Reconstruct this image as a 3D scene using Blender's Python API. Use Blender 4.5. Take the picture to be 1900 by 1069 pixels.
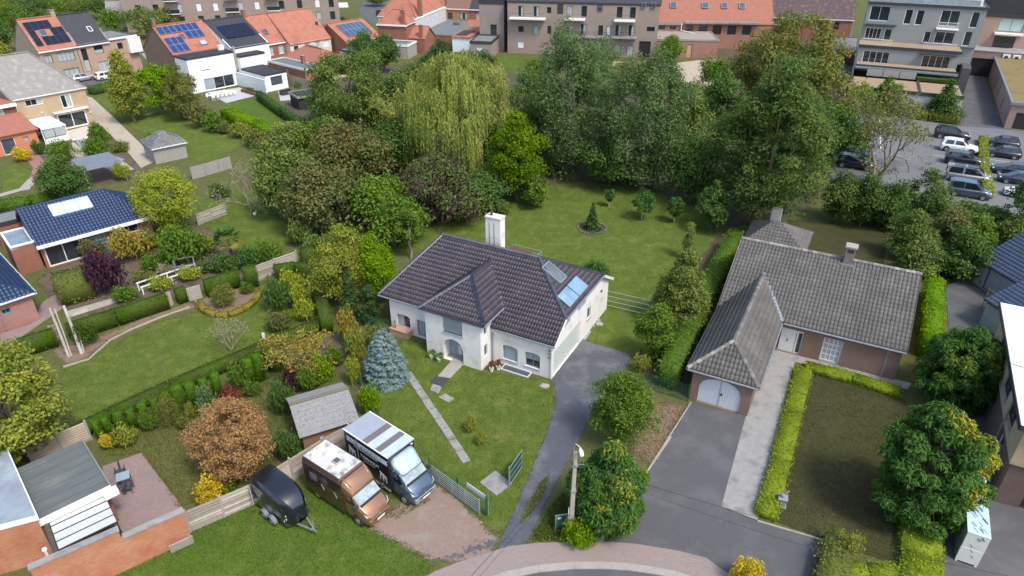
import bpy, bmesh, math, random
import numpy as np
from mathutils import Vector, Matrix

random.seed(7); RNG = np.random.default_rng(7)
for o in list(bpy.data.objects): bpy.data.objects.remove(o, do_unlink=True)
S = bpy.context.scene
COL = S.collection
rad = math.radians

# ------------------------------------------------------------------ camera, sky, sun, exposure
CAM_H, PITCH, FPX, PW, PH = 30.0, rad(30), 1267.0, 1900.0, 1069.0
cam = bpy.data.cameras.new('camera'); camo = bpy.data.objects.new('camera', cam); COL.objects.link(camo)
cam.sensor_fit = 'HORIZONTAL'; cam.sensor_width = 36; cam.lens = FPX / PW * 36
cam.clip_start = .5; cam.clip_end = 3000
camo.location = (0, 0, CAM_H); camo.rotation_euler = (rad(90) - PITCH, 0, 0)
S.camera = camo

SUN_DIR = Vector((0.45, -0.50, 1.0)).normalized()
w = bpy.data.worlds.new('World'); S.world = w; w.use_nodes = True
nt = w.node_tree; nt.nodes.clear()
sky = nt.nodes.new('ShaderNodeTexSky'); sky.sky_type = 'NISHITA'; sky.sun_disc = False
sky.sun_elevation = math.asin(SUN_DIR.z); sky.sun_rotation = math.atan2(SUN_DIR.x, SUN_DIR.y)
sky.air_density = 1.0; sky.dust_density = 2.5; sky.ozone_density = 1.0
bgn = nt.nodes.new('ShaderNodeBackground'); bgn.inputs[1].default_value = 0.15
won = nt.nodes.new('ShaderNodeOutputWorld')
nt.links.new(sky.outputs[0], bgn.inputs[0]); nt.links.new(bgn.outputs[0], won.inputs[0])
sl = bpy.data.lights.new('sun', 'SUN'); sl.energy = 1.5; sl.angle = rad(10); sl.color = (1, .95, .88)
slo = bpy.data.objects.new('sun', sl); COL.objects.link(slo); slo.rotation_euler = SUN_DIR.to_track_quat('Z', 'Y').to_euler()
slo.location = (40, -20, 60)
S.view_settings.view_transform = 'Standard'; S.view_settings.look = 'None'
S.view_settings.exposure = 1.0; S.view_settings.gamma = 1; S.view_settings.use_curve_mapping = False
S.render.engine = 'CYCLES'

# ------------------------------------------------------------------ places: a photo point on a level z becomes a world point
CP, SP = math.cos(PITCH), math.sin(PITCH)
def G(px, py, z=0.0):
    u = (px - PW / 2) / FPX; v = (py - PH / 2) / FPX
    dy = CP - v * SP; dz = -SP - v * CP
    t = (z - CAM_H) / dz
    return Vector((u * t, dy * t, z))
def PJ(p):
    d = p[1] * CP - (p[2] - CAM_H) * SP; v = -(p[1] * SP + (p[2] - CAM_H) * CP)
    return PW / 2 + p[0] / d * FPX, PH / 2 + v / d * FPX
def HT(base, ytop):                      # height of a vertical thing at base whose top shows at row ytop
    v = (ytop - PH / 2) / FPX
    # (y*SP+h*CP) = -v*(y*CP-h*SP), h = z-CAM_H
    y = base[1]; h = (-v * y * CP - y * SP) / (CP - v * SP)
    return CAM_H + h
def MPP(p): return (p[1] * CP - (p[2] - CAM_H) * SP) / FPX     # metres per photo pixel at p
def RZ(a, b): return math.atan2(b[1] - a[1], b[0] - a[0])

# ------------------------------------------------------------------ mesh builder
class MB:
    def __init__(s): s.v = []; s.f = []; s.sm = False
    def add(s, vs, fs):
        n = len(s.v); s.v += [tuple(p) for p in vs]; s.f += [tuple(i + n for i in f) for f in fs]; return s
    def box(s, x0, x1, y0, y1, z0, z1):
        return s.add([(x0,y0,z0),(x1,y0,z0),(x1,y1,z0),(x0,y1,z0),(x0,y0,z1),(x1,y0,z1),(x1,y1,z1),(x0,y1,z1)],
            [(3,2,1,0),(4,5,6,7),(0,1,5,4),(1,2,6,5),(2,3,7,6),(3,0,4,7)])
    def bar(s, p, q, wd, h, up=(0,0,1)):                 # box beam from p to q
        p = Vector(p); q = Vector(q); d = (q - p).normalized(); up = Vector(up)
        if abs(d.dot(up)) > .98: up = Vector((1, 0, 0))
        sd = d.cross(up).normalized(); u2 = sd.cross(d).normalized()
        a = sd * wd / 2; b = u2 * h / 2
        return s.add([p-a-b, p+a-b, p+a+b, p-a+b, q-a-b, q+a-b, q+a+b, q-a+b],
            [(0,1,2,3),(7,6,5,4),(4,5,1,0),(5,6,2,1),(6,7,3,2),(7,4,0,3)])
    def prism(s, pts, z0, z1):
        n = len(pts)
        ar = sum(pts[i][0]*pts[(i+1)%n][1]-pts[(i+1)%n][0]*pts[i][1] for i in range(n))
        if ar < 0: pts = pts[::-1]
        vs = [(p[0],p[1],z0) for p in pts] + [(p[0],p[1],z1) for p in pts]
        fs = [tuple(range(n-1,-1,-1)), tuple(range(n,2*n))] + [(i,(i+1)%n,n+(i+1)%n,n+i) for i in range(n)]
        return s.add(vs, fs)
    def extrude(s, pts, nrm):                            # 3D polygon extruded along a vector
        n = len(pts); nrm = Vector(nrm); pts = [Vector(p) for p in pts]
        return s.add(pts + [p + nrm for p in pts], [tuple(range(n-1,-1,-1)), tuple(range(n,2*n))] + [(i,(i+1)%n,n+(i+1)%n,n+i) for i in range(n)])
    def poly(s, pts): return s.add(pts, [tuple(range(len(pts)))])
    def tube(s, pts, r, n=8, r1=None, cap=True):
        pts = [Vector(p) for p in pts]; m = len(pts); r1 = r if r1 is None else r1
        vs = []
        for i, p in enumerate(pts):
            d = (pts[min(i+1,m-1)] - pts[max(i-1,0)]).normalized()
            ax = Vector((0,0,1)) if abs(d.z) < .9 else Vector((1,0,0))
            a = d.cross(ax).normalized(); b = d.cross(a).normalized()
            rr = r + (r1 - r) * (i / (m - 1) if m > 1 else 0)
            vs += [p + a*math.cos(2*math.pi*k/n)*rr + b*math.sin(2*math.pi*k/n)*rr for k in range(n)]
        fs = [(i*n+k, i*n+(k+1)%n, (i+1)*n+(k+1)%n, (i+1)*n+k) for i in range(m-1) for k in range(n)]
        if cap: fs += [tuple(range(n-1,-1,-1)), tuple((m-1)*n+k for k in range(n))]
        return s.add(vs, fs)
    def lathe(s, prof, c=(0,0,0), n=12):
        vs = []; m = len(prof)
        for r, z in prof: vs += [(c[0]+r*math.cos(2*math.pi*k/n), c[1]+r*math.sin(2*math.pi*k/n), c[2]+z) for k in range(n)]
        fs = [(i*n+k, i*n+(k+1)%n, (i+1)*n+(k+1)%n, (i+1)*n+k) for i in range(m-1) for k in range(n)]
        fs += [tuple(range(n-1,-1,-1)), tuple((m-1)*n+k for k in range(n))]
        return s.add(vs, fs)
    def build(s, name, mat, parent=None, smooth=False, bevel=0):
        me = bpy.data.meshes.new(name); me.from_pydata(s.v, [], s.f)
        if not s.f: print('EMPTY', name)
        bm = bmesh.new(); bm.from_mesh(me); bmesh.ops.recalc_face_normals(bm, faces=bm.faces)
        uvl = bm.loops.layers.uv.new('UVMap')
        for f in bm.faces:
            n = f.normal
            if abs(n.z) > .75:
                for l in f.loops: l[uvl].uv = (l.vert.co.x, l.vert.co.y)
            else:
                h = math.hypot(n.x, n.y) or 1; t = (-n.y/h, n.x/h)
                for l in f.loops: l[uvl].uv = (l.vert.co.x*t[0]+l.vert.co.y*t[1], l.vert.co.z)
            f.smooth = smooth
        bm.to_mesh(me); bm.free()
        o = link(name, me, mat, parent)
        if bevel:
            b = o.modifiers.new('bevel', 'BEVEL'); b.width = bevel; b.segments = 2; b.limit_method = 'ANGLE'
        return o
def link(name, me, mat, parent=None):
    o = bpy.data.objects.new(name, me); COL.objects.link(o)
    if mat is not None:
        me.materials.clear(); me.materials.append(mat)
    if parent is not None: o.parent = parent
    return o
def thing(name, label, cat, loc=(0,0,0), rz=0.0, group=None):
    o = bpy.data.objects.new(name, None); COL.objects.link(o); o.empty_display_size = .3
    o.location = (loc[0], loc[1], loc[2] if len(loc) > 2 else 0); o.rotation_euler = (0, 0, rz)
    return tag(o, label, cat, group)
def tag(o, label, cat=None, group=None, kind=None):
    o['label'] = label
    if cat: o['category'] = cat
    if group: o['group'] = group
    if kind: o['kind'] = kind
    return o
def struct(o, label): o['kind'] = 'structure'; o['label'] = label; return o
def stuff(o): o['kind'] = 'stuff'; return o
def copy_tree(o, parent=None):
    c = o.copy(); COL.objects.link(c); c.parent = parent
    for ch in list(o.children): copy_tree(ch, c)
    return c

# ------------------------------------------------------------------ materials
def nmat(name):
    m = bpy.data.materials.new(name); m.use_nodes = True
    nt = m.node_tree; b = nt.nodes['Principled BSDF']
    return m, nt, b
def ramp(nt, cols, fac, interp='LINEAR'):
    r = nt.nodes.new('ShaderNodeValToRGB'); e = r.color_ramp.elements; r.color_ramp.interpolation = interp
    n = len(cols)
    e[0].position = 0; e[0].color = (*cols[0], 1); e[1].position = 1; e[1].color = (*cols[-1], 1)
    for i in range(1, n - 1): x = e.new(i / (n - 1)); x.color = (*cols[i], 1)
    nt.links.new(fac, r.inputs[0]); return r.outputs[0]
def noise(nt, sc, det=5, rough=.6, coord='Object', stretch=None):
    tc = nt.nodes.new('ShaderNodeTexCoord'); n = nt.nodes.new('ShaderNodeTexNoise')
    n.inputs['Scale'].default_value = sc; n.inputs['Detail'].default_value = det; n.inputs['Roughness'].default_value = rough
    if stretch:
        mp = nt.nodes.new('ShaderNodeMapping'); mp.inputs['Scale'].default_value = stretch
        nt.links.new(tc.outputs[coord], mp.inputs[0]); nt.links.new(mp.outputs[0], n.inputs[0])
    else: nt.links.new(tc.outputs[coord], n.inputs[0])
    return n.outputs['Fac']
def sharpen(nt, x, lo, hi):
    m = nt.nodes.new('ShaderNodeMapRange'); m.inputs[1].default_value = lo; m.inputs[2].default_value = hi
    nt.links.new(x, m.inputs[0]); return m.outputs[0]
def mix(nt, f, a, b):
    m = nt.nodes.new('ShaderNodeMix'); m.data_type = 'RGBA'
    for s, v in ((m.inputs[0], f), (m.inputs[6], a), (m.inputs[7], b)):
        if isinstance(v, (int, float)): s.default_value = v
        elif isinstance(v, tuple): s.default_value = (*v, 1)
        else: nt.links.new(v, s)
    return m.outputs[2]
def bump(nt, b, h, st=.4, dist=.02):
    n = nt.nodes.new('ShaderNodeBump'); n.inputs['Strength'].default_value = st; n.inputs['Distance'].default_value = dist
    nt.links.new(h, n.inputs['Height']); nt.links.new(n.outputs[0], b.inputs['Normal'])
MATS = {}
def M(name, c1, c2=None, sc=3.0, rough=.8, bmp=0, metal=0, coat=0, c3=None, sc2=None, spec=None, stretch=None, dist=.02):
    """plain weathered surface: two or three tones mixed by noise"""
    if name in MATS: return MATS[name]
    m, nt, b = nmat(name)
    if c2 is None: c2 = tuple(x * .8 for x in c1)
    f = sharpen(nt, noise(nt, sc, stretch=stretch), .3, .7)
    c = mix(nt, f, c1, c2)
    if c3 is not None:
        g = sharpen(nt, noise(nt, sc2 or sc * .2, 4), .52, .68); c = mix(nt, g, c, c3)
    nt.links.new(c, b.inputs['Base Color'])
    b.inputs['Roughness'].default_value = rough; b.inputs['Metallic'].default_value = metal
    b.inputs['Coat Weight'].default_value = coat; b.inputs['Coat Roughness'].default_value = .05
    if spec is not None: b.inputs['Specular IOR Level'].default_value = spec
    if bmp: bump(nt, b, noise(nt, sc * 6), bmp, dist)
    MATS[name] = m; return m
def Mbrick(name, c1, c2, mortar, bw=.22, bh=.075, c3=None, rough=.9):
    if name in MATS: return MATS[name]
    m, nt, b = nmat(name)
    tc = nt.nodes.new('ShaderNodeTexCoord'); br = nt.nodes.new('ShaderNodeTexBrick')
    br.inputs['Scale'].default_value = 1; br.inputs['Brick Width'].default_value = bw; br.inputs['Row Height'].default_value = bh
    br.inputs['Mortar Size'].default_value = .008; br.inputs['Color1'].default_value = (*c1, 1); br.inputs['Color2'].default_value = (*c2, 1)
    br.inputs['Mortar'].default_value = (*mortar, 1); br.inputs['Bias'].default_value = 0
    nt.links.new(tc.outputs['UV'], br.inputs[0])
    c = br.outputs['Color']
    f = sharpen(nt, noise(nt, .8, 5), .35, .75)
    c = mix(nt, f, c, c3 or tuple((x + y) * .42 for x, y in zip(c1, c2)))
    nt.links.new(c, b.inputs['Base Color']); b.inputs['Roughness'].default_value = rough
    bump(nt, b, br.outputs['Fac'], -.3, .01)
    MATS[name] = m; return m
def Mrnd(name, cols, rough=.7, trans=0.0, nz=None, spec=.3, coat=0, lich=None):
    """colour picked per leaf / tile by the face attribute rnd"""
    if name in MATS: return MATS[name]
    m, nt, b = nmat(name)
    at = nt.nodes.new('ShaderNodeAttribute'); at.attribute_name = 'rnd'
    c = ramp(nt, cols, at.outputs['Fac'])
    if lich:
        c = mix(nt, sharpen(nt, noise(nt, lich[1], 6, .7), lich[2], lich[3]), c, lich[0])
    if nz: c = mix(nt, sharpen(nt, noise(nt, nz[1]), .35, .7), c, nz[0])
    nt.links.new(c, b.inputs['Base Color']); b.inputs['Roughness'].default_value = rough
    b.inputs['Specular IOR Level'].default_value = spec; b.inputs['Coat Weight'].default_value = coat
    if trans:
        t = nt.nodes.new('ShaderNodeBsdfTranslucent'); nt.links.new(c, t.inputs[0])
        mx = nt.nodes.new('ShaderNodeMixShader'); mx.inputs[0].default_value = trans
        nt.links.new(b.outputs[0], mx.inputs[1]); nt.links.new(t.outputs[0], mx.inputs[2])
        nt.links.new(mx.outputs[0], nt.nodes['Material Output'].inputs[0])
    MATS[name] = m; return m
def Mgrass(name, dark, mid, lite, bare=None, bare_at=(.62, .75), sc=.35):
    if name in MATS: return MATS[name]
    m, nt, b = nmat(name)
    a = sharpen(nt, noise(nt, sc, 6, .62), .3, .7)
    c = mix(nt, a, dark, mid)
    f = sharpen(nt, noise(nt, sc * 3.1, 5, .65), .48, .72); c = mix(nt, f, c, lite)
    fine = noise(nt, 14, 4, .75); c2 = mix(nt, sharpen(nt, fine, .3, .75), tuple(x * .72 for x in mid), tuple(min(1, x * 1.25) for x in lite))
    c = mix(nt, .38, c, c2)
    pt = sharpen(nt, noise(nt, sc * 7, 5, .7), .56, .66); c = mix(nt, pt, c, tuple(x * .7 for x in mid))
    st = sharpen(nt, noise(nt, sc * 2.3, 7, .75, stretch=(1, 2.2, 1)), .60, .74); c = mix(nt, st, c, tuple(x * 1.25 for x in lite))
    if bare:
        g = sharpen(nt, noise(nt, sc * 1.7, 7, .7), *bare_at); c = mix(nt, g, c, bare)
    nt.links.new(c, b.inputs['Base Color']); b.inputs['Roughness'].default_value = .95; b.inputs['Specular IOR Level'].default_value = .15
    bump(nt, b, noise(nt, 9, 6, .8), .55, .06)
    MATS[name] = m; return m
def Masphalt(name, c1, c2, c3, crack=.55, sc=.22):
    """worn asphalt: aggregate speckle, repair patches, stains and thin cracks"""
    if name in MATS: return MATS[name]
    m, nt, b = nmat(name)
    c = mix(nt, sharpen(nt, noise(nt, 26, 3, .8), .3, .7), c1, c2)
    c = mix(nt, sharpen(nt, noise(nt, .45, 6, .65), .48, .62), c, c3)
    c = mix(nt, sharpen(nt, noise(nt, 1.4, 7, .75), .62, .72), c, tuple(x*.62 for x in c1))
    tc = nt.nodes.new('ShaderNodeTexCoord'); ns = nt.nodes.new('ShaderNodeTexNoise'); ns.inputs['Scale'].default_value = 1.3; ns.inputs['Detail'].default_value = 5
    ad = nt.nodes.new('ShaderNodeMix'); ad.data_type = 'RGBA'; ad.blend_type = 'ADD'; ad.inputs[0].default_value = .9; nt.links.new(tc.outputs['Object'], ns.inputs[0]); nt.links.new(tc.outputs['Object'], ad.inputs[6]); nt.links.new(ns.outputs['Color'], ad.inputs[7])
    v = nt.nodes.new('ShaderNodeTexVoronoi'); v.feature = 'DISTANCE_TO_EDGE'; v.inputs['Scale'].default_value = sc; nt.links.new(ad.outputs[2], v.inputs['Vector'])
    lt = nt.nodes.new('ShaderNodeMapRange'); lt.inputs[1].default_value = .0; lt.inputs[2].default_value = .012; lt.inputs[3].default_value = crack; lt.inputs[4].default_value = 0; nt.links.new(v.outputs['Distance'], lt.inputs[0])
    mk = nt.nodes.new('ShaderNodeMath'); mk.operation = 'MULTIPLY'; nt.links.new(lt.outputs[0], mk.inputs[0]); nt.links.new(sharpen(nt, noise(nt, .3, 2), .45, .55), mk.inputs[1])
    c = mix(nt, mk.outputs[0], c, (.02,.02,.02)); nt.links.new(c, b.inputs['Base Color']); b.inputs['Roughness'].default_value = .88; bump(nt, b, noise(nt, 40, 3), .3, .01)
    MATS[name] = m; return m
def Mglass(name, c=(.02, .028, .035), rough=.06, spec=.9):
    if name in MATS: return MATS[name]
    m, nt, b = nmat(name)
    f = noise(nt, 1.3, 2); cc = mix(nt, f, tuple(x * .5 for x in c), tuple(x * 1.6 for x in c))
    nt.links.new(cc, b.inputs['Base Color']); b.inputs['Roughness'].default_value = rough; b.inputs['Specular IOR Level'].default_value = spec
    MATS[name] = m; return m
# ------------------------------------------------------------------ shared materials
white_paint = M('white_paint', (.78,.78,.76), (.70,.70,.68), 2, .6)
white_render = M('white_render', (.74,.72,.685), (.68,.66,.62), 1.4, .9, .3, c3=(.56,.54,.49), sc2=.8, stretch=(1.2,1.2,.35))
bright_render = M('bright_render', (.82,.82,.81), (.76,.76,.76), .8, .8)
white_trim = M('white_trim', (.75,.75,.74), (.62,.63,.63), 4, .5)
grey_frame = M('grey_frame', (.23,.27,.30), (.20,.24,.27), 3, .5)
blue_grey = M('blue_grey', (.27,.34,.38), (.24,.30,.34), 3, .5)
dark_metal = M('dark_metal', (.03,.032,.036), (.05,.05,.055), 5, .45)
zinc = M('zinc', (.30,.31,.33), (.22,.23,.25), 4, .45, metal=.4)
black_roof = M('black_roof', (.018,.02,.024), (.032,.034,.038), 1.5, .75, .2)
grey_roof = M('grey_roof', (.13,.15,.15), (.19,.20,.19), .9, .85, .2, c3=(.09,.11,.10))
concrete = M('concrete', (.29,.285,.27), (.225,.22,.21), 2.2, .9, .3, c3=(.17,.17,.16), sc2=.9)
pale_concrete = M('pale_concrete', (.33,.31,.275), (.27,.255,.225), 2, .9, .2)
asphalt = Masphalt('asphalt', (.088,.089,.094), (.068,.069,.074), (.10,.10,.103), .12)
asphalt_blue = Masphalt('asphalt_blue', (.088,.094,.11), (.06,.064,.076), (.125,.13,.145), .3, .4)
wood = M('wood', (.30,.21,.12), (.22,.15,.085), 3, .8, .2, stretch=(1,8,8))
grey_wood = M('grey_wood', (.36,.33,.28), (.25,.23,.19), 3, .9, .3, c3=(.42,.39,.33))
bark = M('bark', (.11,.085,.06), (.16,.13,.095), 6, .95, .6)
pale_bark = M('pale_bark', (.33,.30,.24), (.22,.20,.16), 6, .95, .5)
soil = M('soil', (.085,.06,.04), (.125,.095,.065), 5, .97, .7, c3=(.05,.045,.028), sc2=1)
tan_brick = Mbrick('tan_brick', (.42,.30,.175), (.48,.355,.225), (.43,.36,.27))
brown_brick = Mbrick('brown_brick', (.19,.115,.085), (.25,.155,.115), (.22,.18,.15))
greybrown_brick = Mbrick('greybrown_brick', (.27,.21,.175), (.33,.26,.215), (.26,.23,.2))
red_brick = Mbrick('red_brick', (.24,.085,.052), (.30,.115,.07), (.25,.19,.155))
orange_brick = Mbrick('orange_brick', (.36,.12,.052), (.47,.20,.10), (.42,.31,.23), c3=(.34,.115,.052))
pink_brick = Mbrick('pink_brick', (.32,.14,.115), (.38,.19,.15), (.32,.25,.22))
sand_brick = Mbrick('sand_brick', (.34,.255,.185), (.40,.305,.225), (.33,.28,.23))
glass = Mglass('window_glass'); glass_sky = Mglass('sky_glass', (.05,.07,.09), .04)
curtain = M('curtained_glass', (.42,.46,.46), (.32,.37,.38), 3, .12, spec=.8, stretch=(6,6,.6))
blind = M('roller_blind', (.30,.36,.39), (.26,.32,.35), 1, .5)
white_blind = M('white_blind', (.72,.72,.72), (.66,.66,.67), 1, .5)
pv = Mglass('solar_cells', (.010,.014,.032), .15, .3); pvblue = Mglass('blue_solar_cells', (.02,.04,.13), .12, .6)
alu = M('aluminium', (.55,.56,.58), (.48,.49,.51), 6, .35, metal=.7)
teal_paint = M('teal_paint', (.04,.30,.36), (.04,.26,.32), 3, .5)
# roof tiles
t_main = Mrnd('purple_brown_tiles', [(.034,.027,.037),(.048,.038,.048),(.062,.05,.06),(.08,.066,.074)], .5, spec=.45, coat=.06, nz=((.034,.028,.04), .6))
t_grey = Mrnd('weathered_grey_tiles', [(.105,.10,.092),(.138,.131,.12),(.17,.161,.147)], .9, nz=((.094,.089,.081), .5), lich=((.20,.18,.11), 1.6, .60, .72))
t_blue = Mrnd('glazed_blue_tiles', [(.007,.021,.062),(.010,.028,.08),(.014,.037,.10)], .42, spec=.45)
t_slate = Mrnd('slate_blue_tiles', [(.06,.085,.13),(.075,.10,.15),(.09,.12,.17)], .5)
r_orange = M('orange_pantile_roof', (.31,.115,.072), (.375,.15,.098), 1.2, .9, .5, c3=(.25,.105,.075), sc2=.5)
r_red = M('weathered_red_roof', (.27,.105,.07), (.33,.135,.09), 1.6, .9, .5, c3=(.28,.12,.08), sc2=.6)
r_dark = M('dark_tile_roof', (.026,.028,.034), (.04,.042,.05), 2.5, .7, .4)
r_stone = M('grey_shingle_roof', (.20,.19,.175), (.25,.24,.225), 2.5, .95, .4, c3=(.30,.29,.27), sc2=1.4)

# ------------------------------------------------------------------ walls and windows
def wall(mb, a, b, z0, z1, ops=(), t=.2):
    """wall from a to b (outside on the right hand), rectangular openings (u0,u1,v0,v1)"""
    a = Vector((a[0], a[1], 0)); b = Vector((b[0], b[1], 0)); L = (b - a).length; d = (b - a) / L; n = Vector((d.y, -d.x, 0))
    us = sorted({0, L, *[o[0] for o in ops], *[o[1] for o in ops]}); zs = sorted({z0, z1, *[o[2] for o in ops], *[o[3] for o in ops]})
    P = lambda u, z, r=0: a + d * u - n * r + Vector((0, 0, z))
    for i in range(len(us) - 1):
        for j in range(len(zs) - 1):
            um = (us[i] + us[i+1]) / 2; zm = (zs[j] + zs[j+1]) / 2
            if any(o[0] < um < o[1] and o[2] < zm < o[3] for o in ops): continue
            mb.poly([P(us[i], zs[j]), P(us[i+1], zs[j]), P(us[i+1], zs[j+1]), P(us[i], zs[j+1])])
    for u0, u1, v0, v1 in ops:
        mb.poly([P(u0,v0), P(u0,v1), P(u0,v1,t), P(u0,v0,t)]); mb.poly([P(u1,v1), P(u1,v0), P(u1,v0,t), P(u1,v1,t)])
        mb.poly([P(u0,v1), P(u1,v1), P(u1,v1,t), P(u0,v1,t)]); mb.poly([P(u1,v0), P(u0,v0), P(u0,v0,t), P(u1,v0,t)])
def window(root, a, b, op, nx=1, ny=1, fm=None, pm=None, rec=.14, fw=.07, sill=None, name='window', panes=True, arch=None):
    fm = fm or white_paint; pm = pm or glass
    a = Vector((a[0], a[1], 0)); b = Vector((b[0], b[1], 0)); d = (b - a).normalized(); n = Vector((d.y, -d.x, 0))
    u0, u1, v0, v1 = op
    P = lambda u, z, r=0: a + d * u - n * r + Vector((0, 0, z))
    mb = MB(); r = rec
    def fb(ua, ub, va, vb, r0=r-.03, r1=r+.04):
        pts = [P(ua,va,r0),P(ub,va,r0),P(ub,va,r1),P(ua,va,r1),P(ua,vb,r0),P(ub,vb,r0),P(ub,vb,r1),P(ua,vb,r1)]
        mb.add(pts, [(3,2,1,0),(4,5,6,7),(0,1,5,4),(1,2,6,5),(2,3,7,6),(3,0,4,7)])
    e = .004
    fb(u0+e, u1-e, v0+e, v0+fw); fb(u0+e, u1-e, v1-fw, v1-e); fb(u0+e, u0+fw, v0+fw, v1-fw); fb(u1-fw, u1-e, v0+fw, v1-fw)
    cw = (u1 - u0 - 2*fw) / nx; ch = (v1 - v0 - 2*fw) / ny; mw = fw * .6
    for i in range(1, nx): fb(u0+fw+cw*i-mw/2, u0+fw+cw*i+mw/2, v0+fw, v1-fw, r-.02, r+.03)
    for j in range(1, ny): fb(u0+fw, u1-fw, v0+fw+ch*j-mw/2, v0+fw+ch*j+mw/2, r-.017, r+.027)
    if sill is not None: 
        mb2 = MB(); pts = [P(u0-.05,v0-.07,-.06),P(u1+.05,v0-.07,-.06),P(u1+.05,v0-.07,r),P(u0-.05,v0-.07,r),P(u0-.05,v0-.005,-.06),P(u1+.05,v0-.005,-.06),P(u1+.05,v0-.005,r),P(u0-.05,v0-.005,r)]
        mb2.add(pts, [(3,2,1,0),(4,5,6,7),(0,1,5,4),(1,2,6,5),(2,3,7,6),(3,0,4,7)])
    o = mb.build(name, fm, root)
    if sill is not None: mb2.build('sill', sill, o)
    if panes:
        k = 0
        for i in range(nx):
            for j in range(ny):
                q = MB(); ua = u0+fw+cw*i+.002; ub = ua+cw-.004; va = v0+fw+ch*j+.002; vb = va+ch-.004
                q.extrude([P(ua,va,r+.012), P(ub,va,r+.012), P(ub,vb,r+.012), P(ua,vb,r+.012)], -n*.012)
                q.build('pane', pm[k % len(pm)] if isinstance(pm, (list, tuple)) else pm, o); k += 1
    return o
def facade(root, mb, a, b, z0, z1, wins):
    """wins: dicts u,v,w,h + window keywords; cuts the openings and fills them"""
    wall(mb, a, b, z0, z1, [(q['u'], q['u']+q['w'], q['v'], q['v']+q['h']) for q in wins])
    for q in wins:
        kw = {k: q[k] for k in q if k not in 'uvwh'}
        if kw.pop('open', False): continue
        window(root, a, b, (q['u'], q['u']+q['w'], q['v'], q['v']+q['h']), **kw)
def W_(u, v, w, h, nx=1, ny=1, **k): return dict(u=u, v=v, w=w, h=h, nx=nx, ny=ny, **k)

# ------------------------------------------------------------------ roofs
def tiles(name, pts, mat, parent, tw=.24, th=.36, lift=.035, amp=.045, seed=1):
    """real overlapping pantiles on the plane of pts (first edge = eave, left to right seen from outside), cut to the polygon"""
    rg = np.random.default_rng(seed); pts = [Vector(p) for p in pts]
    u = (pts[1] - pts[0]).normalized(); nrm = Vector((0,0,0))
    for i in range(1, len(pts) - 1): nrm += (pts[i]-pts[0]).cross(pts[i+1]-pts[0])
    nrm.normalize(); 
    if nrm.z < 0: nrm = -nrm
    v = nrm.cross(u).normalized()
    U = [(p-pts[0]).dot(u) for p in pts]; V = [(p-pts[0]).dot(v) for p in pts]
    iu = np.arange(math.floor(min(U)/tw), math.ceil(max(U)/tw)); iv = np.arange(max(0, round(min(V)/th)), math.ceil(max(V)/th))
    A, B = np.meshgrid(iu, iv); A = A.ravel() * tw; B = B.ravel() * th; N = len(A)
    prof_u = np.array([0, .22, .5, .78, 1.0]); prof_h = np.array([.1, .85, 1.0, .62, .1]) * amp
    K = 5; vs = np.zeros((N, 3*K, 3)); jit = rg.normal(0, .003, N)
    uu = np.array(u); vv = np.array(v); nn = np.array(nrm); p0 = np.array(pts[0])
    for k in range(K):
        for row, (dv, dh) in enumerate(((0, -.02), (0, lift), (th + .03, .0))):
            h = (prof_h[k] + dh + jit) if row else np.full(N, -.01)
            vs[:, row*K+k] = p0 + np.outer(A + prof_u[k]*tw, uu) + np.outer(B + dv + jit*1.5, vv) + np.outer(h, nn)
    fl = []
    for k in range(K-1): fl += [(k, k+1, K+k+1, K+k), (K+k, K+k+1, 2*K+k+1, 2*K+k)]
    fl = np.array(fl); F = (fl[None] + (np.arange(N)*3*K)[:, None, None]).reshape(-1, 4)
    me = mesh_np(name, vs.reshape(-1, 3), F, np.repeat(np.clip(rg.normal(.45, .17, N), 0, 1), len(fl)))
    bm = bmesh.new(); bm.from_mesh(me)
    c = sum(pts, Vector()) / len(pts)
    for i in range(1, len(pts)):
        a, b = pts[i], pts[(i+1) % len(pts)]; e = (b - a).normalized(); pn = e.cross(nrm).normalized()
        if (c - a).dot(pn) > 0: pn = -pn
        bmesh.ops.bisect_plane(bm, geom=bm.verts[:]+bm.edges[:]+bm.faces[:], plane_co=a, plane_no=pn, clear_outer=True)
    bm.to_mesh(me); bm.free()
    o = link(name, me, mat, parent); return stuff(o)
def mesh_np(name, V, F, rnd=None, smooth=False):
    V = np.asarray(V, dtype=np.float32); F = np.asarray(F, dtype=np.int32)
    me = bpy.data.meshes.new(name); me.vertices.add(len(V)); me.vertices.foreach_set('co', V.ravel())
    k = F.shape[1]; me.loops.add(F.size); me.loops.foreach_set('vertex_index', F.ravel())
    me.polygons.add(len(F)); me.polygons.foreach_set('loop_start', np.arange(0, F.size, k, dtype=np.int32))
    me.update(calc_edges=True)
    if rnd is not None:
        at = me.attributes.new('rnd', 'FLOAT', 'FACE'); at.data.foreach_set('value', np.asarray(rnd, dtype=np.float32))
    return me
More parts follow.
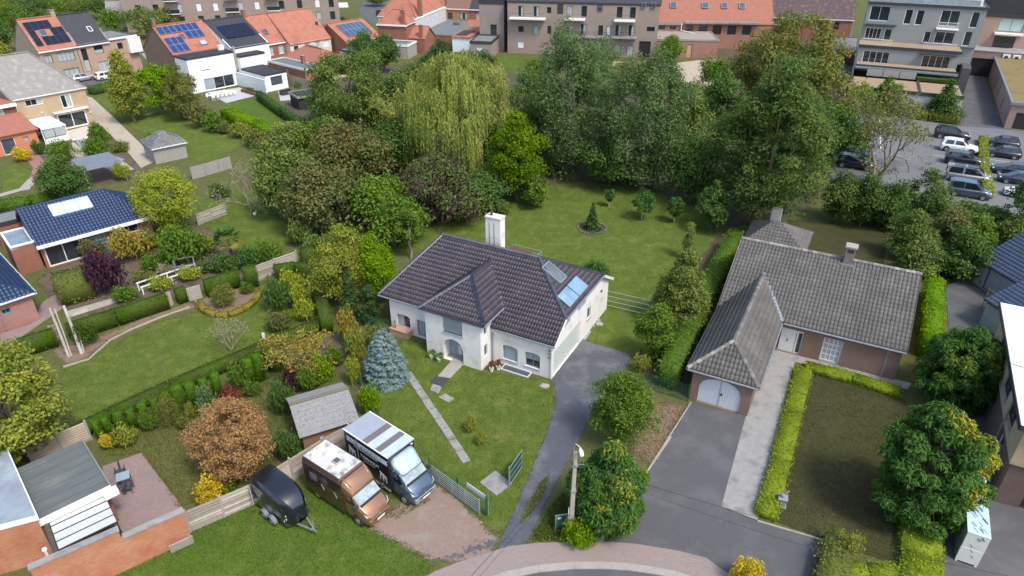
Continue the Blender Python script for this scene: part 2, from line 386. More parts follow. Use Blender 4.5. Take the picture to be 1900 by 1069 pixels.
def ridge(name, p, q, mat, parent, r=.12, step=.36, seed=3):
    """row of half-round ridge tiles from p to q"""
    p = Vector(p); q = Vector(q); d = q - p; L = d.length; d /= L; n = max(1, round(L / step)); st = L / n
    sd = d.cross(Vector((0,0,1))).normalized(); up = sd.cross(d).normalized(); vs = []; fs = []; rr = []
    rg = random.Random(seed)
    for i in range(n):
        a = p + d * (st * i - .02); b = p + d * (st * (i + 1) + .02); base = len(vs); x = rg.random()
        for c, rad_ in ((a, r * 1.12), (b, r * .96)):
            for k in range(6):
                t = math.pi * k / 5; vs.append(c + sd * math.cos(t) * rad_ + up * (math.sin(t) * rad_ * .8 - .03))
        for k in range(5): fs.append((base+k, base+k+1, base+7+k, base+6+k)); rr.append(x)
        for c0 in (0, 6): fs.append((base+c0, base+c0+2, base+c0+3, base+c0+5)); rr.append(x)
    me = mesh_np(name, [tuple(v) for v in vs], fs, rr); return stuff(link(name, me, mat, parent))
def deck(mb, pts, th=.12):
    """roof boarding slab under a roof plane"""
    pts = [Vector(p) for p in pts]; nrm = (pts[1]-pts[0]).cross(pts[2]-pts[0]).normalized()
    if nrm.z < 0: nrm = -nrm
    mb.extrude([p - nrm*.03 for p in pts], -nrm * th)
def gutter(root, p, q, mat=None, r=.07):
    mb = MB(); mb.tube([p, q], r, 8); return mb.build('gutter', mat or zinc, root)
def flat_roof(root, x0, x1, y0, y1, z, roofmat, trim, par=.18, tw=.22, name='roof'):
    mb = MB().box(x0+tw, x1-tw, y0+tw, y1-tw, z-.25, z); o = mb.build(name, roofmat, root)
    t = MB(); t.box(x0,x1,y0,y0+tw,z-.25,z+par); t.box(x0,x1,y1-tw,y1,z-.25,z+par); t.box(x0,x0+tw,y0+tw,y1-tw,z-.25,z+par); t.box(x1-tw,x1,y0+tw,y1-tw,z-.25,z+par)
    t.build('parapet', trim, root); return o
def body(root, L, D, h, wm, f=(), r=(), b=(), l=(), x0=0, y0=0, z0=0, name='wall'):
    """four walls of a box building with windows, local x along the front"""
    mb = MB(); c = [(x0,y0),(x0+L,y0),(x0+L,y0+D),(x0,y0+D)]
    for i, ws in enumerate((f, r, b, l)): facade(root, mb, c[i], c[(i+1)%4], z0, z0+h, list(ws))
    return mb.build(name, wm, root)
def gable(root, L, D, h, hr, roofmat, wm, o=.3, x0=0, y0=0, yr=None, tile=None, rmat=None, og=.25, trim=None, th=.14, fronto=None):
    """gabled roof with its ridge along local x"""
    yr = D/2 if yr is None else yr; fo = o if fronto is None else fronto
    s1 = (hr - h) / yr; s2 = (hr - h) / (D - yr)
    A = [(x0-og,y0-fo,h-s1*fo),(x0+L+og,y0-fo,h-s1*fo),(x0+L+og,y0+yr,hr),(x0-og,y0+yr,hr)]
    B = [(x0+L+og,y0+D+o,h-s2*o),(x0-og,y0+D+o,h-s2*o),(x0-og,y0+yr,hr),(x0+L+og,y0+yr,hr)]
    g = MB()
    for x in (x0, x0+L): g.extrude([(x, y0, h), (x, y0+D, h), (x, y0+yr, hr-.1)], (.15 if x == x0 else -.15, 0, 0))
    g.build('gable', wm, root)
    if tile:
        mb = MB(); deck(mb, A); deck(mb, B); mb.build('roof', dark_metal if tile else roofmat, root)
        tiles('roof_tiles', A, roofmat, root, *tile); tiles('roof_tiles', B, roofmat, root, *tile, seed=5)
    else:
        mb = MB(); 
        for P in (A, B): deck(mb, P, th)
        mb.build('roof', roofmat, root)
    ridge('ridge_tiles', (x0-og,y0+yr,hr+.06), (x0+L+og,y0+yr,hr+.06), rmat or roofmat, root, .14, .4)
    if trim:
        t = MB()
        t.bar((x0-og,y0-fo,h-s1*fo-.08),(x0+L+og,y0-fo,h-s1*fo-.08),.12,.2); t.build('fascia', trim, root)
def panels(root, p, du, dv, nx, ny, sw, sh, mat, gap=.03, off=.1, skip=()):
    """solar panels in a grid on a roof plane; p corner, du/dv unit vectors"""
    p = Vector(p); du = Vector(du).normalized(); dv = Vector(dv).normalized(); n = du.cross(dv).normalized()
    if n.z < 0: n = -n
    for i in range(nx):
        for j in range(ny):
            if (i, j) in skip: continue
            a = p + du*(i*(sw+gap)) + dv*(j*(sh+gap)) + n*off
            mb = MB().extrude([a, a+du*sw, a+du*sw+dv*sh, a+dv*sh], n*.04); o = mb.build('solar_panel', mat, root)
            f = MB()
            for q, r in ((a, a+du*sw), (a+du*sw, a+du*sw+dv*sh), (a+du*sw+dv*sh, a+dv*sh), (a+dv*sh, a)): f.bar(q+n*.02, r+n*.02, .03, .055, n)
            f.build('frame', alu if mat is not pv else dark_metal, o)
def skylight(root, p, du, dv, w_, h_, fm=None, pm=None, off=.1):
    p = Vector(p); du = Vector(du).normalized(); dv = Vector(dv).normalized(); n = du.cross(dv).normalized()
    if n.z < 0: n = -n
    a = p + n*off; f = MB(); c = [a, a+du*w_, a+du*w_+dv*h_, a+dv*h_]
    for i in range(4): f.bar(c[i]-n*.04, c[(i+1)%4]-n*.04, .1, .16, n)
    o = f.build('skylight', fm or zinc, root)
    MB().extrude([c[0]+(du+dv)*.04-n*.03, c[1]+(-du+dv)*.04-n*.03, c[2]-(du+dv)*.04-n*.03, c[3]+(du-dv)*.04-n*.03], n*.02).build('pane', pm or glass_sky, o)
    return o
def chimney(root, x, y, z0, z1, wx, wy, mat, cap=None, pots=1):
    mb = MB().box(x-wx/2, x+wx/2, y-wy/2, y+wy/2, z0, z1); o = mb.build('chimney', mat, root)
    MB().box(x-wx/2-.06, x+wx/2+.06, y-wy/2-.06, y+wy/2+.06, z1, z1+.1).build('chimney_cap', cap or concrete, o)
    for i in range(pots): MB().lathe([(.11,0),(.1,.3),(.13,.32),(.13,.36)], (x+(i-(pots-1)/2)*.4, y, z1+.1), 8).build('chimney_pot', dark_metal, o)
    return o
# ------------------------------------------------------------------ foliage
def nz_(a): return a / np.maximum(np.linalg.norm(a, axis=-1, keepdims=True), 1e-6)
def leaf_geo(P, N, D, L, W, fold=.12):
    """one folded diamond per leaf: P centre, N normal, D direction"""
    N = nz_(N); D = nz_(D - N * (D * N).sum(1, keepdims=True)); Sd = np.cross(N, D)
    L = L[:, None]; W = W[:, None]
    V = np.stack([P - D*L*.5, P + Sd*W*.5 + N*W*fold - D*L*.08, P + D*L*.5 - N*L*fold, P - Sd*W*.5 + N*W*fold - D*L*.08], 1)
    n = len(P); return V.reshape(-1, 3), np.arange(n*4).reshape(n, 4)
def rdir(rg, n): return nz_(rg.normal(size=(n, 3)))
ENV = {
 'round': lambda t: np.sqrt(np.clip(1-(2*t-1)**2, 0, 1)),
 'oval': lambda t: np.clip(np.sin(np.pi*np.clip(t,0,1)**.8), 0, 1)**.7,
 'cone': lambda t: np.clip(1.05-t, 0, 1)**.85,
 'flame': lambda t: np.clip(np.minimum(1, t*4+.45)*(1.02-t)**.62, 0, 1),
 'column': lambda t: np.clip((1-np.abs(2*t-1)**6), 0, 1)**.5,
 'dome': lambda t: np.sqrt(np.clip(1-t**2, 0, 1))*.97+.03,
 'spread': lambda t: np.clip(np.sin(np.pi*np.clip(t*.8+.15,0,1)), 0, 1)**.6}
def clumps(rg, shape, R, z0, z1, nc, rc, inner=.45, lobe=1.0):
    env = ENV[shape]; t = rg.random(nc*6); e = env(t); keep = rg.random(nc*6) < (e + .08); t = t[keep][:nc]; e = env(t); n = len(t)
    a = rg.random(n)*2*np.pi; rr = (inner + (1-inner)*rg.random(n)**.6)
    f1, f2, f3 = rg.random(3)*6.28; lob = 1 + lobe*(.20*np.sin(2*a + f1 + 3*t) + .15*np.sin(3*a + f2 - 5*t) + .10*np.sin(5*a + f3 + 9*t))
    r = np.clip(e*R*lob - rc*.6, 0, None) * rr
    C = np.stack([np.cos(a)*r, np.sin(a)*r, z0 + rc*.5 + t*(z1-z0-rc)*(1 - .12*lobe*(1+np.sin(2*a+f2))*t)], 1)
    S_ = rc * (.45 + .85*rg.random(n)**1.3); return C, S_
def leafy(rg, C, S_, n, L, W, flat=.8, up=.5, droop=0., hang=0., rand=.6, cw=.55, asp=.15, low=-.55):
    """leaves through the shells of many clumps"""
    w = S_**2; k = rg.choice(len(C), n, p=w/w.sum())
    d = rdir(rg, n*2); d = d[d[:, 2] > low][:n]; 
    while len(d) < n: d = np.concatenate([d, rdir(rg, n-len(d))])
    r = np.clip(.25 + .75*rg.random(n)**.6 + rg.normal(0,.10,n), .05, 1.35)
    P = C[k] + d * (S_[k]*r)[:, None] * np.array([1, 1, flat])
    N = d*.6 + np.array([0, 0, up]) + rg.normal(size=(n, 3))*rand
    D = d + rg.normal(size=(n, 3))*.7 + np.array([0, 0, -droop]); P[:, 2] -= hang*rg.random(n)
    cr = rg.random(len(C)); rnd = np.clip(cw*cr[k] + (1-cw)*rg.random(n), 0, 1)
    s = .7 + .6*rg.random(n)
    V, F = leaf_geo(P, N, D, L*s, W*s, asp); return V, F, rnd
def merge(parts):
    Vs, Fs, Rs = [], [], []; o = 0
    for V, F, r in parts: Vs.append(V); Fs.append(F + o); Rs.append(r); o += len(V)
    return np.concatenate(Vs), np.concatenate(Fs), np.concatenate(Rs)
def trunk_mb(rg, h, r, C, nl=8, lean=.0, multi=1):
    mb = MB()
    for m in range(multi):
        ox, oy = (rg.normal(0, r*1.3), rg.normal(0, r*1.3)) if multi > 1 else (0, 0)
        top = Vector((rg.normal(0, .03)*h + lean + ox*2, rg.normal(0, .03)*h + oy*2, h)); pts = [Vector((ox, oy, -.15)), Vector((ox, oy, .2))]
        for i in range(1, 5): pts.append(Vector((ox, oy, 0)).lerp(top, i/4) + Vector((rg.normal(0,.02)*h, rg.normal(0,.02)*h, 0))*(1 if i < 4 else 0))
        mb.tube(pts, r*1.15, 8, r*.3)
    if len(C):
        for k in rg.choice(len(C), min(nl, len(C)), replace=False):
            c = Vector(C[k]); f = .35 + .5*rg.random(); s = Vector((0, 0, h*f)); s.x = lean*f
            mid = s.lerp(c, .5) + Vector((0, 0, (c - s).length*.12)); mb.tube([s, mid, c], r*.42, 6, r*.09, False)
    return mb
FOL = 1.55
def tree(name, label, base, H, R, mat, shape='round', n=6000, rc=None, nc=60, leaf=.3, asp=.6, z0=None, seed=1, trunk=None, bk=None, cat='tree',
         group=None, flat=.8, up=.5, droop=0., hang=0., rand=.6, inner=.45, tr=None, multi=1, cw=.55, nl=8, low=-.55, lean=0., lobe=1.0):
    rg = np.random.default_rng(seed); n = int(n*FOL); leaf *= .68; nc = int(nc*1.35); z0 = H*.07 if z0 is None else z0; rc = rc or R*.3
    C, S_ = clumps(rg, shape, R, z0, H, nc, rc, inner, lobe)
    if lean: C[:, 0] += lean*(C[:, 2]/H)
    V, F, rnd = leafy(rg, C, S_, n, leaf, leaf*asp, flat, up, droop, hang, rand, cw, low=low)
    root = thing(name, label, cat, base, rg.random()*.3, group)
    trunk_mb(rg, H*.6, tr or max(.05, H*.022), C, nl, lean, multi).build('trunk', bk or bark, root, True)
    link('crown', mesh_np('crown', V, F, rnd), mat, root); return root
def TB(px, py): return G(px, py)
def tree_px(name, label, bx, by, ytop, halfw, mat, **k):
    """tree standing at photo point (bx,by) reaching up to row ytop with a crown halfw pixels to each side"""
    b = G(bx, by); H = HT(b, ytop); R = halfw * MPP(b + Vector((0, 0, H*.55))); return tree(name, label, b, H, R, mat, **k)
def conifer(name, label, base, H, R, mat, n=6000, seed=1, layers=14, L=.4, W=.13, power=.85, z0=.15, cat='tree', droop=.25, arms=13, bk=None, group=None):
    rg = np.random.default_rng(seed); P = []; D = []; Nn = []; cr = []
    per = n // (layers*arms) + 1
    for i in range(layers):
        t = (i + .5) / layers; z = z0 + t*(H - z0); r = R*(1-t)**power*(.9 + .2*rg.random()); na = max(5, int(arms*(1-t*.55)))
        for k in range(na):
            a = 2*np.pi*(k + rg.random()*.6)/na + i*2.4; rr = r*(.82 + .3*rg.random()); m = max(4, int(per*(rr/R + .25)*1.3)); s = (.25 + .75*rg.random(m)**.7)
            o = np.array([np.cos(a), np.sin(a), 0]); sdv = np.array([-o[1], o[0], 0]); spread = rr*.30*(s)*(1.15-s*.5)
            off = (rg.random(m)*2 - 1)
            p = o[None]*(s*rr)[:, None] + sdv[None]*(off*spread)[:, None]; p[:, 2] = z - droop*rr*s**1.3 + rg.normal(0, .05, m)*H*.1 + .12*rr*s**3
            P.append(p); D.append(o[None] + sdv[None]*off[:, None]*.9 + np.array([0, 0, -.15]) + rg.normal(0, .25, (m, 3))); Nn.append(np.tile([0, 0, 1.], (m, 1)) + o*.35 + rg.normal(0, .3, (m, 3))); cr.append(np.full(m, rg.random()))
    P = np.concatenate(P); D = np.concatenate(D); Nn = np.concatenate(Nn); cr = np.concatenate(cr); m = len(P)
    s = .7 + .6*rg.random(m); V, F = leaf_geo(P, Nn, D, L*s, W*s, .05)
    root = thing(name, label, cat, base, 0, group)
    MB().tube([(0,0,-.1),(0,0,H*.5),(0,0,H*.97)], max(.05, R*.07), 8, .015).build('trunk', bk or bark, root, True)
    link('crown', mesh_np('crown', V, F, .5*cr + .5*rg.random(m)), mat, root); return root
def willow(name, label, base, H, R, mat, seed=1, tips=70, strands=16, seg=12, bk=None, step=.26):
    """weeping willow: bunches of hanging shoots that start all over the dome"""
    rg = np.random.default_rng(seed); P = []; D = []; N = []; R_ = []; C = []
    for i in range(tips):
        t = rg.random()**.75; a = rg.random()*2*np.pi; e = math.sqrt(max(0, 1-t*t)); rr = R*e*(.55 + .45*rg.random()); cz = H*(.42 + .56*t)
        c = np.array([math.cos(a)*rr, math.sin(a)*rr, cz]); C.append(c); o = np.array([math.cos(a), math.sin(a), 0]); col = rg.random(); ln0 = (.12 + .34*rg.random())*H*(1.15-.35*t)
        for s in range(strands):
            q = c + rg.normal(0, .36, 3)*np.array([1.1, 1.1, .7]); ln = min(ln0*(.55 + .6*rg.random()), q[2] - .5); k = max(4, int(ln/step)); x = (np.arange(k) + rg.random())/k
            out = (.28 + .3*rg.random())*R*.2
            p = q[None] + o[None]*(out*np.sqrt(x))[:, None] + rg.normal(0, .05, (k, 3)); p[:, 2] -= ln*x**1.25
            P.append(p); D.append(np.tile([0, 0, -1.], (k, 1)) + rg.normal(0, .35, (k, 3)) + o*.25*(1-x)[:, None]); N.append(np.tile(o, (k, 1)) + rg.normal(0, .5, (k, 3)) + np.array([0, 0, .25])); R_.append(np.clip(np.full(k, .45*col + .2*rg.random()) + .35*(1-x)*rg.random(), 0, 1))
    P = np.concatenate(P); D = np.concatenate(D); N = np.concatenate(N); r = np.concatenate(R_); m = len(P); s = .8 + .5*rg.random(m)
    V, F = leaf_geo(P, N, D, .40*s, .10*s, .04)
    C2, S2 = clumps(rg, 'dome', R*.95, H*.45, H, 60, 1.0, .6); V2, F2, r2 = leafy(rg, C2, S2, 7000, .34, .10, 1.1, .2, 1.3, .5); V, F, r = merge([(V, F, r), (V2, F2, np.clip(r2*.6+.4, 0, 1))])
    root = thing(name, label, 'tree', base, 0)
    trunk_mb(rg, H*.6, .38, np.array(C), 16).build('trunk', bk or bark, root, True)
    link('crown', mesh_np('crown', V, F, r), mat, root); return root
def twigs(rg, mb, p, d, ln, r, depth, tips, spread=.6, up=.25):
    p = Vector(p); d = Vector(d).normalized(); q = p + d*ln; mid = p.lerp(q, .5) + Vector(rg.normal(0, ln*.06, 3)); mb.tube([p, mid, q], r, 6 if depth > 2 else 4, r*.55, False)
    if depth == 0: tips.append(np.array(q)); return
    for i in range(2 + (rg.random() < .55)):
        nd = d + Vector(rg.normal(0, spread, 3)) + Vector((0, 0, up)); twigs(rg, mb, p.lerp(q, .55 + .45*rg.random()) if i else q, nd, ln*(.62 + .25*rg.random()), r*.58, depth-1, tips, spread, up)
def open_tree(name, label, base, H, mat, seed=1, stems=3, depth=5, r=.14, n=1800, leaf=.22, bk=None, spread=.55, lean=(0,0), ln=None, cl=.6, cat='tree', up=.2, asp=.6):
    """bare-limbed tree with thin foliage at the twig ends"""
    rg = np.random.default_rng(seed); mb = MB(); tips = []
    for s in range(stems):
        a = 2*np.pi*(s + rg.random()*.5)/stems; d = Vector((math.cos(a)*.55*(stems > 1) + lean[0], math.sin(a)*.55*(stems > 1) + lean[1], 1)); twigs(rg, mb, (math.cos(a)*r*.7*(stems > 1), math.sin(a)*r*.7*(stems > 1), -.1), d, ln or H*.33, r, depth, tips, spread, up)
    root = thing(name, label, cat, base, 0); mb.build('trunk', bk or bark, root, True)
    if n:
        T = np.array(tips); zs = T[:, 2]; V, F, rnd = leafy(rg, T, np.full(len(T), cl), n, leaf, leaf*asp, low=-1); link('crown', mesh_np('crown', V, F, rnd), mat, root)
    return root
SHR = {}
def link_shared(name, me, mat, parent=None):
    """object on shared mesh data with its own material"""
    if not me.materials: me.materials.append(mat)
    o = bpy.data.objects.new(name, me); COL.objects.link(o); o.material_slots[0].link = 'OBJECT'; o.material_slots[0].material = mat; o.parent = parent
    return o
def shrub_mesh(shape, n, leaf, nc, seed, asp=.6, rc=.34, up=.5, droop=0., rand=.6, flat=.9):
    key = (shape, n, leaf, nc, seed, asp, rc, up, droop)
    if key not in SHR:
        rg = np.random.default_rng(seed); C, S_ = clumps(rg, shape, 1., 0., 1., nc, rc, .3, .55); V, F, r = leafy(rg, C, S_, n, leaf, leaf*asp, flat, up, droop, 0, rand, .5); V[:, 2] = np.maximum(V[:, 2], -.02)
        SHR[key] = mesh_np('foliage', V, F, r)
    return SHR[key]
def shrub(name, label, base, H, R, mat, shape='round', n=900, leaf=.16, nc=22, seed=1, group=None, cat='shrub', ry=None, rz=None, **k):
    me = shrub_mesh(shape, int(n*1.5), leaf*.78, int(nc*1.3), seed, **k); o = link_shared(name, me, mat); o.location = base; o.scale = (R, ry or R, H); o.rotation_euler = (0, 0, rz if rz is not None else (seed*1.7) % 6.28)
    return tag(o, label, cat, group)
def shrub_px(name, label, bx, by, ytop, halfw, mat, **k):
    b = G(bx, by); H = max(.25, HT(b, ytop)); return shrub(name, label, b, H, halfw*MPP(b), mat, **k)
def hedge(name, label, pts, w_, h, mat, dens=45, leaf=.13, seed=1, cat='hedge', group=None, rough=.05, closed_core=True, top_round=0.):
    """clipped hedge along ground points: leaf-covered box with a dense core"""
    rg = np.random.default_rng(seed); parts = []; core = MB()
    pts = [Vector((p[0], p[1], 0)) for p in pts]; hs = h if isinstance(h, (list, tuple)) else [h]*len(pts)
    for i in range(len(pts) - 1):
        a, b = pts[i], pts[i+1]; d = (b - a); L = d.length; d /= L; n = Vector((-d.y, d.x, 0)); h0, h1 = hs[i], hs[i+1]
        ca = a + d*.06; cb = b - d*.06; q = w_/2 - .07
        core.add([ca-n*q, ca+n*q, cb+n*q, cb-n*q, ca-n*q+Vector((0,0,h0-.08)), ca+n*q+Vector((0,0,h0-.08)), cb+n*q+Vector((0,0,h1-.08)), cb-n*q+Vector((0,0,h1-.08))], [(3,2,1,0),(4,5,6,7),(0,1,5,4),(1,2,6,5),(2,3,7,6),(3,0,4,7)])
        hm = (h0 + h1)/2; areas = [L*w_*1.25, L*hm, L*hm, w_*hm, w_*hm]
        for fi, A in enumerate(areas):
            m = int(A*dens) + 4; u = rg.random(m); v = rg.random(m); hh = h0 + (h1 - h0)*u
            dd, nn_ = np.array(d), np.array(n); a_ = np.array(a)
            if fi == 0: P = a_ + np.outer(u*L, dd) + np.outer((v-.5)*w_, nn_); P[:, 2] = hh; Nf = np.array([0, 0, 1.])
            elif fi < 3: sg = 1 if fi == 1 else -1; P = a_ + np.outer(u*L, dd) + np.tile(nn_*sg*w_/2, (m, 1)); P[:, 2] = hh*v; Nf = nn_*sg
            else: sg = -1 if fi == 3 else 1; P = a_ + np.tile(dd*(0 if sg < 0 else L), (m, 1)) + np.outer((u-.5)*w_, nn_); P[:, 2] = (h0 if sg < 0 else h1)*v; Nf = dd*sg
            if top_round: P[:, 2] -= top_round*np.clip(np.abs(((P - a_) @ nn_))/(w_/2), 0, 1)**3*(P[:, 2] > hm*.7)
            P = P + rg.normal(0, rough, (m, 3)) - Nf*.03; lump = np.sin(P[:, 0]*2.1 + P[:, 1]*1.3)*.5 + np.sin(P[:, 1]*3.3 - P[:, 0]*.9 + P[:, 2]*2)*.5
            P = P + Nf*lump[:, None]*rough*.8; s = .7 + .6*rg.random(m)
            V, F = leaf_geo(P, Nf + rg.normal(0, .55, (m, 3)), rg.normal(size=(m, 3)) + np.array([0, 0, .3]), leaf*s, leaf*.6*s); parts.append((V, F, np.clip(.4*(lump*.5 + .5) + .6*rg.random(m), 0, 1)))
    cv = np.array([tuple(v) for v in core.v]); parts.append((cv, np.array(core.f), np.full(len(core.f), .3)))
    o = link(name, mesh_np(name, *merge(parts)), mat); return tag(o, label, cat, group)
# leaf colours
def sat(c, k, sg): l = .3*c[0] + .6*c[1] + .1*c[2]; return tuple(max(.003, (l + (x - l)*sg)*k) for x in c)
FK = 1.22
def LV(name, *cols, tr=.38, k=1.5, sg=1.2, nz=None): return Mrnd('leaves_' + name, [sat(c, k*FK, sg) for c in cols], .65, tr, spec=.15, nz=nz)
l_dark = LV('dark', (.022,.042,.014), (.035,.062,.02), (.05,.082,.026), (.07,.10,.03), k=1.88)
l_mid = LV('mid', (.032,.058,.014), (.052,.088,.02), (.075,.115,.026), (.11,.14,.035), k=1.68)
l_wood = LV('woodland', (0.034, 0.056, 0.016), (0.056, 0.086, 0.022), (0.085, 0.112, 0.03), (0.125, 0.125, 0.04), k=1.83, sg=1.08)
l_rust = LV('rust_tinged', (0.038, 0.056, 0.016), (0.062, 0.08, 0.022), (0.092, 0.088, 0.028), (0.13, 0.092, 0.036), k=1.67, sg=1.0)
l_purple = LV('purple_green', (.035,.022,.024), (.05,.035,.028), (.05,.075,.025), (.085,.105,.03), k=1.88)
l_silver = LV('silver_green', (0.042, 0.07, 0.03), (0.066, 0.1, 0.045), (0.094, 0.128, 0.06), (0.13, 0.162, 0.082), k=1.55, sg=1.28)
l_willow = LV('willow', (0.085, 0.11, 0.03), (0.125, 0.15, 0.042), (0.17, 0.18, 0.055), (0.22, 0.205, 0.07), k=1.75, sg=1.12)
l_bright = LV('bright', (.06,.115,.012), (.085,.15,.016), (.12,.18,.02), (.17,.21,.03))
l_lime = LV('lime', (0.11, 0.15, 0.012), (0.15, 0.185, 0.016), (0.19, 0.215, 0.022), (0.235, 0.24, 0.03), k=1.49, sg=1.0)
l_ygreen = LV('yellow_green', (0.075, 0.105, 0.014), (0.115, 0.14, 0.02), (0.16, 0.17, 0.025), (0.225, 0.205, 0.035), k=1.59, sg=1.0)
l_olive = LV('olive', (0.048, 0.065, 0.015), (0.08, 0.096, 0.02), (0.118, 0.122, 0.028), (0.16, 0.14, 0.035), k=1.57, sg=1.0)
l_gold = LV('gold', (.30,.22,.015), (.42,.31,.02), (.50,.40,.03), (.58,.46,.05), k=1.1, sg=1.0)
l_copper = LV('copper', (.16,.082,.03), (.22,.12,.042), (.27,.155,.055), (.21,.15,.05), k=1.4, sg=.92)
l_ochre = LV('ochre', (.15,.12,.02), (.20,.165,.028), (.25,.20,.034), (.16,.16,.035), k=1.3, sg=1.0)
l_plum = LV('plum', (.03,.014,.022), (.045,.02,.03), (.065,.03,.04))
l_red = LV('dark_red', (.09,.03,.025), (.12,.04,.03), (.15,.06,.04))
l_blue = LV('blue_spruce', (.085,.14,.135), (.12,.18,.17), (.155,.22,.205), (.20,.265,.245), tr=.12, k=.9, sg=1.0)
l_hedge = LV('hedge', (.032,.066,.011), (.052,.09,.015), (.075,.12,.02), nz=((.085,.10,.03), .9))
l_yewdk = LV('yew', (.02,.036,.014), (.03,.052,.02), (.042,.068,.024), k=1.80)
l_fern = LV('fern_green', (0.024, 0.058, 0.014), (0.036, 0.08, 0.018), (0.052, 0.104, 0.024), (0.075, 0.13, 0.03), k=1.5, sg=1.1)
l_fgold = LV('fern_gold', (.16,.175,.014), (.24,.235,.018), (.33,.29,.025), (.22,.21,.02), k=1.05, sg=1.0)
l_pine = LV('pine', (.022,.04,.016), (.036,.058,.02), (.055,.078,.026), (.085,.10,.03), k=1.95)
l_thuja = LV('thuja', (0.05, 0.08, 0.016), (0.08, 0.115, 0.022), (0.115, 0.145, 0.028), (0.15, 0.165, 0.036), k=1.5, sg=1.0)
l_straw = LV('straw', (0.2, 0.18, 0.1), (0.26, 0.23, 0.14), (0.16, 0.17, 0.07), k=1.1, sg=1.0)
l_low = LV('ground_cover', (.13,.19,.012), (.19,.24,.016), (.26,.29,.02), (.10,.16,.012), k=1.25, sg=1.0, nz=((.17,.25,.018), 1.1))
# ------------------------------------------------------------------ ground, lawns, paving
g_lawn = Mgrass('lawn_grass', (.038,.076,.009), (.078,.125,.015), (.15,.168,.04), (.17,.155,.065), (.58,.8), .28)
g_rich = Mgrass('rich_lawn', (.034,.08,.008), (.065,.125,.012), (.12,.155,.03), (.17,.15,.07), (.58,.8), .28)
g_rough = Mgrass('rough_grass', (.055,.07,.02), (.085,.10,.028), (.14,.14,.05), (.14,.115,.065), (.56,.76), .5)
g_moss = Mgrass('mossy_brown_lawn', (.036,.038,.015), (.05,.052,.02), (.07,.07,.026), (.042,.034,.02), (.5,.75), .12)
litter = M('leaf_litter', (.06,.048,.028), (.10,.078,.045), 7, .97, .8, c3=(.045,.055,.02), sc2=.6)
mulch = M('dry_mulch', (.15,.10,.065), (.22,.155,.10), 9, .97, .9, c3=(.10,.075,.05), sc2=1.5)
gravel_pink = M('pink_gravel', (.25,.175,.135), (.195,.14,.11), 6, .95, .7, c3=(.235,.20,.165), sc2=.9)
beige_gravel = M('beige_gravel', (.40,.34,.26), (.35,.30,.23), 8, .95, .4, c3=(.30,.25,.19), sc2=.5)
red_paver = Mbrick('red_paver', (.26,.125,.105), (.31,.16,.135), (.25,.17,.15), .2, .1)
pink_paver = Mbrick('pink_paver', (.225,.175,.155), (.28,.21,.185), (.21,.18,.165), .2, .1, c3=(.235,.195,.175))
brown_paver = Mbrick('brown_paver', (.23,.165,.15), (.29,.21,.19), (.2,.16,.15), .2, .1)
grey_paver = Mbrick('grey_paver', (.14,.144,.15), (.165,.168,.174), (.13,.13,.13), .2, .1, c3=(.12,.125,.13))
slab_tile = M('terrace_slab', (.42,.42,.42), (.38,.38,.385), 2, .7)
marking = M('road_paint', (.62,.62,.60), (.45,.45,.44), 4, .7)
def sheet(name, label, pts, z, mat, jit=0., seed=1, px=True, th=None):
    rg = random.Random(seed); P = [G(*p) if px else Vector((p[0], p[1], 0)) for p in pts]; out = []
    for i in range(len(P)):
        a, b = P[i], P[(i+1) % len(P)]; L = (b - a).length; n = max(1, int(L/.6)) if jit else 1; nn = Vector((-(b-a).y, (b-a).x, 0)).normalized()
        for k in range(n): out.append(a.lerp(b, k/n) + (nn*rg.uniform(-jit, jit) if jit else Vector()))
    mb = MB()
    if th: mb.prism([(p.x, p.y) for p in out], -.05, z)
    else: mb.poly([(p.x, p.y, z) for p in out])
    o = mb.build(name, mat); 
    if o.data.polygons and not th and o.data.polygons[0].normal.z < 0: o.data.flip_normals()
    return struct(o, label)
def fade(m0, name, width=.5):
    """copy of a ground material that breaks up raggedly towards the sheet's rim (attribute rim = metres from the edge)"""
    if name in MATS: return MATS[name]
    m = m0.copy(); m.name = name; nt = m.node_tree; out = nt.nodes['Material Output']; src = out.inputs[0].links[0].from_socket
    at = nt.nodes.new('ShaderNodeAttribute'); at.attribute_name = 'rim'
    n1 = noise(nt, 2.2, 6, .75); n2 = noise(nt, 11, 4, .7)
    def mth(op, a, b):
        q = nt.nodes.new('ShaderNodeMath'); q.operation = op
        for i, v in enumerate((a, b)):
            if isinstance(v, (int, float)): q.inputs[i].default_value = v
            else: nt.links.new(v, q.inputs[i])
        return q.outputs[0]
    v = mth('ADD', mth('MULTIPLY', at.outputs['Fac'], 1/width), mth('ADD', mth('MULTIPLY', mth('SUBTRACT', n1, .5), 2.6), mth('MULTIPLY', mth('SUBTRACT', n2, .5), 1.3)))
    f = sharpen(nt, v, .35, .6); tb = nt.nodes.new('ShaderNodeBsdfTransparent'); mx = nt.nodes.new('ShaderNodeMixShader')
    nt.links.new(f, mx.inputs[0]); nt.links.new(tb.outputs[0], mx.inputs[1]); nt.links.new(src, mx.inputs[2]); nt.links.new(mx.outputs[0], out.inputs[0])
    MATS[name] = m; return m
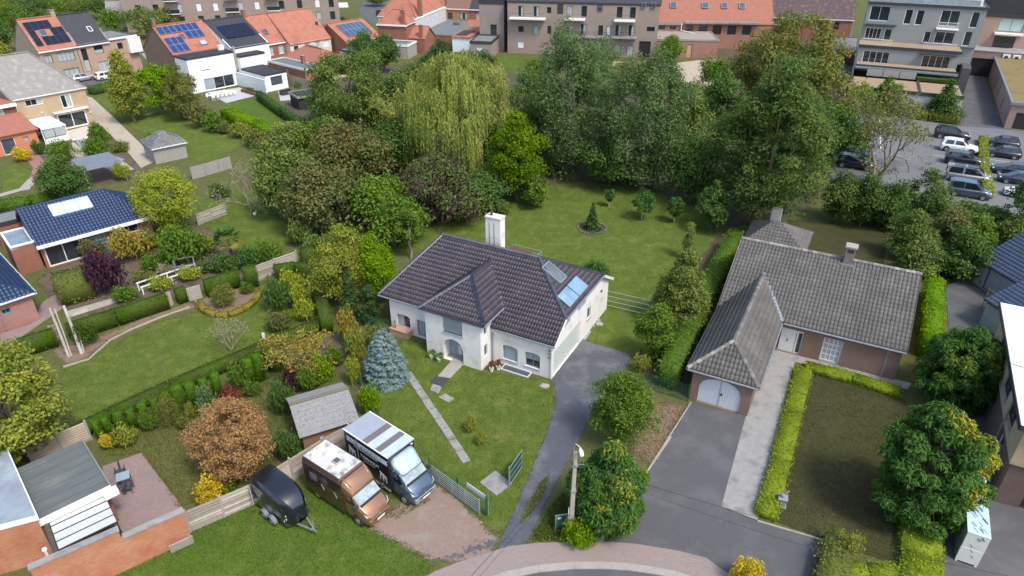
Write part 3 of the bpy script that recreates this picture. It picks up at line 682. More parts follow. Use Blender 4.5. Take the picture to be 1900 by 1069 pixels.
def soft_sheet(name, label, pts, z, mat, width=.5, cell=.3, px=True):
    P = [G(*p) if px else Vector((p[0], p[1], 0)) for p in pts]; A = np.array([[p.x, p.y] for p in P]); g = width*.8
    xs = np.arange(A[:,0].min()-g, A[:,0].max()+g, cell); ys = np.arange(A[:,1].min()-g, A[:,1].max()+g, cell); X, Y = np.meshgrid(xs, ys); X0, Y0 = X.ravel(), Y.ravel()
    ins = np.zeros(len(X0), bool); dist = np.full(len(X0), 1e9); k = len(A)
    for i in range(k):
        a, b = A[i], A[(i+1)%k]; ins ^= ((a[1] > Y0) != (b[1] > Y0)) & (X0 < (b[0]-a[0])*(Y0-a[1])/(b[1]-a[1]+1e-9)+a[0]); e = b-a; t = np.clip(((X0-a[0])*e[0]+(Y0-a[1])*e[1])/(e@e+1e-9), 0, 1); dist = np.minimum(dist, np.hypot(X0-a[0]-t*e[0], Y0-a[1]-t*e[1]))
    d = np.where(ins, dist, -dist); keep = d > -g*1.6; nx = len(xs); idx = np.arange(len(X0)).reshape(X.shape); q = np.stack([idx[:-1,:-1], idx[:-1,1:], idx[1:,1:], idx[1:,:-1]], -1).reshape(-1, 4); q = q[keep[q].all(1)]
    used = np.unique(q); re_ = np.full(len(X0), -1); re_[used] = np.arange(len(used)); me = mesh_np(name, np.stack([X0[used], Y0[used], np.full(len(used), z)], 1), re_[q])
    at = me.attributes.new('rim', 'FLOAT', 'POINT'); at.data.foreach_set('value', np.clip(d[used], -g*2, width*3).astype(np.float32)); uv = me.uv_layers.new(name='UVMap'); co = np.stack([X0[used], Y0[used]], 1)[re_[q].ravel()]; uv.data.foreach_set('uv', co.ravel().astype(np.float32))
    return struct(link(name, me, fade(mat, mat.name + '_soft_%.2f' % width, width)), label)
gm = MB().poly([(-900,-300,0),(900,-300,0),(900,1500,0),(-900,1500,0)]).build('ground', g_rough); struct(gm, 'grassy ground under the whole neighbourhood')
# lawns
sheet('lawn', 'green back lawn behind the white house', [(700,470),(790,430),(870,395),(985,352),(1080,340),(1200,352),(1290,390),(1325,440),(1300,480),(1240,540),(1200,640),(1175,658),(1072,628),(1110,570),(1000,500),(850,460)], .02, g_lawn, .25)
soft_sheet('lawn', 'front lawn of the white house beside the entrance slab', [(690,720),(745,625),(800,640),(900,690),(1023,704),(1035,760),(1010,830),(975,930),(935,1000),(905,985),(800,880),(690,770)], .02, g_lawn, 0.35, 0.3)
soft_sheet('lawn', 'grass verge in front of the parked horse trailer', [(200,1069),(345,990),(480,920),(600,900),(690,975),(760,1010),(800,1045),(800,1069),(780,1150),(300,1200)], .016, g_rich, 0.35, 0.3)
soft_sheet('lawn', 'lawn between the two long clipped hedges', [(110,690),(290,598),(380,575),(470,560),(530,560),(600,600),(520,640),(140,795),(110,740)], .02, g_lawn, 0.35, 0.3)
soft_sheet('lawn', 'worn garden lawn around the copper bush', [(190,850),(250,795),(380,745),(520,690),(560,700),(550,800),(500,880),(330,945),(262,842)], .016, g_rough, 0.35, 0.3)
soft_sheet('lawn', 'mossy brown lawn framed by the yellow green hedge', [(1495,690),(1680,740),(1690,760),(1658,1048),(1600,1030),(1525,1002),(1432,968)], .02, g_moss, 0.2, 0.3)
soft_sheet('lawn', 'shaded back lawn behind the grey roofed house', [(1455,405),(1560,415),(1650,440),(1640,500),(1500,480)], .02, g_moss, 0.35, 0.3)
soft_sheet('lawn', 'garden lawn below the beige house drive', [(170,182),(205,178),(300,190),(400,240),(460,265),(400,300),(365,300),(280,262),(240,235)], .02, g_lawn, 0.35, 0.3)
soft_sheet('lawn', 'small bright lawn behind the white modern house', [(412,192),(470,182),(530,215),(525,240),(440,220)], .02, g_rich, 0.35, 0.3)
soft_sheet('lawn', 'long lawn below the bare grey shrub tree', [(360,370),(430,350),(480,365),(560,440),(500,475),(440,470),(380,420)], .02, g_lawn, 0.35, 0.3)
soft_sheet('lawn', 'bright lawn beside the brown apartments', [(905,112),(965,100),(975,112),(960,130),(905,128)], .02, g_rich, 0.35, 0.3)
soft_sheet('lawn', 'corner lawn beside the brick red path', [(0,315),(35,300),(62,318),(50,345),(0,362)], .02, g_lawn, 0.35, 0.3)
soft_sheet('lawn', 'side lawn strip by the rail fence', [(1098,640),(1122,560),(1205,575),(1190,680),(1175,658)], .024, g_lawn, 0.35, 0.3)
# soil and litter beneath trees
soft_sheet('soil_bed', 'leaf littered ground beneath the woodland trees', [(480,230),(620,120),(900,120),(1000,150),(1280,150),(1340,60),(1545,80),(1545,330),(1500,400),(1330,430),(1290,388),(1200,350),(1080,338),(985,350),(870,392),(790,428),(700,470),(560,440),(480,360)], .012, litter, 1.2, 0.7)
soft_sheet('soil_bed', 'planted bed below the palm and the blue roofed bungalow', [(60,520),(130,480),(280,400),(380,420),(500,470),(480,500),(330,545),(180,590),(100,570)], .012, soil, 0.6, 0.3)
soft_sheet('soil_bed', 'bark strip along the upper clipped hedge', [(82,650),(170,630),(300,572),(360,560),(375,572),(300,592),(205,632),(165,668),(120,682)], .028, mulch, 0.6, 0.3)
soft_sheet('soil_bed', 'dry mulch bed beside the driveway', [(1200,745),(1282,748),(1245,815),(1210,870),(1170,840),(1160,770)], .02, mulch, 0.6, 0.3)
soft_sheet('soil_bed', 'shaded strip between the hedge and the grey roofed house', [(1190,720),(1300,440),(1370,430),(1330,560),(1275,735)], .016, litter, 0.6, 0.3)
soft_sheet('soil_bed', 'planting beds around the beige house terrace', [(60,290),(110,275),(270,290),(280,330),(150,350),(60,345)], .014, soil, 0.6, 0.3)
soft_sheet('soil_bed', 'dark bed between the wooden shed and the wire fence', [(600,620),(640,610),(665,680),(690,720),(660,770),(645,700),(560,690)], .014, soil, 0.6, 0.3)
# paved surfaces
soft_sheet('driveway', 'blue grey asphalt driveway beside the white house', [(1025,703),(1072,627),(1176,658),(1160,690),(1120,740),(1090,790),(1062,850),(1020,925),(985,1000),(972,1012),(915,1040),(925,1000),(950,950),(990,855),(1012,800),(1030,745)], .032, asphalt_blue, .22, .2)
soft_sheet('verge', 'grass strip between the two gravel wheel tracks', [(1006,888),(1024,872),(1020,905),(1000,940),(975,972),(958,986),(965,955),(985,918)], .04, g_rough, 0.25, 0.3)
sheet('driveway', 'dark asphalt driveway of the brick garage', [(1282,748),(1384,772),(1338,942),(1405,967),(1527,1003),(1505,1075),(1490,1120),(1400,1120),(1360,1072),(1310,1036),(1255,1022),(1180,1010),(1128,1006),(1150,970),(1195,885),(1245,812)], .032, asphalt, .0, 23)
sheet('path', 'weathered concrete path to the white front door', [(1384,772),(1432,648),(1478,660),(1470,690),(1405,966),(1338,941)], .045, concrete, 0, 24)
sheet('path', 'narrow concrete strip along the brick front wall', [(1478,660),(1690,712),(1684,724),(1472,672)], .05, concrete, 0, 25)
soft_sheet('gravel_yard', 'pinkish gravel parking patch before the horse vans', [(675,985),(700,955),(750,925),(800,890),(850,920),(892,958),(915,985),(940,1000),(905,1042),(840,1052),(790,1042),(730,1012)], .026, gravel_pink, 0.55, 0.25)
soft_sheet('gravel_yard', 'bluish gravel patch at the pavement edge', [(800,1040),(870,1005),(930,990),(985,1003),(940,1016),(850,1046),(812,1058)], .034, asphalt_blue, 0.9, 0.3)
sheet('pavement', 'pink block paved pavement along the kerb', [(640,1180),(720,1110),(805,1062),(850,1044),(945,1014),(1000,1008),(1130,1006),(1180,1010),(1255,1022),(1310,1036),(1360,1072),(1400,1120),(1380,1180),(1256,1068),(1167,1053),(1066,1050),(940,1068),(800,1130)], .04, pink_paver, 0, 28)
kp = [(800,1130),(870,1093),(940,1068),(1000,1056),(1066,1050),(1120,1050),(1167,1053),(1215,1060),(1256,1068),(1300,1085),(1380,1130)]
mb = MB()
for i in range(len(kp)-1): mb.bar(G(*kp[i]) + Vector((0,0,.02)), G(*kp[i+1]) + Vector((0,0,.02)), .42, .1)
struct(mb.build('kerb', pale_concrete), 'pale concrete kerb and gutter along the curved road')
sheet('road', 'grey asphalt road at the bend', [(760,1180),(860,1104),(940,1074),(1066,1055),(1167,1058),(1256,1073),(1390,1140),(1390,1400),(760,1400)], .008, asphalt, 0, 29)
for (ax, ay, bx, by, lab) in ((1245,812,1195,885,'edge'), (1405,968,1527,1004,'edge')):
    mb = MB().bar(G(ax,ay)+Vector((0,0,.05)), G(bx,by)+Vector((0,0,.05)), .1, .1); struct(mb.build('kerb', pale_concrete), 'thin concrete edging along the dark driveway')
mb = MB().bar(G(1282,748)+Vector((0,0,.05)), G(1195,885)+Vector((0,0,.05)), .08, .09); struct(mb.build('kerb', pale_concrete), 'concrete edging of the mulch bed')
# parking lot
sheet('parking_lot', 'grey asphalt parking lot behind the trees', [(1535,345),(1540,205),(1600,205),(1775,232),(1860,240),(1960,250),(2050,400),(1900,402),(1845,388),(1700,362)], .03, grey_paver, 0, 30)
sheet('driveway', 'shaded paved lane to the underground garage', [(1772,120),(1820,128),(1864,240),(1775,234),(1760,160)], .036, asphalt, 0, 31)
soft_sheet('ground_patch', 'pale sandy yard behind the red brick annex', [(1215,120),(1330,108),(1345,140),(1330,165),(1250,150)], .03, beige_gravel, 0.6, 0.3)
soft_sheet('ground_patch', 'pale gravel path between the willows and the apartments', [(1110,115),(1200,112),(1210,125),(1110,125)], .03, beige_gravel, 0.6, 0.3)
for (a, b) in (((1547,222),(1600,226)),((1548,244),(1625,252)),((1548,268),(1632,276)),((1548,285),(1600,292)),((1730,288),(1756,292)),((1835,296),(1895,305)),((1835,308),(1895,314)),((1632,222),(1634,280)),((1740,352),(1830,370)),((1830,262),(1850,266))):
    mb = MB(); A, B = G(*a), G(*b); mb.bar((A.x,A.y,.04),(B.x,B.y,.04),.11,.01); struct(mb.build('road_marking', marking), 'white painted parking bay line')
sheet('path', 'beige gravel drive beside the beige house', [(150,175),(172,182),(215,222),(262,268),(288,300),(262,312),(235,280),(190,235),(172,226)], .03, beige_gravel, 0, 34)
sheet('terrace', 'pale slab terrace in front of the sliding door', [(118,245),(170,232),(186,240),(180,255),(135,262)], .05, M('pale_terrace', (.55,.50,.42), (.5,.45,.38), 2, .8), 0, 35)
sheet('path', 'winding blue stone garden path', [(140,262),(158,258),(168,280),(205,288),(232,296),(222,302),(180,296),(160,286),(150,276)], .045, M('blue_stone', (.25,.27,.29), (.2,.22,.24), 3, .8), 0, 36)
sheet('path', 'pink gravel around the garden pond', [(135,262),(150,276),(165,290),(228,300),(250,315),(215,320),(165,300),(140,300),(128,280)], .03, M('pinkish_gravel', (.42,.35,.29), (.36,.30,.25), 6, .95), .08, 37)
sheet('terrace', 'brick red terrace beside the orange wall', [(0,265),(48,258),(62,275),(82,300),(84,312),(70,332),(55,330),(62,312),(40,285),(0,282)], .04, red_paver, 0, 38)
sheet('path', 'pale paving path leading from the red path', [(55,330),(72,330),(55,352),(38,355),(0,366),(0,360),(36,350)], .036, pale_concrete, 0, 39)
sheet('terrace', 'brown paver patio by the glass pergola', [(190,866),(262,841),(345,950),(240,1000),(200,960)], .03, brown_paver, 0, 40)
sheet('terrace', 'grey paved strip between the blue roofed bungalows', [(60,600),(80,560),(125,535),(135,560),(20,640),(0,648),(0,620)], .03, brown_paver, 0, 41)
sheet('path', 'grey planks strip along the hedge', [(125,578),(230,548),(236,556),(130,590)], .04, grey_wood, 0, 42)
sheet('terrace', 'grey tiled terrace of the white modern house', [(384,172),(445,163),(476,178),(420,192)], .06, slab_tile, 0, 43)
sheet('terrace', 'pale grey terrace beside the black garden shed', [(516,168),(550,172),(548,186),(520,188)], .06, slab_tile, 0, 44)
sheet('driveway', 'dark yard between the flanking houses on the right', [(1755,530),(1830,500),(1862,600),(1845,660),(1760,610)], .03, asphalt, 0, 45)
sheet('driveway', 'dark asphalt yard beside the beige building', [(1748,760),(1838,700),(1840,930),(1900,945),(1960,1069),(1960,1130),(1745,1130),(1748,930)], .03, asphalt, 0, 46)
sheet('road', 'street between the apartment buildings', [(690,45),(760,20),(800,0),(680,-8),(665,22)], .03, asphalt, 0, 47)
sheet('driveway', 'grey concrete yard beside the brick gable', [(262,100),(303,90),(305,125),(300,130),(280,120)], .03, concrete, 0, 48)
sheet('road', 'access road behind the hedge', [(130,150),(200,146),(262,140),(262,152),(205,158),(130,160)], .03, asphalt, 0, 49)
# loose slabs in the grass
def slab(pts, z, mat, name, label, cat='slab', group=None):
    o = MB().prism([(G(*p).x, G(*p).y) for p in pts], -.05, z).build(name, mat, bevel=.012); return tag(o, label, cat, group)
slab([(812,700),(841,667),(861,676),(835,703)], .09, pale_concrete, 'entrance_slab', 'pale concrete slab leading to the arched front door')
slab([(798,709),(810,697),(834,704),(820,719)], .07, M('rubber_mat', (.035,.04,.048), (.05,.055,.06), 8, .9), 'door_mat', 'dark rubber mat at the end of the entrance slab', 'mat')
slab([(798,724),(803,713),(820,718),(814,731)], .05, concrete, 'stepping_slab', 'grey stepping slab below the dark mat')
slab([(814,738),(826,731),(843,740),(833,748)], .05, concrete, 'stepping_slab', 'weathered slab sunk in the lawn past the mat')
slab([(890,896),(919,874),(950,898),(922,921)], .06, concrete, 'manhole_slab', 'square concrete slab near the green gate post')
# slab path across the lawn
pth = thing('slab_path', 'narrow path of grey slabs crossing the front lawn', 'path', G(757,692))
o0 = G(757,692); dirp = (G(867,858) - o0); LN = dirp.length; dirp.normalize(); nrmp = Vector((-dirp.y, dirp.x, 0))
NS = 9
for i in range(NS):
    a = o0 + dirp*(LN*i/NS + .03) + nrmp*random.uniform(-.03,.03); b = o0 + dirp*(LN*(i+1)/NS - .03) + nrmp*random.uniform(-.03,.03)
    mb = MB().prism([tuple((a - nrmp*.26 - o0)[:2]), tuple((b - nrmp*.26 - o0)[:2]), tuple((b + nrmp*.26 - o0)[:2]), tuple((a + nrmp*.26 - o0)[:2])], -.05, .05 + random.uniform(0,.015)); mb.build('slab', concrete, pth)
# ------------------------------------------------------------------ the white house
A28 = rad(-28)
MO = (-9.555, 45.50)
mh = thing('white_house', 'white rendered house with purple brown tiled roof and arched entrance', 'house', MO, A28)
LX, DY, EZ, RZ_ = 14.0, 10.8, 3.1, 6.55
mb = MB()
fw = [dict(u=.6,v=.5,w=1.25,h=1.15,nx=2,fm=grey_frame,pm=[curtain,glass]), dict(u=2.5,v=.12,w=1.25,h=1.5,nx=2,fm=grey_frame,pm=[curtain,glass])]
facade(mh, mb, (0,0), (4.4,0), 0, EZ, fw)
fw = [dict(u=10.05-9.1,v=.5,w=1.22,h=1.28,fm=grey_frame,pm=blind,sill=blue_grey), dict(u=11.87-9.1,v=.5,w=1.2,h=1.28,nx=2,ny=2,fm=grey_frame,pm=[glass,blind,glass,blind],sill=blue_grey)]
facade(mh, mb, (9.1,0), (LX,0), 0, EZ, fw)
# gable wall on the garage side, cut along the half hip
def gp(y): return EZ + (RZ_-EZ)/5.05*y if y < 5.05 else EZ + (RZ_-EZ)/(DY-5.05)*(DY-y)
facade(mh, mb, (LX,0), (LX,DY), 0, EZ, [dict(u=.32,v=.06,w=4.6,h=2.1,open=True), dict(u=6.35,v=1.35,w=.75,h=1.05,fm=grey_frame,pm=glass,sill=concrete)])
HZ = 4.25; y1 = (HZ-EZ)/((RZ_-EZ)/5.05); y2 = DY - (HZ-EZ)/((RZ_-EZ)/(DY-5.05))
mb.poly([(LX,0,EZ),(LX,DY,EZ),(LX,y2,HZ),(LX,y1,HZ)])
wall(mb, (LX,DY), (0,DY), 0, EZ); wall(mb, (0,DY), (0,0), 0, EZ)
# porch wing
py0 = -1.5; PE = 4.08
wall(mb, (4.4,py0), (9.1,py0), 0, PE, [(5.95-4.4,7.6-4.4,2.52,3.84), (5.9-4.4,7.6-4.4,.05,2.0)], .3)
wall(mb, (9.1,py0), (9.1,1.6), 0, PE, [(.5,.95,2.7,3.5), (.5,.95,.9,1.9)]); wall(mb, (4.4,1.6), (4.4,py0), 0, PE)
# arch spandrels over the entrance and low arches over the front windows
def spandrel(mb, y, x0, x1, z0, rise, zt, th=.2, n=10):
    xs = [x0 + (x1-x0)*i/n for i in range(n+1)]; f = lambda x: z0 + rise*math.sqrt(max(0, 1-((x-(x0+x1)/2)/((x1-x0)/2))**2))
    for i in range(n):
        a, b = xs[i], xs[i+1]; mb.add([(a,y,f(a)),(b,y,f(b)),(b,y,zt),(a,y,zt),(a,y+th,f(a)),(b,y+th,f(b))], [(0,1,2,3),(0,4,5,1)])
spandrel(mb, py0, 5.9, 7.6, 1.2, .8, 2.0, .3)
for x0, w_ in ((.6,1.25),(10.05,1.22),(11.87,1.2)):
    zt = 1.65 if x0 < 1 else 1.78; spandrel(mb, 0, x0, x0+w_, zt-.16, .16, zt, .1)
mb.build('wall', white_render, mh)
MB().box(5.9,7.6,py0+.3,py0+1.2,.02,.05).build('porch_floor', pale_concrete, mh)
# recessed front door
d = MB().box(5.92,6.42,py0+.82,py0+.88,.05,2.0).build('door_frame', blue_grey, mh)
d = MB().box(6.45,7.58,py0+.80,py0+.88,.05,2.0).build('door', blue_grey, mh)
for i in range(2):
    MB().box(6.75+i*.36,6.95+i*.36,py0+.775,py0+.8,1.15,1.75).build('pane', glass, d)
    for j in range(2): MB().box(6.7+i*.38,6.97+i*.38,py0+.78,py0+.8,.25+j*.42,.6+j*.42).build('panel', white_trim, d)
MB().tube([(7.5,py0+.74,1.0),(7.5,py0+.8,1.0)],.03).build('handle', alu, d)
MB().box(5.7,5.92,py0+.1,py0+.8,.02,2.0).build('reveal', white_render, mh)
# upper shutter window
wn = MB().box(5.97,7.58,py0+.12,py0+.16,2.54,3.82).build('window', grey_frame, mh)
for k in range(16): MB().box(6.0,7.55,py0+.09,py0+.12,2.58+k*.077,2.58+k*.077+.068).build('slat', blind, wn)
MB().box(5.9,7.65,py0-.08,py0+.1,2.44,2.52).build('sill', blue_grey, wn)
for z in (2.7,3.5): window(mh, (9.1,py0), (9.1,1.6), (.5,.95,2.7,3.5) if z > 3 else (.5,.95,.9,1.9), fm=grey_frame, pm=glass)
for z in (2.78,2.95,3.12): MB().tube([(5.97,py0+.03,z),(7.58,py0+.03,z)],.015).build('rail', grey_frame, wn)
# garage door and long high windows
gd = MB().box(LX-.16,LX-.12,.32,4.92,.06,2.16).build('garage_door', M('pale_green_door', (.50,.56,.50), (.46,.52,.47), 1, .45), mh)
for k in range(1,6): MB().box(LX-.12,LX-.105,.34,4.9,.06+k*.35-.012,.06+k*.35).build('panel_joint', M('joint_grey', (.33,.37,.34), None, 2, .6), gd)
for y0, y1_ in ((1.55,2.9),(4.4,5.8)):
    w0 = MB().box(LX+.01,LX+.04,y0,y1_,3.35,3.85).build('window', grey_frame, mh); MB().box(LX+.04,LX+.05,y0+.06,y1_-.06,3.4,3.8).build('pane', curtain, w0)
lm = MB().box(LX+.01,LX+.1,9.0,9.18,2.55,2.7).build('wall_lamp', dark_metal, mh)
# roof planes
sl = (RZ_-EZ)/5.05; ov = .15; ex = .22
e0 = (-.9, -ov, EZ-ov*sl); e1 = (LX+ex, -ov, EZ-ov*sl); rL = (1.9, 5.05, RZ_); rR = (10.45, 5.05, RZ_)
yh1 = y1; hh1 = (LX+ex, yh1, HZ); yh2 = y2; hh2 = (LX+ex, yh2, HZ)
ovb = .4; slb = (RZ_-EZ)/(DY-5.05)
b0 = (-.9, DY+ovb, EZ-ovb*slb); b1 = (LX+ex, DY+ovb, EZ-ovb*slb)
front = [e0, e1, hh1, rR, rL]; right = [hh1, hh2, rR]; back = [b1, b0, rL, rR, hh2]; left = [b0, e0, rL]
mbd = MB()
for P in (front, right, back, left): deck(mbd, P, .14)
mbd.build('roof', dark_metal, mh)
for i, P in enumerate((front, right, back, left)): tiles('roof_tiles', P, t_main, mh, .225, .37, .01, .08, seed=11+i)
# porch roof
po = .35; ps = 1.02; cx = 6.75; hw = 2.35 + po; pr = PE + 1.85
f0 = (cx-hw, py0-.12, PE-.06); f1 = (cx+hw, py0-.12, PE-.06); ap = (cx, 1.35, pr); rb = (cx, 4.35, pr)
s_ = (pr-PE+.06)/hw
rback = (cx+hw, (PE-.06-EZ)/sl+.0, PE-.06); lback = (cx-hw, (PE-.06-EZ)/sl, PE-.06)
pfront = [f0, f1, ap]; pright = [f1, rback, rb, ap]; pleft = [lback, f0, ap, rb]
mbd = MB()
for P in (pfront, pright, pleft): deck(mbd, P, .1)
mbd.build('porch_roof', dark_metal, mh)
for i, P in enumerate((pfront, pright, pleft)): tiles('roof_tiles', P, t_main, mh, .225, .37, .01, .08, seed=21+i)
rdg = Mrnd('blue_black_ridge_tiles', [(.022,.026,.04),(.032,.037,.055),(.045,.05,.07)], .35, spec=.6, coat=.2)
for i, (p, q) in enumerate(((rL,rR),(e0,rL),(b0,rL),(rR,hh1),(rR,hh2),(ap,rb),(f0,ap),(f1,ap))):
    ridge('ridge_tiles', Vector(p)+Vector((0,0,.07)), Vector(q)+Vector((0,0,.07)), rdg, mh, .15, .34, 30+i)
gutter(mh, (-.9,-ov-.05,EZ-ov*sl-.06), (3.9,-ov-.05,EZ-ov*sl-.06)); gutter(mh, (9.5,-ov-.05,EZ-ov*sl-.06), (LX+ex,-ov-.05,EZ-ov*sl-.06))
gutter(mh, (cx-hw,py0-.18,PE-.1), (cx+hw,py0-.18,PE-.1), dark_metal); gutter(mh, (cx+hw+.06,py0-.12,PE-.1), (cx+hw+.06,rback[1],PE-.1), zinc); gutter(mh, (LX+ex+.06,yh1,HZ-.05), (LX+ex+.06,yh2,HZ-.05), zinc)
MB().tube([(9.25,-.1,2.6),(9.25,-.1,.05)],.05).build('downpipe', zinc, mh)
t = MB(); t.bar(Vector(hh2)+Vector((.05,0,-.1)), Vector(b1)+Vector((.05,0,-.1)), .05, .22); t.bar(Vector(e1)+Vector((.03,0,-.1)), Vector(hh1)+Vector((.03,0,-.1)), .05, .2); t.build('verge_board', white_trim, mh)
# chimney stack
ch = MB().box(5.45,6.75,5.75,6.5,4.5,8.55).build('chimney', white_render, mh)
for k in range(2): MB().box(5.75+k*.42,5.81+k*.42,5.735,5.75,6.3,8.2).build('groove', M('grey_groove', (.2,.19,.18), None, 3, .9), ch)  # plain grey strips set on the front face of the white stack
MB().box(5.4,6.8,5.7,6.55,8.55,8.65).build('chimney_cap', M('pale_cap', (.62,.58,.52), (.5,.45,.4), 3, .9), ch); MB().lathe([(.1,0),(.09,.25),(.14,.27),(.14,.32)], (5.8,6.1,8.65), 8).build('cowl', dark_metal, ch)
# solar boilers and roof window on the hip
hn = (Vector(hh2)-Vector(hh1)).normalized(); hv = (Vector(rR)-(Vector(hh1)+hn*(5.05-yh1)))
hv.normalize()
def onhip(y, s): return Vector((LX+ex, y, HZ)) + hv*s
for k in range(2):
    o = MB().extrude([onhip(2.75+k*1.75,.25)+Vector((0,0,.14)), onhip(2.75+k*1.75+1.65,.25)+Vector((0,0,.14)), onhip(2.75+k*1.75+1.65,1.45)+Vector((0,0,.14)), onhip(2.75+k*1.75,1.45)+Vector((0,0,.14))], (.03,0,.07)).build('solar_collector', Mglass('collector_glass', (.16,.26,.36), .04, 1.0), mh, bevel=.02)
skylight(mh, onhip(4.2,2.0), hn, hv, 1.1, 1.75, zinc, Mglass('roof_window_glass', (.10,.12,.12), .08), .14)
# back balcony seen over the ridge
bal = MB(); bz = 4.45
for z in (.3,.6,.9): bal.tube([(6.4,8.3,bz+z),(9.1,8.3,bz+z)],.022,6); bal.tube([(9.1,8.3,bz+z),(9.1,7.2,bz+z)],.022,6)
for x in (6.4,7.3,8.2,9.1): bal.tube([(x,8.3,bz-.4),(x,8.3,bz+.95)],.025,6)
bal.build('balcony_railing', alu, mh); MB().box(6.3,9.2,7.3,8.4,bz-.45,bz-.3).build('balcony', concrete, mh)
MB().extrude([(6.9,6.3,5.85),(8.6,6.3,5.85),(8.6,7.5,5.5),(6.9,7.5,5.5)], (0,0,.08)).build('awning', M('oxide_red', (.16,.05,.045), (.13,.045,.04), 2, .6), mh)
# things at the front wall
for i, (x, y, r_) in enumerate(((5.05,-1.9,.16),(5.75,-1.95,.16))):
    b_ = thing('flower_pot', 'pale flower pot with a leafy plant by the arched entrance', 'flower pot', Matrix.Rotation(A28,4,'Z') @ Vector((x,y,0)) + Vector((*MO,0)), 0, 'leafy pots by the entrance')
    MB().lathe([(.12,0),(.17,.28),(.18,.3),(.14,.3)], n=12).build('pot', M('pale_green_pot', (.45,.52,.45), None, 3, .5), b_); m_ = link_shared('plant', shrub_mesh('round', 260, .22, 10, 41), l_mid, b_); m_.location = (0,0,.2); m_.scale = (.45,.45,.45)
for i, (x, y) in enumerate(((9.75,-1.15),(10.1,-.75))):
    b_ = thing('flower_pot', 'white flower pot with a bronze plant at the porch corner', 'flower pot', Matrix.Rotation(A28,4,'Z') @ Vector((x,y,0)) + Vector((*MO,0)), 0, 'bronze plants in white pots')
    MB().lathe([(.12,0),(.17,.28),(.18,.3),(.14,.3)], n=12).build('pot', white_paint, b_); m_ = link_shared('plant', shrub_mesh('round', 200, .25, 9, 42), l_red, b_); m_.location = (0,0,.22); m_.scale = (.35,.35,.65)
lw = thing('cellar_grating', 'glazed light well frame lying at the foot of the front wall', 'light well', Matrix.Rotation(A28,4,'Z') @ Vector((11.1,-.62,0)) + Vector((*MO,0)), A28)
MB().box(-.8,1.3,-.05,0,0,.1).box(-.8,1.3,.55,.6,0,.1).box(-.85,-.8,-.05,.6,0,.1).box(1.3,1.35,-.05,.6,0,.1).build('frame', white_trim, lw); MB().box(-.8,1.3,0,.55,.04,.07).build('pane', Mglass('grate_glass', (.06,.08,.09), .15), lw)
pw = Matrix.Rotation(A28,4,'Z') @ Vector((0,-.9,0)) + Vector((*MO,0))
pb = thing('planter_box', 'low brick planter under the left front window', 'planter', Matrix.Rotation(A28,4,'Z') @ Vector((.35,-.75,0)) + Vector((*MO,0)), A28)
MB().box(0,1.7,0,.7,0,.55).build('wall', M('ochre_brick_planter', (.42,.30,.21), (.36,.25,.18), 5, .9), pb); MB().box(-.03,1.73,-.03,.73,.55,.6).build('coping', M('planter_coping', (.45,.27,.2), None, 4, .9), pb)
# stones at the garage corner
for i, (px, py, r_) in enumerate(((1107,596,.3),(1111,603,.34),(1100,606,.16),(1010,718,.36))):
    me = bpy.data.meshes.new('boulder'); bm = bmesh.new(); bmesh.ops.create_icosphere(bm, subdivisions=2, radius=1)
    rg = random.Random(i)
    for v in bm.verts: v.co *= rg.uniform(.8,1.15)
    bm.to_mesh(me); bm.free(); o = link('boulder', me, pale_concrete); o.location = G(px,py)+Vector((0,0,.06)); o.scale = (r_,r_*.75,r_*.5)
    tag(o, ['pale rounded boulder against the gable wall','flat pale boulder on the grass by the gable wall','small stone beside the gable wall boulders','flat stone in the lawn beside the driveway corner'][i], 'stone')
mb = MB().prism([tuple(G(*p)[:2]) for p in ((1076,628),(1088,612),(1097,616),(1086,632))], 0, .06); tag(mb.build('stepping_slab', blue_grey), 'blue grey slab at the side door of the white house', 'slab')

orn = MB()
for z in (1.75,2.05,2.35): orn.tube([(13.78,-.05,z),(13.9,-.08,z+.1),(13.78,-.08,z+.2),(13.68,-.05,z+.08)],.025,6)
orn.build('scroll_ornament', dark_metal, mh); MB().box(13.0,13.08,-.06,-.01,1.6,1.68).build('doorbell', zinc, mh); MB().tube([(LX-.02,-.06,2.9),(LX-.02,-.06,.05)],.04).build('downpipe', white_trim, mh)
# ------------------------------------------------------------------ brick bungalow with grey pantiles
BO = (12.113, 36.709)
bh = thing('brick_bungalow', 'dark brick bungalow with weathered grey tiled roof and arched garage', 'house', BO, A28)
def BW(x, y, z=0): return Matrix.Rotation(A28,4,'Z') @ Vector((x,y,z)) + Vector((*BO,0))
mb = MB(); BE = 2.62; fy = 8.9
facade(bh, mb, (0,0), (3.9,0), 0, BE, [dict(u=.5,v=.03,w=2.8,h=2.25,open=True)])
spandrel(mb, 0, .5, 3.3, 1.35, .92, 2.28, .2, 14)
facade(bh, mb, (3.9,0), (3.9,fy), 0, BE, [])
facade(bh, mb, (3.9,fy), (12.3,fy), 0, BE, [dict(u=.35,v=.05,w=1.62,h=2.05,open=True), dict(u=3.36,v=.12,w=1.33,h=2.0,nx=4,ny=4,fm=white_paint,pm=curtain,fw=.09,sill=concrete)])
wall(mb, (12.3,fy), (12.3,21.5), 0, BE); wall(mb, (12.3,21.5), (-.2,21.5), 0, BE); wall(mb, (-.2,21.5), (-.2,fy-.0), 0, BE); wall(mb, (0,fy), (0,0), 0, BE)
for x in (12.3, -.2): mb.extrude([(x,fy,BE),(x,21.5,BE),(x,15.2,5.55)], (-.15 if x > 1 else .15,0,0))
mb.build('wall', brown_brick, bh)
MB().box(11.35,11.5,fy-.03,fy,.1,2.4).build('downpipe', zinc, bh)
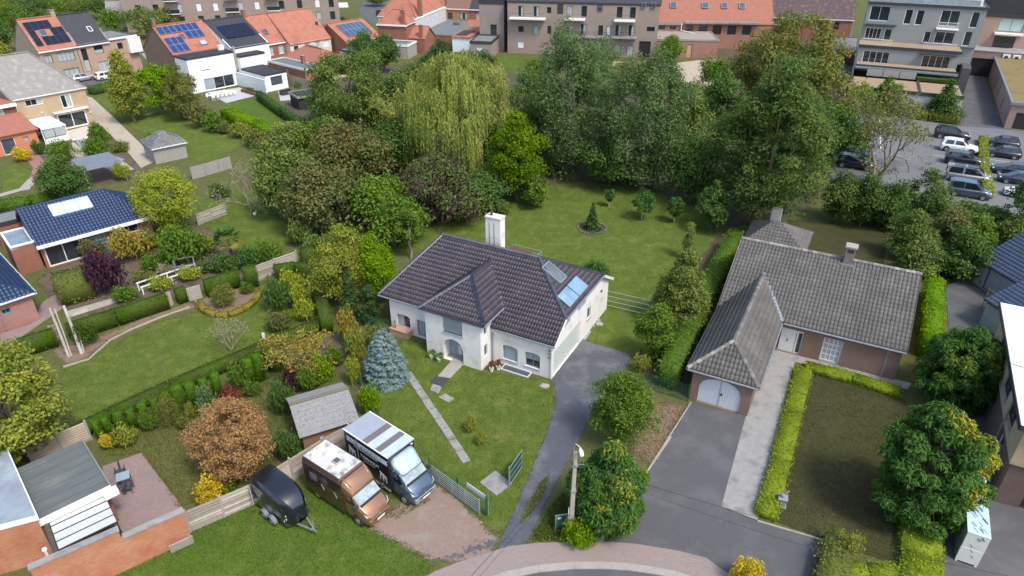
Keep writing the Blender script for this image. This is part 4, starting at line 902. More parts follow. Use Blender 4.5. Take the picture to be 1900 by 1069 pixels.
gd = MB(); gd.box(.52,3.28,.15,.2,.05,2.26); gdo = gd.build('garage_door', M('pale_blue_door', (.70,.73,.75), (.65,.68,.71), 1, .5), bh)
for k in range(1,19): MB().box(.52+k*.146-.008,.52+k*.146+.008,.135,.152,.06,2.2).build('groove', M('door_groove', (.42,.46,.5), None, 2, .6), gdo)
MB().box(1.88,1.93,.12,.15,.06,2.25).build('centre_seam', M('door_groove', (.42,.46,.5)), gdo); MB().box(1.97,2.07,.08,.135,1.0,1.16).build('handle', dark_metal, gdo)
dd = MB().box(4.33,5.38,fy+.1,fy+.16,.06,2.05).build('front_door', white_paint, bh)
for k in range(1,8): MB().box(4.33+k*.131-.006,4.33+k*.131+.006,fy+.09,fy+.1,.1,2.0).build('groove', M('door_groove', (.42,.46,.5)), dd)
MB().box(4.82,4.9,fy+.05,fy+.1,1.0,1.15).build('handle', dark_metal, dd)
sl_ = MB().box(5.42,5.86,fy+.1,fy+.14,.06,2.05).build('side_light', white_paint, bh); MB().box(5.55,5.8,fy+.085,fy+.1,.2,1.9).build('pane', glass, sl_)
# main roof
sb = (5.55-BE)/(15.2-fy)
A_ = [(-.5,fy-.12,BE-.05),(12.55,fy-.12,BE-.05),(12.55,15.2,5.6),(-.5,15.2,5.6)]; B_ = [(12.55,21.9,BE-.3),(-.5,21.9,BE-.3),(-.5,15.2,5.6),(12.55,15.2,5.6)]
# garage wing roof, hipped to the front
gz = BE-.02; go = .12; gx0, gx1 = -.38, 3.9+.32; gcx = 1.95; gr = 4.25
ga0 = (gx0,-go,gz); ga1 = (gx1,-go,gz); gap = (gcx,2.0,gr); grb = (gcx, fy + (gr-BE)/sb + .1, gr)
gv1 = (gx1, fy-.12, gz); gv0 = (gx0, fy-.12, gz)
gf = [ga0,ga1,gap]; grt = [ga1,gv1,grb,gap]; glt = [gv0,ga0,gap,grb]
mbd = MB()
for P in (A_, B_, gf, grt, glt): deck(mbd, P, .12)
mbd.build('roof', grey_wood, bh)
for i, P in enumerate((A_, B_, gf, grt, glt)): tiles('roof_tiles', P, t_grey, bh, .27, .38, .018, .085, seed=51+i)
rg_ = Mrnd('grey_ridge_tiles', [(.13,.125,.115),(.19,.18,.165),(.27,.26,.24)], .9)
for i, (p, q, r_) in enumerate(((A_[3],A_[2],.15),(gap,grb,.15),(ga0,gap,.13),(ga1,gap,.13))): ridge('ridge_tiles', Vector(p)+Vector((0,0,.08)), Vector(q)+Vector((0,0,.08)), rg_, bh, r_, .36, 60+i)
for p, q in (((gx0,-go-.06,gz-.08),(gx1,-go-.06,gz-.08)),((gx1+.06,-go,gz-.08),(gx1+.06,fy-.3,gz-.08)),((gx0-.06,-go,gz-.08),(gx0-.06,fy,gz-.08)),((4.4,fy-.19,BE-.12),(12.5,fy-.19,BE-.12))): gutter(bh, p, q, zinc, .075)
t = MB(); t.bar((gx1,fy-.2,gz+.1),(gcx+.1,grb[1],gr+.08),.25,.03); t.build('valley_flashing', zinc, bh)
MB().bar((-.52,fy-.3,BE-.3),(-.52,15.2,5.5),.06,.2).build('verge_board', grey_wood, bh)
c_ = MB().box(7.2,7.85,14.7,15.35,5.2,6.35).build('chimney', M('sooty_brick', (.16,.13,.12), (.22,.18,.16), 5, .9), bh)
MB().box(7.05,8.0,14.5,15.5,5.2,5.45).build('flashing', zinc, c_)
for x in (7.24,7.81): MB().box(x-.04,x+.04,14.72,15.33,6.35,6.8).build('cap_support', concrete, c_)
MB().box(7.1,7.95,14.6,15.45,6.8,6.92).build('cap_slab', pale_concrete, c_)
# low annex behind with its own tent roof
ax = thing('rear_annex', 'low annex with grey tent roof behind the brick bungalow', 'outbuilding', BW(-1.2,21.9), A28)
body(ax, 5.2, 5.2, 2.2, brown_brick)
ap_ = (1.9,2.6,3.7); ap2 = (2.6,2.6,3.7)
for i, P in enumerate(([(-.2,-.2,2.15),(5.4,-.2,2.15),ap2,ap_],[(5.4,-.2,2.15),(5.4,5.4,2.15),ap2],[(5.4,5.4,2.15),(-.2,5.4,2.15),ap_,ap2],[(-.2,5.4,2.15),(-.2,-.2,2.15),ap_])):
    m_ = MB(); deck(m_, P, .1); m_.build('roof', dark_metal, ax); tiles('roof_tiles', P, t_grey, ax, .3, .36, seed=80+i)
gs = MB().box(1.3,2.2,6.0,6.8,0,3.4).build('garden_chimney', M('rough_white_stone', (.55,.52,.48), (.35,.33,.3), 5, .95, .5)); gs.location = BW(-1.2,21.9); gs.rotation_euler = (0,0,A28)
tag(gs, 'rough pale stone chimney behind the annex roof', 'chimney')

# ------------------------------------------------------------------ beige building on the right edge
GO = G(1838,930)
bb = thing('beige_block', 'tan brick building with flat roof and white edge beside the dark yard', 'building', GO, A28)
wins = [dict(u=11.5-u-w_,v=3.55,w=w_,h=1.15,nx=2,fm=dark_metal,pm=glass,sill=pale_concrete) for u, w_ in ()]
mb = MB(); facade(bb, mb, (0,13.5), (0,0), 3.0, 5.55, [dict(u=13.5-2.1-1.9,v=3.5,w=1.9,h=1.15,nx=2,fm=dark_metal,pm=glass,sill=pale_concrete), dict(u=13.5-5.0-2.0,v=3.5,w=2.0,h=1.15,nx=2,fm=dark_metal,pm=glass,sill=pale_concrete), dict(u=13.5-9.3-2.0,v=3.5,w=2.0,h=1.15,nx=2,fm=dark_metal,pm=glass,sill=pale_concrete)])
wall(mb, (0,0), (12,0), 3.0, 5.55); wall(mb, (12,0), (12,13.5), 3, 5.55); wall(mb, (12,13.5), (0,13.5), 3, 5.55); mb.box(.01,11.99,.01,13.49,2.9,3.0); mb.build('wall', tan_brick, bb)
dk_brick = Mbrick('dark_chocolate_brick', (.11,.075,.06), (.15,.10,.08), (.13,.11,.1))
mb = MB(); facade(bb, mb, (.12,13.4), (.12,.12), 0, 2.9, [dict(u=13.3-2.6-1.2,v=1.2,w=1.2,h=1.2,fm=white_paint,pm=glass,sill=pale_concrete)]); facade(bb, mb, (.12,.12), (11.9,.12), 0, 2.9, [dict(u=1.2,v=.02,w=2.6,h=2.3,fm=dark_metal,pm=M('oxblood_door', (.045,.018,.014), None, 2, .6),nx=1)]); wall(mb, (11.9,.12), (11.9,13.4), 0, 2.9); wall(mb, (11.9,13.4), (.12,13.4), 0, 2.9); mb.build('lower_wall', dk_brick, bb)
MB().box(-.35,12.3,-.3,13.9,5.55,5.72).build('roof', M('white_roofing', (.74,.74,.73), (.66,.66,.66), .6, .6, .1), bb)
MB().box(-.40,-.35,-.35,13.95,5.42,5.75).box(-.4,12.3,-.35,-.3,5.42,5.75).build('roof_edge', dark_metal, bb)
MB().box(1.3,1.9,10.5,13.0,5.72,6.1).build('roof_kerb', zinc, bb); MB().tube([(-.35,5.9,5.73),(.2,5.8,5.75),(1.2,6.0,5.74)],.02,5).build('cable', dark_metal, bb)
mb = MB().tube([(-.12,3.4,5.4),(-.12,3.4,.1)],.05); mb.build('downpipe', zinc, bb)
# wrapped pallet stack beside it: white and blue printed foil
foil = M('printed_foil', (.66,.66,.60), (.60,.60,.55), 2, .35); foil_blue = M('blue_print_foil', (.50,.66,.80), (.42,.60,.76), 1.5, .35); ink = M('foil_ink', (.10,.13,.18), None, 3, .6)
SO = G(1770,1040)
def pack(x0, y0, L_, lab, top):
    t = thing('wrapped_stack', lab, 'package', SO + Matrix.Rotation(A28,3,'Z') @ Vector((x0,y0,0)), A28)
    MB().box(0,1.0,0,L_,.12,1.12).build('lower_pack', foil, t, bevel=.02); MB().box(.01,1.01,.01,L_-.01,1.13,2.15).build('upper_pack', foil, t, bevel=.02); MB().box(0,1.02,0,L_,2.152,2.17).build('top_sheet', foil_blue, t)
    MB().box(-.012,-.004,.02,L_-.02,.14,2.13).build('side_sheet', M('clear_side', (.16,.19,.18), (.22,.25,.24), 2, .3), t)
    MB().box(.02,.12,0,L_,0,.12).box(.88,.98,0,L_,0,.12).build('pallet', white_trim, t)
    m = MB(); r_ = random.Random(int(y0*10)+3)
    for i in range(int(9*L_)):
        a = r_.uniform(.08,.8); b = r_.uniform(.1,L_-.4); m.bar((a,b+.28,2.175),(a+.16,b,2.175),.035,.006)
    for i in range(7):
        a = r_.uniform(.1,.75); z = r_.uniform(.35,2.0); m.bar((a,-.006,z+.1),(a+.14,-.006,z-.06),.006,.03)
    m.build('print', ink, t)
pack(0, 0, 2.5, 'white foil wrapped panel stack with blue printed top at the yard corner', 1)
pack(.02, 2.7, 2.6, 'foil wrapped panel stack half hidden under the golden fern tree', 1); pack(.05, 5.5, 2.4, 'foil wrapped panel stack farthest along the beige wall', 1)
# ------------------------------------------------------------------ slate blue barn on the right
BR = Vector((39.9,47.0,0))
br = thing('slate_roof_barn', 'grey rendered garage building with slate blue tiled roof', 'outbuilding', (41.0,52.9,0), rad(-79))
gw = M('grey_render', (.36,.38,.39), (.30,.32,.33), 1.5, .85)
body(br, 6.2, 7.5, 2.5, gw, f=[dict(u=1.0,v=.05,w=2.2,h=2.0,fm=dark_metal,pm=M('barn_door', (.33,.36,.38), None, 2, .6))])
gable(br, 6.2, 7.5, 2.5, 4.7, t_slate, gw, .35, tile=(.3,.36))
b2 = thing('slate_roof_barn', 'smaller grey garage with slate blue roof beside the white roof edge', 'outbuilding', (37.6,46.2,0), rad(-79))
body(b2, 3.6, 9, 2.3, gw); gable(b2, 3.6, 9, 2.3, 4.0, t_slate, gw, .2, tile=(.3,.36), yr=3.6)
lat = thing('lattice_panel', 'wooden lattice panel between the slate roofed garages', 'trellis', (39.3,48.0,0), rad(-79))
for k in range(5): MB().box(-.6,.6,-.03,0,.2+k*.4,.26+k*.4).build('lath', wood, lat)
for k in range(4): MB().box(-.6+k*.38,-.54+k*.38,.002,.03,0,2.0).build('lath', wood, lat)
# ------------------------------------------------------------------ left side: beige house, bungalows, row houses
def hip(root, x0, x1, y0, y1, h, hr, rx0, rx1, ry0, ry1, mat, o=.3, tile=None, seed=90, rmat=None):
    """hipped roof over a rectangle, ridge from (rx0,ry0) to (rx1,ry1)"""
    c = [(x0-o,y0-o,h),(x1+o,y0-o,h),(x1+o,y1+o,h),(x0-o,y1+o,h)]; a = (rx0,ry0,hr); b = (rx1,ry1,hr)
    pl = [[c[0],c[1],b,a],[c[1],c[2],b],[c[2],c[3],a,b],[c[3],c[0],a]] if abs(rx1-rx0) >= abs(ry1-ry0) else [[c[0],c[1],a],[c[1],c[2],b,a],[c[2],c[3],b],[c[3],c[0],a,b]]
    m = MB()
    for P in pl: deck(m, P, .12)
    m.build('roof', dark_metal if tile else mat, root)
    if tile:
        for i, P in enumerate(pl): tiles('roof_tiles', P, mat, root, *tile, seed=seed+i)
    near = lambda q: a if (Vector(q)-Vector(a)).length < (Vector(q)-Vector(b)).length else b
    if (Vector(a)-Vector(b)).length > .3: ridge('ridge_tiles', Vector(a)+Vector((0,0,.06)), Vector(b)+Vector((0,0,.06)), rmat or mat, root, .12, .4)
    for q in c: ridge('ridge_tiles', Vector(q)+Vector((0,0,.06)), Vector(near(q))+Vector((0,0,.06)), rmat or mat, root, .1, .4)
    t = MB(); t.bar(c[0],c[1],.1,.14); t.bar(c[1],c[2],.1,.14); t.build('gutter', white_trim, root)
be = thing('beige_house', 'two storey beige brick house with grey hipped roof', 'house', (-69.278,93.976), rad(50))
sv = white_paint
body(be, 9.3, 11, 5.3, tan_brick, x0=.7, f=[W_(1.3,4.15,2.2,.85,3,1,fm=sv,pm=[glass,glass,curtain]), W_(5.72,2.95,1.5,1.95,2,1,fm=sv,pm=[glass,curtain],fw=.14), W_(4.55,.04,3.95,2.28,2,1,fm=sv,pm=glass,fw=.2), W_(.6,.3,3.05,2.05,3,1,fm=sv,pm=[glass,glass,curtain],fw=.12)])
hip(be, .7, 10, 0, 11, 5.3, 10.3, -1, 5.9, 5.5, 5.5, r_stone, .2)
MB().box(4.9,9.6,-.45,-.02,2.5,2.72).build('awning_box', white_paint, be)
for x, z in ((3.6,3.05),(4.75,1.7),(9.75,1.75)): MB().lathe([(.02,-.1),(.1,-.05),(.1,.05),(.02,.1)], (x,-.1,z), 8).build('globe_lamp', white_paint, be)
chimney(be, 2.0, 6, 9.6, 11.2, .7, .7, tan_brick, pots=0)
MB().tube([(.75,-.06,5.2),(.75,-.06,.1)],.05).build('downpipe', white_trim, be)
# white conservatory roof
cv = thing('conservatory', 'white slatted pergola roof over the beige house terrace', 'pergola', Matrix.Rotation(rad(50),4,'Z') @ Vector((1.3,-5.6,0)) + Vector((-69.278,93.976,0)), rad(50))
for k in range(12): MB().box(0,3.0,.1+k*.45,.1+k*.45+.42,2.25+k*.012,2.29+k*.012).build('slat', white_paint, cv)
for x in (0,3.0):
    for y in (.1,5.3): MB().box(x-.06,x+.06,y-.06,y+.06,0,2.25).build('post', white_paint, cv)
MB().box(-.08,3.08,0,.1,2.05,2.25).build('beam', white_paint, cv); MB().box(.1,2.9,.02,.06,0,.8).build('low_wall', white_paint, cv)
for k in range(2): MB().box(.15+k*1.4,1.45+k*1.4,.03,.05,.9,1.95).build('pane', curtain, cv)
# red house at the left edge
rh = thing('red_house', 'dark red brick house wing with orange lean-to at the left edge', 'house', Matrix.Rotation(rad(50),4,'Z') @ Vector((-8.6,-1.2,0)) + Vector((-69.278,93.976,0)), rad(50))
body(rh, 9, 8, 5.0, Mbrick('maroon_brick', (.16,.06,.045), (.2,.08,.06), (.15,.1,.09)), f=[W_(6.3,3.4,1.2,1.3,1,1,fm=sv,pm=curtain)]); MB().box(-.2,9.2,-.3,8.2,5.0,5.3).build('roof', r_orange, rh); MB().box(-.2,9.15,-.36,-.3,4.85,5.3).build('fascia', white_paint, rh)
body(rh, 9.0, 5.2, 2.7, M('orange_painted_wall', (.55,.20,.11), (.5,.18,.1), 1, .85), f=[W_(4.7,.05,1.6,2.1,1,1,fm=sv,pm=glass_sky), W_(7.3,1.3,.6,.6,1,1,fm=M('vent_grey', (.3,.32,.33)),pm=curtain)], y0=-5.2, name='lean_to_wall')
m = MB(); deck(m, [(-.2,-5.5,2.65),(9.3,-5.5,2.65),(9.3,0,4.0),(-.2,0,4.0)], .15); m.build('lean_to_roof', r_red, rh)
# blue glazed bungalow with palm garden
b1 = thing('blue_roof_bungalow', 'brick bungalow with glazed blue tiles and three part roof light', 'house', (-42.9,55.5), rad(43))
body(b1, 9.6, 6.8, 2.45, red_brick, f=[W_(.25,.05,3.0,2.25,2,1,fm=sv,pm=glass,fw=.12), W_(5.8,1.2,2.6,.9,3,1,fm=sv,pm=glass)])
bp = [[(-.25,-.35,2.45),(10.2,-.35,2.45),(7.2,4.2,4.65),(-.25,4.2,4.65)],[(10.2,-.35,2.45),(10.2,7.2,2.45),(7.2,4.2,4.65)],[(10.2,7.2,2.45),(-.25,7.2,2.9),(-.25,4.2,4.65),(7.2,4.2,4.65)]]
m = MB()
for P in bp: deck(m, P, .12)
m.build('roof', dark_metal, b1)
for i, P in enumerate(bp): tiles('roof_tiles', P, t_blue, b1, .3, .38, .015, .07, seed=120+i)
MB().extrude([(0,0,2.45),(0,6.8,2.45),(0,4.2,4.6)], (.15,0,0)).build('gable', red_brick, b1)
for p, q in ((bp[0][3],bp[0][2]),(bp[0][1],bp[0][2])): ridge('ridge_tiles', Vector(p)+Vector((0,0,.06)), Vector(q)+Vector((0,0,.06)), t_blue, b1, .1, .4)
MB().box(-.25,10.2,-.52,-.37,2.2,2.5).build('fascia', white_paint, b1)
su = Vector((1,0,0)); sv_ = Vector((0,4.55,2.2)).normalized()
for k in range(3): skylight(b1, Vector((2.2+k*1.15,2.35,3.76)), su, sv_, 1.05, 1.5, M('pale_blue_frame', (.40,.52,.66), None, 2, .4), M('skylight_blind', (.66,.66,.55), (.5,.58,.66), 1.5, .2), .12)
lt = MB()
tl = thing('trellis', 'teal wooden trellis against the blue roofed bungalow', 'trellis', Matrix.Rotation(rad(43),4,'Z') @ Vector((3.75,-.06,0)) + Vector((-42.9,55.5,0)), rad(43))
for k in range(6): MB().box(0,1.6,-.03,0,.2+k*.38,.28+k*.38).build('lath', teal_paint, tl)
for k in range(5): MB().box(k*.38,k*.38+.07,.002,.03,.1,2.3).build('lath', teal_paint, tl)
ex_ = thing('flat_roof_extension', 'brick extension with glazed flat roof at the bungalow gable', 'outbuilding', Matrix.Rotation(rad(43),4,'Z') @ Vector((-2.1,.2,0)) + Vector((-42.9,55.5,0)), rad(43))
body(ex_, 1.95, 4.2, 2.7, red_brick); flat_roof(ex_, 0, 1.95, 0, 4.2, 2.75, Mglass('flat_glass', (.16,.2,.23), .15), white_trim, .1, .18)
fx = thing('flat_roof_extension', 'long low flat roof behind the blue tiled roof', 'outbuilding', Matrix.Rotation(rad(43),4,'Z') @ Vector((-2.1,7.3,0)) + Vector((-42.9,55.5,0)), rad(43))
body(fx, 10.5, 2.6, 2.6, red_brick); flat_roof(fx, -.1, 10.6, -.1, 2.7, 2.65, grey_roof, dark_metal, .08, .12)
# second blue bungalow
b2_ = thing('blue_roof_bungalow', 'pink brick bungalow with blue hipped roof and tiny teal windows', 'house', (-37.9,46.9), rad(47))
body(b2_, 8, 13, 2.5, pink_brick, x0=-8.35, y0=.3, f=[W_(4.2,1.4,.6,.45,2,1,fm=teal_paint,pm=glass), W_(5.8,1.4,.6,.45,2,1,fm=teal_paint,pm=glass)], r=[W_(3,.05,1,2.1,1,1,fm=sv)])
hip(b2_, -8.35, -.35, .3, 13.3, 2.5, 4.7, -4.3, -4.3, 4.2, 9.4, t_blue, .35, (.3,.38,.015,.07), 130)
MB().box(-2.75,-2.68,.2,.3,.1,2.4).build('downpipe', zinc, b2_)
wc = thing('white_roof_shed', 'low shed with pale blue flat roof at the hedge corner', 'shed', G(10,690), rad(38))
body(wc, 2.6, 4, 2.2, white_paint, x0=-2.6); flat_roof(wc, -2.7, .1, -.1, 4.1, 2.3, M('pale_blue_roof', (.40,.47,.53), (.35,.42,.48), 1, .5), white_trim, .06, .1)
# stone lodge with tent roof
lg = thing('garden_lodge', 'pale stone garden lodge with grey pyramid roof', 'shed', G(290,305), rad(42))
body(lg, 4.0, 4.0, 2.0, pale_concrete); hip(lg, 0, 4, 0, 4, 2.0, 3.5, 1.95, 2.05, 2, 2, Mrnd('speckled_grey_tiles', [(.12,.12,.125),(.17,.17,.17),(.26,.25,.24)], .9), .25, (.3,.36), 140)
pgl = thing('slatted_canopy', 'grey slatted canopy roof beside the garden lodge', 'pergola', G(165,352), rad(43))
for k in range(9): MB().box(.1,4.4,.3+k*.62,.3+k*.62+.56,2.1,2.14).build('slat', M('grey_polycarbonate', (.17,.19,.205), (.14,.16,.175), 2, .45), pgl)
for x in (.15,4.35):
    for y in (.3,5.6): MB().box(x-.05,x+.05,y-.05,y+.05,0,2.1).build('post', white_trim, pgl)
# pair of houses at the back left
PO = Vector((-80.15,126.76,0)); ph = thing('pair_house', 'ochre brick house with orange roof and a ring of solar panels', 'house', PO, rad(54))
body(ph, 6.4, 9, 6.4, sand_brick, x0=-4.1, f=[W_(.8,4.0,1.2,1.4,2,1,fm=dark_metal,pm=curtain), W_(2.9,3.9,2.9,1.6,4,1,fm=dark_metal,pm=curtain), W_(3.2,.6,2.6,2.0,3,1,fm=dark_metal,pm=curtain)])
gable(ph, 6.4, 9, 6.4, 11, r_orange, sand_brick, .3, x0=-4.1, yr=4.5, trim=white_paint, og=.05)
v1 = Vector((0,4.5,4.6)).normalized(); P0 = Vector((-3.6,.5,6.95))
panels(ph, P0, (1,0,0), v1, 1, 3, 1.02, 1.6, pv); panels(ph, P0+Vector((1.5,0,0)), (1,0,0), v1, 4, 1, 1.02, 1.6, pv); panels(ph, P0+v1*3.26+Vector((1.05,0,0)), (1,0,0), v1, 3, 1, 1.02, 1.6, pv); panels(ph, P0+v1*1.63+Vector((3.6,0,0)), (1,0,0), v1, 2, 1, 1.02, 1.6, pv)
skylight(ph, P0+v1*1.8+Vector((1.6,0,0)), (1,0,0), v1, 1.1, 1.2); chimney(ph, 2.0, 4.6, 9.8, 11.9, .7, .5, sand_brick)
pk = thing('pair_house', 'rosy brick house with black tiled roof and white box corner', 'house', PO, rad(54))
body(pk, 10.9, 9, 6.4, Mbrick('rosy_brick', (.40,.25,.18), (.46,.30,.22), (.4,.33,.28)), x0=2.4, f=[W_(.5,1.5,1.0,4.1,1,2,fm=dark_metal,pm=[curtain,glass]), W_(2.85,4.3,1.65,1.4,1,2,fm=dark_metal,pm=[curtain,glass]), W_(2.9,1.0,1.9,1.9,2,1,fm=white_paint,pm=curtain), W_(7.2,4.5,1.0,1.1,1,1,fm=dark_metal)])
gable(pk, 5.8, 9, 6.4, 11, r_dark, sand_brick, .3, x0=2.4, yr=4.5, trim=white_paint, og=.02); skylight(pk, Vector((6.0,1.5,8.0)), (1,0,0), v1, .7, 1.0, white_paint)
flat_roof(pk, 8.2, 13.5, -.2, 9, 6.5, grey_roof, dark_metal, .15); MB().box(8.2,13.6,-.26,-.2,6.3,6.65).build('fascia', white_paint, pk); MB().box(11.4,13.8,-.8,3,3.6,6.3).build('box_bay', white_paint, pk)
# white modern house in front of the orange row
WO = Vector((-53.7,120.8,0)); A50 = rad(50)
wm_ = thing('white_modern_house', 'white rendered cubic house with wide sliding doors and roof of blue solar panels', 'house', WO, A50)
body(wm_, 8.6, 4.2, 5.75, bright_render, x0=-2.1, f=[W_(2.2,.05,5.7,2.05,3,1,fm=sv,pm=[blind,glass,glass],fw=.1), W_(2.1,3.35,1.8,.28,1,1,fm=sv,pm=curtain)])
flat_roof(wm_, -2.15, 6.55, -.05, 4.25, 5.8, black_roof, dark_metal, .12, .15)
MB().box(6.52,6.9,-.2,.2,2.6,6.6).build('chimney', pale_concrete, wm_); MB().box(5.5,6.4,2.6,3.4,5.8,6.6).build('ventilation_unit', white_paint, wm_)
body(wm_, 9.0, 11.2, 6.0, brown_brick, x0=-2.1, y0=4.25, name='rear_wall'); gable(wm_, 9.0, 11.2, 6.0, 10.1, r_orange, brown_brick, .2, x0=-2.1, y0=4.25, yr=5.4, og=.1)
v2 = Vector((0,5.4,4.1)).normalized(); Q0 = Vector((-1.9,4.5,6.2))
panels(wm_, Q0, (1,0,0), v2, 3, 2, 1.02, 1.65, pvblue); panels(wm_, Q0+v2*4.3+Vector((0,0,0)), (1,0,0), v2, 7, 1, 1.02, 1.65, pvblue); panels(wm_, Q0+v2*2.6+Vector((4.2,0,0)), (1,0,0), v2, 3, 1, 1.02, 1.65, pvblue)
skylight(wm_, Q0+v2*2.8+Vector((3.1,0,0)), (1,0,0), v2, .7, 1.0, r_orange); skylight(wm_, Q0+v2*.8+Vector((5.6,0,0)), (1,0,0), v2, 1.2, 1.0, zinc, curtain); chimney(wm_, -1.8, 9.7, 9.4, 11.2, .5, .7, brown_brick)
bk_ = thing('black_roof_house', 'white house with black tiled roof and black solar panels in the orange row', 'house', WO, A50)
body(bk_, 7.6, 13, 6.1, bright_render, x0=7.0, y0=1.3, f=[W_(1.9,3.55,1.75,.7,2,1,fm=dark_metal), W_(5.2,1.2,1.0,.8,1,1,fm=dark_metal)])
gable(bk_, 7.6, 13, 6.1, 10, r_dark, bright_render, .15, x0=7.0, y0=1.3, yr=7.6, og=.05)
v3 = Vector((0,7.6,3.9)).normalized(); panels(bk_, Vector((8.0,3.6,7.35)), (1,0,0), v3, 5, 2, 1.15, 1.8, pv, .01)
flat_roof(bk_, 6.9, 12, -1.2, 1.3, 5.0, black_roof, dark_metal, .1, .1); body(bk_, 5.0, 2.4, 4.9, bright_render, x0=6.95, y0=-1.15, name='step_wall')
we = thing('white_extension', 'white garden room with black flat roof and dark shutter', 'outbuilding', WO, A50)
body(we, 4.3, 7.4, 2.9, bright_render, x0=6.7, y0=-8.8, f=[W_(1.0,.9,2.3,1.5,1,1,fm=dark_metal,pm=M('dark_shutter', (.07,.085,.1), None, 2, .5))]); flat_roof(we, 6.65, 11.05, -8.85, -1.35, 2.95, black_roof, dark_metal, .1, .12)
gwl = thing('garden_wall', 'tall white garden wall beside the tiled terrace', 'wall', WO, A50); MB().box(6.2,6.42,-9.3,-.25,0,2.2).build('wall', M('cool_white_render', (.70,.76,.77), (.66,.72,.73), 1, .8), gwl); MB().box(6.17,6.45,-9.33,-.2,2.2,2.26).build('coping', white_paint, gwl)
o3 = thing('red_brick_row_house', 'narrow red brick row house with orange roof and one roof light', 'house', WO, A50)
body(o3, 4.9, 10, 5.4, red_brick, x0=14.8, y0=3.7, f=[W_(.7,3.2,1.3,1.5,2,1,fm=sv,pm=curtain,sill=white_paint), W_(3.2,3.2,1.1,1.5,2,1,fm=sv,pm=curtain,sill=white_paint)]); gable(o3, 4.9, 10, 5.4, 9.9, r_orange, red_brick, .2, x0=14.8, y0=3.7, yr=5, trim=white_paint, og=.02); skylight(o3, Vector((16.6,5.2,6.9)), (1,0,0), Vector((0,5,4.5)), .8, 1.0)
chimney(o3, 14.9, 8.7, 9.4, 11, .6, .6, red_brick, pots=0)
o4 = thing('orange_roof_house', 'wide cream house with a steep plain orange roof', 'house', WO, A50)
body(o4, 9.6, 11, 4.9, M('cream_render', (.62,.55,.46), (.56,.5,.42), 1, .85), x0=19.75, y0=2.4, f=[W_(.8,3.4,1.0,1.0,1,1,fm=dark_metal), W_(3.4,3.3,1.0,1.2,1,1,fm=sv,pm=curtain), W_(5.9,3.3,1.0,1.2,1,1,fm=sv,pm=curtain), W_(7.8,3.3,1.3,1.2,1,1,fm=sv,pm=white_blind)]); gable(o4, 9.6, 11, 4.9, 9.9, r_orange, red_brick, .2, x0=19.75, y0=2.4, yr=6, og=.1)
MB().box(28.2,28.6,5.0,5.3,7,7.7).build('vent_pipe', dark_metal, o4)
o5 = thing('orange_roof_house', 'low orange roofed house with a blue grey solar array', 'house', WO, A50)
body(o5, 9, 9, 4.3, red_brick, x0=30.2, y0=-1.5); gable(o5, 9, 9, 4.3, 7.2, r_orange, red_brick, .3, x0=30.2, y0=-1.5, yr=5.6, og=.1, trim=white_paint); panels(o5, Vector((31.6,-.4,4.9)), (1,0,0), Vector((0,5.6,2.9)), 6, 2, 1.05, 2.0, Mglass('grey_blue_cells', (.05,.08,.13), .15))
flat_roof(o5, 28, 32, -5.5, -1.6, 3.2, grey_roof, dark_metal, .1, .12); body(o5, 3.9, 3.8, 3.1, M('cream_render', (.62,.55,.46)), x0=28.05, y0=-5.45, name='porch_wall')
e3 = thing('brick_extension', 'long brick extension with grey flat roof and chimney', 'outbuilding', WO, A50)
body(e3, 3.5, 11.5, 3.0, Mbrick('rust_brick', (.30,.10,.06), (.36,.13,.075), (.3,.2,.16)), x0=13.4, y0=-10.9, f=[W_(2.0,1.4,.8,1.0,1,1,fm=sv,pm=white_blind)], l=[W_(1.2,.1,.8,2,1,1,fm=dark_metal),W_(5.5,1.5,.9,.9,1,1,fm=sv,pm=curtain)]); flat_roof(e3, 13.3, 17.0, -11, .7, 3.05, M('green_grey_roofing', (.13,.16,.16), (.1,.125,.13), 1, .8), white_trim, .12, .15); chimney(e3, 16.3, -6.5, 3.0, 4.4, .6, .6, red_brick, pots=0)
e4 = thing('hip_roof_extension', 'low extension with orange hipped roof and glazed roof light', 'outbuilding', WO, A50)
body(e4, 7.8, 12, 2.7, M('cream_render', (.62,.55,.46)), x0=17.1, y0=-9.9, f=[W_(1,.2,2,1.9,2,1,fm=wood),W_(4.5,.4,1.6,1.6,1,1,fm=wood)]); hip(e4, 17.1, 24.9, -9.9, 2.1, 2.7, 4.9, 21, 21, -6, -1, r_red, .2); skylight(e4, Vector((22.6,-3.6,4.25)), Vector((0,1,0)), Vector((-3.9,0,2.2)), 2.4, 1.3, zinc, glass)
# garden fence and black shed
fb = thing('board_fence', 'pale vertical board fence beside the brick extension', 'fence', WO, A50)
for k in range(14): MB().box(12.0+ (0 if k < 14 else 0),12.06,-16+k*1.15,-16+k*1.15+1.12,0,1.9).build('fence_panel', M('pale_fence_boards', (.36,.29,.21), (.3,.24,.17), 3, .9), fb)
bs = thing('garden_shed', 'black garden shed with flat roof and stacked firewood', 'shed', G(556,205), rad(36))
bkw = M('black_boards', (.022,.022,.024), (.03,.03,.032), 4, .7); body(bs, 5.2, 3.6, 2.0, bkw); flat_roof(bs, -.2, 5.4, -.3, 3.8, 2.15, black_roof, pale_concrete, .08, .12); MB().box(1.8,5.0,-.06,-.01,.2,1.7).build('firewood', bark, bs)
